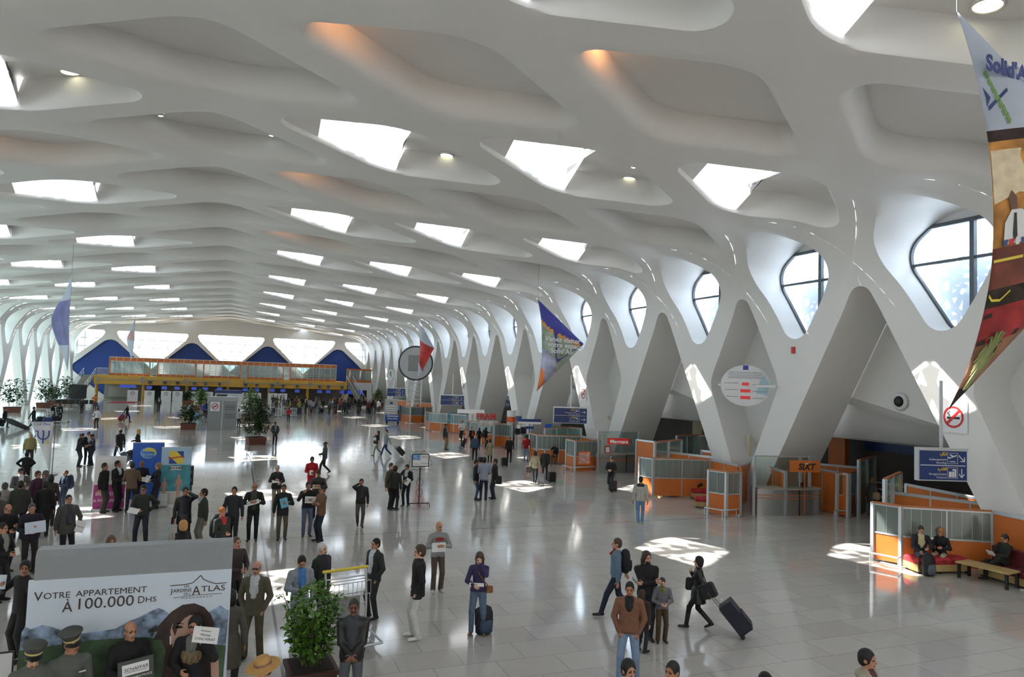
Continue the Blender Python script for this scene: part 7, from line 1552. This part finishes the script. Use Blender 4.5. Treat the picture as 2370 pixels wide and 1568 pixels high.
flat('woman_eye', [(404, 1468), (410, 1464), (418, 1464), (424, 1468), (416, 1472), (408, 1471)], m_txt, 5); flat('woman_eyebrow', [(402, 1460), (412, 1456), (424, 1459), (424, 1461), (412, 1459)], m_txt, 5); flat('woman_lips', [(418, 1508), (428, 1504), (438, 1508), (428, 1513)], M('poster_lips', (.45, .12, .12), var=.05), 5)
flat('woman_shoulder', [(402, 1560), (430, 1545), (470, 1540), (500, 1550), (515, 1585), (518, 1640), (370, 1640), (380, 1580)], m_hair, 4); flat('woman_arm', [(494, 1530), (506, 1532), (516, 1560), (520, 1620), (505, 1640), (498, 1590)], m_face, 5); flat('earring', [(391, 1492), (395, 1490), (397, 1512), (393, 1514)], m_white, 5)
def rollup(px, py, w, h, label, parts, name='roll_up_banner'):
    p = at(px, py); e = empty(name, p, .02, label, 'banner'); mb = MB(); mb.box(-w/2-.03, w/2+.03, -.10, .10, 0, .07); mb.build('base', m_alu, e)
    for nm, z0, z1, m in parts: mb = MB(); mb.box(-w/2, w/2, -.008, .008, z0*h, z1*h); mb.build(nm, m, e)
    mb = MB(); mb.box(-w/2, w/2, -.012, .012, h, h+.025); mb.tube([(0, .03, .05), (0, .03, h)], .012, 6); mb.build('pole', m_alu, e); return e
m_tc = M('tour_blue', (.02, .11, .50), rough=.45, var=.08); m_sea = M('sea_turquoise', (.06, .30, .36), rough=.5, var=.25, scale=3); m_yel = M('tour_yellow', (.80, .62, .06), rough=.5, var=.03); m_pink = M('pink_notice', (.42, .045, .25), rough=.5, var=.05)
e = rollup(337, 1160, 1.12, 2.28, 'deep blue roll-up banner with a yellow and white globe emblem', [('banner_sheet', .03, 1.0, m_tc)])
mb = MB(); mb.prism([(.29*cos(t), 1.88+.22*sin(t)) for t in np.linspace(0, 2*pi, 25)[:-1]], lambda q, s: Vector((q[0], -.012+.003*s, q[1]))); mb.build('globe', M('globe_pale_blue', (.25, .50, .72), var=.1), e)
mb = MB(); mb.prism([(-.2, 1.98), (.0, 2.10), (.22, 2.03), (.29, 1.88), (.27, 1.80), (.12, 1.96)], lambda q, s: Vector((q[0], -.015+.003*s, q[1]))); mb.build('yellow_swoosh', m_yel, e)
mb = MB(); write(mb, 'Thomas', Matrix.Translation((-.02, -.017, 1.90)), .15, depth_=.002, bold=.004); write(mb, 'Cook', Matrix.Translation((.04, -.017, 1.76)), .15, depth_=.002, bold=.004); mb.build('lettering', m_tc, e)
e = rollup(402, 1171, 1.05, 2.22, 'sky and sea roll-up banner with a yellow N emblem and two bathers', [('sand', .03, .25, M('pale_sand', (.60, .58, .54), var=.05)), ('sea', .25, .70, m_sea), ('sky', .70, 1.0, M('pale_sky', (.42, .60, .78), var=.06))])
mb = MB(); mb.box(-.25, .25, -.014, -.009, 1.60, 2.08); mb.build('yellow_square', m_yel, e); mb = MB(); mb.prism([(-.25, 1.60), (.05, 1.6), (-.25, 1.88)], lambda q, s: Vector((q[0], -.017+.003*s, q[1]))); mb.prism([(.0, 2.08), (.25, 2.08), (.25, 1.80)], lambda q, s: Vector((q[0], -.017+.003*s, q[1]))); mb.prism([(-.1, 2.08), (.02, 2.08), (.1, 1.6), (.0, 1.6)], lambda q, s: Vector((q[0], -.019+.003*s, q[1]))) if False else None; mb.build('letter_emblem', M('emblem_navy', (.02, .06, .35), var=0), e)
mb = MB(); write(mb, 'Neckermann', Matrix.Translation((0, -.02, 1.85)) @ Matrix.Rotation(-.15, 4, 'Y'), .11, depth_=.002, bold=.003); mb.build('lettering', m_red, e)
mb = MB(); mb.box(-.2, .2, -.014, -.009, 1.36, 1.50); mb.build('name_plate', m_paper, e); mb = MB(); write(mb, 'BUCHER', Matrix.Translation((0, -.017, 1.43)), .12, depth_=.002, bold=.004); mb.build('name_lettering', m_ink, e)
for x0, hh in ((-.38, .85), (.12, 1.0)):
    mb = MB(); mb.prism([(x0+a*hh*.9, .30+b*hh) for a, b in ((-.06, 0), (-.02, 0), (.0, .3), (.03, 0), (.07, 0), (.07, .38), (.09, .62), (.14, .42), (.17, .44), (.10, .72), (.03, .74), (.06, .80), (.04, .90), (-.03, .90), (-.05, .80), (-.02, .74), (-.09, .70), (-.15, .44), (-.11, .42), (-.07, .60), (-.06, .38))], lambda q, s: Vector((q[0], -.014+.004*s, q[1]))); mb.build('bather', M('bather_skin', (.56, .30, .22), var=.1), e)
e = rollup(250, 1182, 1.02, 1.95, 'white roll-up banner with a pink lower notice behind the two dark suits', [('pink_sheet', .03, .48, m_pink), ('white_sheet', .48, 1.0, m_paper)])
mb = MB(); write(mb, 'BIENVENUE', Matrix.Translation((0, -.012, .60)), .17, depth_=.002); write(mb, 'A MARRAKECH', Matrix.Translation((0, -.012, .36)), .145, depth_=.002); mb.build('lettering', m_signwhite, e)
p = at(437, 1137); e = empty('speaker_box', p, .1, 'tall black speaker box right of the sea banner', 'speaker'); mb = MB(); mb.box(-.15, .15, 0, .35, .25, 1.05); mb.build('casing', m_black, e); mb = MB(); mb.box(-.12, .12, .05, .3, 0, .25); mb.build('stand', m_dgrey, e)
for z in (.45, .80): mb = MB(); mb.lathe([(.10, 0), (.06, .02), (0, .005)], T=Matrix.Translation((0, -.002, z)) @ Matrix.Rotation(pi/2, 4, 'X')); mb.build('driver_cone', m_dgrey, e)
bag('white paper carrier bag at the foot of the sea banner', at(377, 1172)+Vector((0, -.2, .26)), .1, .36, .46, .16, 'c6ccc8', name='carrier_bag')
# trident pennant
p = at(120, 1100); e = empty('pennant_banner', p, .05, 'white pointed pennant with a blue trident on a tall pole', 'banner'); H = 2.55
mb = MB(); mb.tube([(0, 0, 0), (0, 0, H)], .018, 6); mb.tube([(.02, 0, H-.02), (-1.02, 0, H-.02)], .012, 6); mb.box(-.22, .22, -.22, .22, 0, .03); mb.build('pole', m_dgrey, e)
mb = MB(); vs = []; n = 12
for i_ in range(n+1):
    t = i_/n; l = lerp(-1.0, -.10, t); r = lerp(-.06, -.10, t)
    for j in range(5): vs.append((lerp(l, r, j/4), -.02+.05*sin(3*t+j), lerp(H-.03, .12, t)))
mb.add(vs, [(a*5+b, a*5+b+1, (a+1)*5+b+1, (a+1)*5+b) for a in range(n) for b in range(4)], 0, True); o = mb.build('pennant_cloth', m_paper, e); o.modifiers.new('s', 'SOLIDIFY').thickness = .006
mb = MB(); write(mb, 'Club Med', Matrix.Translation((-.52, -.09, H-.14)), .17, depth_=.002); c = Vector((-.44, -.10, 1.9))
mb.tube([c+Vector((0, 0, -.40)), c+Vector((0, 0, .20))], .03, 6); mb.tube([c+Vector((.22*cos(t), 0, .02+.22*sin(t))) for t in np.linspace(pi, 2*pi, 11)], .028, 6)
for x in (-.22, 0, .22): mb.tube([c+Vector((x, 0, .02)), c+Vector((x, 0, .17)), c+Vector((x*1.25-.05, 0, .21))], .03, 6)
mb.build('trident_emblem', M('trident_blue', (.05, .06, .38), var=0), e); mb = MB(); mb.lathe([(.06, 0), (0, .01)], T=Matrix.Translation((-.26, -.10, 1.55)) @ Matrix.Rotation(pi/2, 4, 'X')); mb.build('yellow_dot', m_yel, e)
# wrought sign stand
p = at(969, 1172); e = empty('sign_stand', p, 0, 'black wrought-iron stand with a framed blue and white poster', 'sign'); T = basis((0, 0, 0), (1, -.05, 0)); Hs = 2.12; w = .36
mb = MB(); mb.tube([(0, 0, .1), (0, 0, Hs-.56)], .028, 8); mb.box(-.42, .42, -.02, .02, .09, .13, T=T)
for x in (-.4, 0, .4):
    for y in (-.22, .22): mb.tube([T @ Vector((x, 0, .11)), T @ Vector((x, y*.7, .12)), T @ Vector((x, y, .0))], .014, 6)
mb.build('pole', m_black, e)
mb = MB()
for sx in (-1, 1):
    for z0 in (.35, .78): mb.tube([T @ Vector((sx*(.03+.10*sin(t)), 0, z0+.36*t/pi)) for t in np.linspace(0, pi, 10)], .009, 5)
    mb.tube([T @ Vector((sx*(w+.06+.05*sin(2*t)), 0, Hs-.5+.44*t/pi)) for t in np.linspace(0, pi, 10)], .008, 5)
    for zz_, s_ in ((Hs+.03, 1), (Hs-.6, -1)): mb.tube([T @ Vector((sx*(.02+w*t), 0, zz_+s_*.07*abs(sin(pi*t*1.5)))) for t in np.linspace(0, 1.1, 10)], .008, 5)
mb.build('scrollwork', m_black, e)
mb = MB(); mb.box(-w, w, -.02, .02, Hs-.54, Hs, T=T); mb.build('frame', m_black, e)
mb = MB(); mb.box(-w+.04, 0, -.026, -.02, Hs-.26, Hs-.04, T=T); mb.build('blue_picture', M('stand_blue', (.16, .40, .70), var=.1), e); mb = MB(); mb.box(-w+.04, 0, -.026, -.02, Hs-.5, Hs-.26, T=T); mb.box(.0, w-.04, -.026, -.02, Hs-.5, Hs-.04, T=T); mb.build('sheet', m_paper, e)
mb = MB(); write(mb, 'RIAD', T @ Matrix.Translation((.17, -.028, Hs-.14)), .11, depth_=.001); write(mb, 'MARRAKECH', T @ Matrix.Translation((.17, -.028, Hs-.40)), .05, depth_=.001); write(mb, 'transferts', T @ Matrix.Translation((-.16, -.028, Hs-.42)), .06, depth_=.001); mb.build('lettering', m_ink, e)
mb = MB(); [mb.box(x-.03, x+.03, -.028, -.026, z-.02, z+.02, T=T) for x, z in ((-.25, Hs-.19), (-.1, Hs-.12), (-.12, Hs-.22))]; mb.build('red_mark', m_red, e)
# ------------------------------------------------------------------ potted plants
def leaf_material(name, a, b, c_):
    m = M(name, a, rough=.45, var=0); nt = m.node_tree; n = nt.nodes; L = nt.links; p = n['Principled BSDF']
    tc = n.new('ShaderNodeTexCoord'); no = n.new('ShaderNodeTexNoise'); no.inputs['Scale'].default_value = 9; cr = n.new('ShaderNodeValToRGB'); cr.color_ramp.elements[0].color = a+(1,); cr.color_ramp.elements[1].color = c_+(1,); cr.color_ramp.elements[0].position = .35; cr.color_ramp.elements[1].position = .72; x = cr.color_ramp.elements.new(.55); x.color = b+(1,)
    L.new(tc.outputs['Object'], no.inputs['Vector']); L.new(no.outputs['Fac'], cr.inputs['Fac']); L.new(cr.outputs['Color'], p.inputs['Base Color']); p.inputs['Subsurface Weight'].default_value = 0; return m
m_leafn = leaf_material('fresh_leaves', (.035, .10, .015), (.09, .22, .025), (.24, .40, .05)); m_leafd = leaf_material('dark_leaves', (.012, .035, .014), (.03, .07, .022), (.08, .13, .03)); m_stem = M('woody_stem', (.10, .07, .045), rough=.8, var=.2); m_soil = M('soil', (.03, .022, .016), rough=.95, var=.4, scale=30); m_box = M('terracotta_box', (.16, .05, .03), rough=.6, var=.12)
def planter(name, p, label, h, rad, nleaf, leaf, mat, box=(.5, .5), seed=1, sprigs=0, lower=.35, cat='potted plant', boxmat=None):
    R = random.Random(seed); e = empty(name, p, R.random()*.3, label, cat); b, bh = box
    mb = MB(); mb.prism([(-b*.92, 0), (b*.92, 0), (b, bh), (-b, bh)], lambda q, s: Vector((q[0], (b if q[1] > 0 else b*.92)*(1 if s else -1), q[1]))); mb.box(-b-.03, b+.03, -b-.03, b+.03, bh-.05, bh+.02); mb.build('box', boxmat or m_box, e)
    mb = MB(); mb.box(-b*.9, b*.9, -b*.9, b*.9, bh+.0, bh+.03); mb.build('soil', m_soil, e)
    ms, ml = MB(), MB(); tips = []
    for k_ in range(9+sprigs):
        a = R.random()*2*pi; sp_ = k_ >= 9; rr = rad*(.25+.6*R.random()) if not sp_ else rad*(1.05+.35*R.random()); z1 = bh+(h-bh)*(.55+.45*R.random()) if not sp_ else bh+(h-bh)*(.45+.5*R.random())
        q0 = Vector((b*.4*cos(a), b*.4*sin(a), bh)); q2 = Vector((rr*cos(a), rr*sin(a), z1)); q1 = q0.lerp(q2, .5)+Vector((0, 0, .15*(h-bh))); pts = [q0.lerp(q1, t).lerp(q1.lerp(q2, t), t) for t in np.linspace(0, 1, 9)]
        ms.tube(pts, [.016*(1-.7*i/8) for i in range(9)], 5); tips.append(pts)
    for k_ in range(nleaf):
        if k_ % 10 < 5 or R.random() < .25:
            pts = R.choice(tips); t = R.random()*.8+.2; i_ = min(7, int(t*8)); c = pts[i_].lerp(pts[i_+1], t*8-i_)+Vector((R.gauss(0, .5), R.gauss(0, .5), R.gauss(0, .4)))*leaf*1.2; out = Vector((R.gauss(0, 1), R.gauss(0, 1), .3))
        else:
            u = R.random(); a = R.random()*2*pi; prof_ = sin(pi*min(1, (u*.86+.14)))**.6; r_ = rad*prof_*(.72+.32*R.random()); c = Vector((r_*cos(a), r_*sin(a), bh+(h-bh)*(lower*.3+u*(1-lower*.3)))); out = Vector((cos(a), sin(a), .15))
        d = (out.normalized()+Vector((R.gauss(0, .45), R.gauss(0, .45), R.gauss(-.05, .45)))).normalized(); L = leaf*(.7+.6*R.random()); s_ = d.cross(Vector((0, 0, 1)));
        if s_.length < .1: s_ = Vector((1, 0, 0))
        s_ = s_.normalized(); s_ = (s_+Vector((0, 0, R.gauss(0, .35)))).normalized(); up = s_.cross(d).normalized(); wd_ = L*.24
        ml.add([c, c+d*L*.35+s_*wd_+up*wd_*.35, c+d*L*.75+s_*wd_*.75-up*.03*L, c+d*L-up*L*.14, c+d*L*.75-s_*wd_*.75-up*.03*L, c+d*L*.35-s_*wd_+up*wd_*.35, c+d*L*.4, c+d*L*.75-up*.05*L], [(0, 6, 1), (1, 6, 7, 2), (2, 7, 3), (0, 5, 6), (5, 4, 7, 6), (4, 3, 7)], 0, False)
    ms.build('stem', m_stem, e); ml.build('foliage', mat, e); return e
q = at(728, 1362, 1.75); planter('potted_shrub', Vector((q.x, q.y, 0)), 'bright green leafy shrub in the nearest dark planter box', 1.82, .37, 1050, .13, m_leafn, (.36, .5), 3, sprigs=4, boxmat=M('dark_brown_box', (.06, .025, .018), rough=.6, var=.15))
planter('potted_tree', at(592, 1030)+Vector((0, .5, 0)), 'tall dark bushy tree in a brown box right of the grey service block', 3.25, 1.0, 2300, .20, m_leafd, (.62, .48), 5)
planter('potted_shrub', at(434, 995)+Vector((0, .5, 0)), 'round dark green shrub in a brown box left of the grey service block', 2.15, .88, 1300, .20, m_leafd, (.62, .5), 8)
for x, y, h, r_, lab, sd in ((28, 955, 3.6, 1.15, 'large leafy plant in a long box at the far left edge', 11), (101, 944, 3.5, 1.1, 'second large plant along the left glass wall', 12), (125, 939, 2.3, .8, 'smaller plant between the two large ones along the left glass wall', 13), (150, 935, 3.6, 1.05, 'third large plant before the black display cabinet', 14), (577, 972, 3.2, .95, 'greener tree just behind the tall dark bushy tree', 15), (435, 937, 1.9, .5, 'small far plant before the check-in desks', 16), (463, 950, 2.6, .8, 'mid-sized far plant behind the bright blue jacket', 17), (874, 941, 2.6, .8, 'bright sunlit plant at the right end of the queue', 18), (940, 936, 2.2, .7, 'plant behind the distant orange counter wall', 19)):
    planter('potted_plant', at(x, y), lab, h, r_, 420, .34, m_leafn if 'bright' in lab or 'greener' in lab else m_leafd, (.75, .55), sd)
# ------------------------------------------------------------------ luggage trolleys and small far items
def trolley(p, rz, label, s=1.0, yellow=True, load=False):
    e = empty('luggage_trolley', p, rz, label, 'trolley'); e.scale = (s, s, s); mb = MB()
    for x in (-.36, .36): mb.tube([(x, .0, .12), (x, -.02, .5), (x, .05, 1.08)], .02, 6); mb.tube([(x, .0, .14), (x*.8, -.85, .12)], .02, 6)
    for z in (.30, .52, .98): mb.tube([(-.36, 0, z), (.36, 0, z)], .014, 6)
    for x in (-.2, 0, .2): mb.tube([(x, -.0, .14), (x*.8, -.8, .13)], .012, 6)
    mb.tube([(-.29, -.85, .12), (.29, -.85, .12)], .02, 6); mb.build('frame', m_alu, e)
    mb = MB(); B0 = [(-.32, -.04, .72), (.32, -.04, .72), (.32, -.26, .74), (-.32, -.26, .74)]; B1 = [(x, y, z+.22) for x, y, z in B0]
    for r_ in (B0, B1): mb.tube(r_+[r_[0]], .008, 5)
    for i_ in range(9): t = i_/8; mb.tube([(lerp(-.32, .32, t), -.26, .74), (lerp(-.32, .32, t), -.26, .96)], .005, 4)
    mb.build('basket', m_alu, e); mb = MB(); mb.tube([(-.40, .07, 1.10), (.40, .07, 1.10)], .026, 8); mb.build('handle', m_yel if yellow else m_alu, e)
    mb = MB(); mb.box(-.24, .24, -.03, -.015, .34, .66); mb.build('panel', m_grey, e)
    for x, y in ((-.3, 0), (.3, 0), (0, -.75)): mb = MB(); mb.lathe([(0, -.018), (.055, -.018), (.055, .018), (0, .018)], n=12, T=Matrix.Translation((x, y, .055)) @ Matrix.Rotation(pi/2, 4, 'Y')); mb.build('wheel', m_black, e)
    return e
trolley(at(797, 1475), .25, 'empty luggage trolley with yellow handle behind the nearest shrub', 1.2)
for px, py, lab, y in ((644, 966, 'left of three white luggage trolleys before the queue', False), (661, 962, 'middle luggage trolley with a yellow bar before the queue', True), (679, 966, 'right of three white luggage trolleys before the queue', False)): trolley(at(px, py), 2.9, lab, .95, y)
trolley(at(133, 977), 1.4, 'loaded luggage trolley near the left glass wall', 1.2, False); trolley(at(112, 980), 1.5, 'second trolley beside the loaded one near the left glass wall', 1.1, False)
for px, py, cl_, lab in ((110, 974, '2a3a78', 'blue bag on the trolley near the left glass wall'), (95, 972, '17181c', 'dark bag on the floor near the left glass wall'), (128, 970, '15151a', 'black bag behind the loaded trolley')): bag(lab, at(px, py+8)+Vector((0, 0, .30)), .3, .8, .55, .4, cl_)
for px, py, fc, t, lab in ((137, 963, 150, '16161c', 'dark figure behind the loaded trolley at left'), (124, 962, 20, '101014', 'seated-looking dark figure by the bags at left'), (131, 960, 40, 'a08a70', 'traveller with a pale cap by the loaded trolley'), (188, 945, 30, '17171a', 'dark figure among the seats before the display cabinet')): person(lab, ft=(px, py+14), h=1.68, face=fc, top=t, bot='17181c')
e = empty('waiting_seat_row', at(182, 943), .1, 'row of black waiting seats before the black display cabinet', 'seats')
for k_ in range(6): mb = MB(); x = -2.2+k_*.72; mb.box(x-.3, x+.3, -.25, .25, .40, .46); mb.box(x-.3, x+.3, .22, .28, .46, .9); mb.box(x-.03, x+.03, -.03, .03, 0, .4); mb.build('seat', m_black, e)
p = at(904, 976); e = empty('cash_machine', p, -.2, 'grey striped machine cabinet behind the blue baggage cart', 'machine'); mb = MB(); mb.box(-.75, .75, .3, 1.1, 0, 2.5); mb.build('cabinet', M('pale_machine', (.50, .50, .47), var=.05), e); mb = MB(); [mb.box(-.6, .6, .28, .30, z, z+.12) for z in (.9, 1.15, 1.4, 1.65)]; mb.build('white_stripe', m_white, e); mb = MB(); mb.box(-.16, .16, .28, .3, 1.95, 2.2); mb.build('emblem', m_signblue, e)
p = at(908, 981); e = empty('baggage_cart', p, -.2, 'blue baggage cart with white lettering in front of the machine cabinet', 'cart'); mb = MB(); mb.box(-.8, .8, -.3, .3, .25, .95); mb.build('panel', M('cart_blue', (.02, .06, .28), var=.08), e); mb = MB(); write(mb, 'BAGAGES', Matrix.Translation((0, -.305, .55)), .24, depth_=.003); mb.box(-.6, .6, -.31, -.3, .78, .86); mb.build('lettering', m_signwhite, e)
for x in (-.6, .6): mb = MB(); mb.lathe([(0, -.1), (.16, -.1), (.16, .1), (0, .1)], n=14, T=Matrix.Translation((x, 0, .16)) @ Matrix.Rotation(pi/2, 4, 'Y')); mb.build('wheel', m_black, e)
# ------------------------------------------------------------------ hanging fabric banners
def P_at(px, py, D): d = ray(px, py); return Vector((d[0]*D, d[1]*D, CAM_Z+d[2]*D))
def hanging_banner(label, edge, corner, D, D2, bands, bow=.35, name='hanging_banner'):
    """cloth between a bowed left edge (picture points, top to bottom) and a far corner; bands of colour down its height"""
    n, m = 40, 22; E = [P_at(x, y, D) for x, y in edge]; Cn = P_at(corner[0], corner[1], D2); ts = np.linspace(0, len(E)-1, n+1); ed = []
    for t in ts:
        i_ = min(int(t), len(E)-2); f = t-i_; a, b = E[max(i_-1, 0)], E[min(i_+2, len(E)-1)]; p, q_ = E[i_], E[i_+1]; m0, m1 = (q_-a)/2, (b-p)/2; h = f*f
        ed.append(p*(2*f*h-3*h+1)+m0*(f*h-2*h+f)+q_*(3*h-2*f*h)+m1*(f*h-h))
    top, bot = ed[0], ed[-1]; nr = (Cn-top).cross(bot-top).normalized()
    if nr.dot(top-Vector((0, 0, CAM_Z))) > 0: nr = -nr
    def Sf(u, v):
        i_ = min(int(v*n), n-1); a = ed[i_].lerp(ed[i_+1], v*n-i_); st = top.lerp(Cn, min(1, v/.5)) if v < .5 else Cn.lerp(bot, (v-.5)/.5); return a.lerp(st, u)+nr*(bow*sin(pi*u)*sin(pi*v))
    e = empty(name, top, 0, label, 'banner', None); mb = MB(); vs = [Sf(j/m, i_/n)-top for i_ in range(n+1) for j in range(m+1)]; mats = [b[1] for b in bands]
    for i_ in range(n):
        for j in range(m):
            f = (i_+.5)/n+bands[0][2]*(j/m) if len(bands[0]) > 2 else (i_+.5)/n; k_ = sum(f > b[0] for b in bands[1:]); k_ = min(k_, len(mats)-1); mb.f.append((i_*(m+1)+j, i_*(m+1)+j+1, (i_+1)*(m+1)+j+1, (i_+1)*(m+1)+j)); mb.m.append(k_); mb.sm.append(True)
    mb.v = [tuple(v) for v in vs]; o = mb.build('fabric', mats, e); o.modifiers.new('s', 'SOLIDIFY').thickness = .01
    mb = MB(); zc = RZ-abs(top.x-RX)*SL+.02; mb.tube([(0, 0, 0), (0, 0, zc-top.z)], .012, 5)
    
    mb.build('cable', m_grey, e)
    def onto(name, pts, mat, lift=.02):
        b = MB(); q_ = [Sf(u, v)-top-nr*0+nr*lift for u, v in pts]; b.poly(q_); o = b.build(name, mat, e); o.modifiers.new('s', 'SOLIDIFY').thickness = .006; return o
    def text(name, s, u, v, size, mat, rot=0.0, **kw):
        c = Sf(u, v); x = (Sf(min(u+.05, 1), v)-Sf(max(u-.05, 0), v)).normalized(); x = Vector((x.x, x.y, rot)).normalized(); T = basis(c-top+nr*.05, x); b = MB(); write(b, s, T, size, **kw); return b.build(name, mat, e)
    return e, Sf, onto, text, nr, top
m_bsky = M('banner_pale_sky', (.50, .55, .66), rough=.6, var=.12, scale=1.2); m_bdark = M('banner_awning', (.035, .02, .02), rough=.7, var=.5); m_bwarm = M('banner_stall_orange', (.62, .28, .06), rough=.6, var=.5, scale=2.5); m_bwood = M('banner_red_wood', (.20, .035, .012), rough=.5, var=.4, scale=2.5); m_bcar = M('banner_red_carpet', (.32, .03, .03), rough=.8, var=.4, scale=3); m_bsand = M('banner_brown_ground', (.27, .13, .07), rough=.8, var=.25, scale=3); m_bshade = M('banner_dark_foot', (.035, .022, .015), rough=.8, var=.5)
e, Sf, onto, text, nr, top = hanging_banner('huge hanging fabric banner with a market stall, red carpet and grass at the right edge', [(2215, 28), (2252, 150), (2281, 290), (2297, 440), (2296, 600), (2275, 730), (2240, 850), (2196, 946)], (2640, 470), 11.5, 12.0, [(0, m_bsky), (.295, m_bdark), (.335, m_bwarm), (.545, m_bwood), (.66, m_bshade), (.70, m_bcar), (.80, m_bsand), (.93, m_bshade)], .25)
text('lettering', "Solid'Air", .66, .16, .36, M('banner_navy_text', (.03, .05, .22), var=0), bold=.012, align='CENTER')
m_wheat = M('banner_green', (.22, .38, .14), var=.15)
for k_ in range(7): u = .13+.012*k_; v = .165+.018*k_; onto('wheat_leaf', [(u, v), (u+.03, v-.012), (u+.035, v+.008), (u+.008, v+.016)], m_wheat); onto('wheat_leaf', [(u, v), (u-.018, v+.002), (u-.012, v+.016), (u+.006, v+.014)], m_wheat)
onto('navy_stroke', [(.05, .245), (.35, .205), (.35, .212), (.05, .255)], m_signblue); onto('navy_stroke', [(.04, .20), (.10, .225), (.04, .245), (.05, .225)], m_signblue)
onto('awning_valance', [(.0, .345), (.12, .345), (.5, .345), (.5, .43), (.3, .455), (.15, .44), (.0, .46)], M('valance_cream', (.80, .66, .45), var=.15), .03)
onto('waiter_shirt', [(.05, .50), (.09, .475), (.14, .475), (.20, .49), (.21, .545), (.05, .545)], m_white, .04); onto('waiter_head', [(.085, .475), (.078, .45), (.10, .435), (.125, .45), (.118, .475)], M('waiter_skin', (.16, .08, .05), var=.1), .045); onto('waiter_tie', [(.10, .482), (.112, .482), (.12, .53), (.105, .54), (.095, .525)], m_black, .05)
for k_ in range(6): u = .04+.035*k_; onto('painted_bowl', [(u, .535), (u+.03, .535), (u+.024, .549), (u+.006, .549)], [m_signblue, m_red, m_white][k_ % 3], .055)
onto('carved_rail', [(.0, .575), (.18, .575), (.18, .582), (.0, .582)], m_yel, .04); onto('rope', [(.0, .66), (.03, .675), (.10, .68), (.16, .66), (.165, .664), (.10, .686), (.03, .682), (.0, .668)], m_yel, .04)
onto('carpet_border', [(.0, .715), (.6, .715), (.6, .727), (.0, .727)], m_bshade, .03); onto('carpet_border', [(.0, .785), (.6, .785), (.6, .80), (.0, .80)], m_bshade, .03)
m_grassb = M('banner_grass', (.30, .32, .12), var=.3, scale=5); R = random.Random(5); b = MB()
for k_ in range(60):
    u0, v0 = .20+.05*R.random(), .82+.02*R.random(); a = R.uniform(-2.6, -.5); L = .06+.10*R.random(); pts = [Sf(max(.01, min(.95, u0+L*1.6*cos(a)*t)), min(.97, v0+L*sin(a)*t+.10*t*t))-top+nr*.06 for t in (0, .5, 1)]; b.tube(pts, [.028, .02, .004], 4)
for k_ in range(5): b.tube([Sf(.2+.02*k_, .83)-top+nr*.06, Sf(.12+.03*k_, .93)-top+nr*.06], .015, 4)
b.build('grass_picture', m_grassb, e)
m_b1 = M('banner_violet_blue', (.06, .06, .36), rough=.6, var=.25, scale=1.5); m_b2 = M('banner_amber', (.75, .35, .08), rough=.6, var=.2); m_b3 = M('banner_green_haze', (.38, .46, .36), rough=.6, var=.5, scale=1.2); m_b4 = M('banner_pale_mix', (.42, .42, .58), rough=.6, var=.5, scale=1.3); m_b5 = M('banner_flame', (.80, .20, .05), rough=.6, var=.35, scale=1.2)
e, Sf, onto, text, nr, top = hanging_banner('purple and orange hanging banner inviting visitors before the right-hand legs', [(1245, 694), (1252, 735), (1254, 780), (1254, 825), (1249, 868), (1242, 906)], (1351, 797), 42, 42, [(0, m_b1, -.30), (.22, m_b2), (.27, m_b3), (.52, m_b4), (.72, m_b5)], .5)
onto('blue_corner', [(.45, .30), (.62, .33), (.99, .50), (.60, .68), (.40, .60), (.35, .45)], m_b1, .06)
for s_, v in (('Venez visiter', .445), ('votre espace', .505), ("Solid'Air", .565)): text('lettering', s_, .55, v, .40, m_signwhite, -.06, bold=.008).location.z += .0
e, Sf, onto, text, nr, top = hanging_banner('red and white hanging banner in front of the round departures board', [(970, 741), (973, 775), (972, 810), (970, 845), (966, 880)], (1005, 806), 76, 74, [(0, m_bsky, -.25), (.25, M('banner_red', (.62, .05, .04), rough=.6, var=.4, scale=.8)), (.62, m_bsky), (.80, m_b5)], .6)
e, Sf, onto, text, nr, top = hanging_banner('violet hanging banner twisted edge-on at the left', [(166, 636), (150, 680), (128, 715), (119, 745), (130, 785), (147, 825), (156, 860)], (160, 745), 44, 41, [(0, m_bsky), (.25, M('banner_violet', (.16, .16, .38), rough=.6, var=.3, scale=1)), (.72, m_bsky)], .3)
for s_, v in (('Venez', .42), ('visiter', .50), ('espace', .58)): text('lettering', s_, .45, v, .35, m_signwhite)
e, Sf, onto, text, nr, top = hanging_banner('pale far hanging banner above the amber gallery', [(313, 738), (305, 760), (294, 783), (297, 805), (305, 835)], (311, 790), 100, 98, [(0, m_bsky), (.3, M('banner_rose', (.55, .34, .34), rough=.6, var=.4)), (.5, m_bsky)], .3)
# ------------------------------------------------------------------ warm cove lamps hidden in some closed recesses
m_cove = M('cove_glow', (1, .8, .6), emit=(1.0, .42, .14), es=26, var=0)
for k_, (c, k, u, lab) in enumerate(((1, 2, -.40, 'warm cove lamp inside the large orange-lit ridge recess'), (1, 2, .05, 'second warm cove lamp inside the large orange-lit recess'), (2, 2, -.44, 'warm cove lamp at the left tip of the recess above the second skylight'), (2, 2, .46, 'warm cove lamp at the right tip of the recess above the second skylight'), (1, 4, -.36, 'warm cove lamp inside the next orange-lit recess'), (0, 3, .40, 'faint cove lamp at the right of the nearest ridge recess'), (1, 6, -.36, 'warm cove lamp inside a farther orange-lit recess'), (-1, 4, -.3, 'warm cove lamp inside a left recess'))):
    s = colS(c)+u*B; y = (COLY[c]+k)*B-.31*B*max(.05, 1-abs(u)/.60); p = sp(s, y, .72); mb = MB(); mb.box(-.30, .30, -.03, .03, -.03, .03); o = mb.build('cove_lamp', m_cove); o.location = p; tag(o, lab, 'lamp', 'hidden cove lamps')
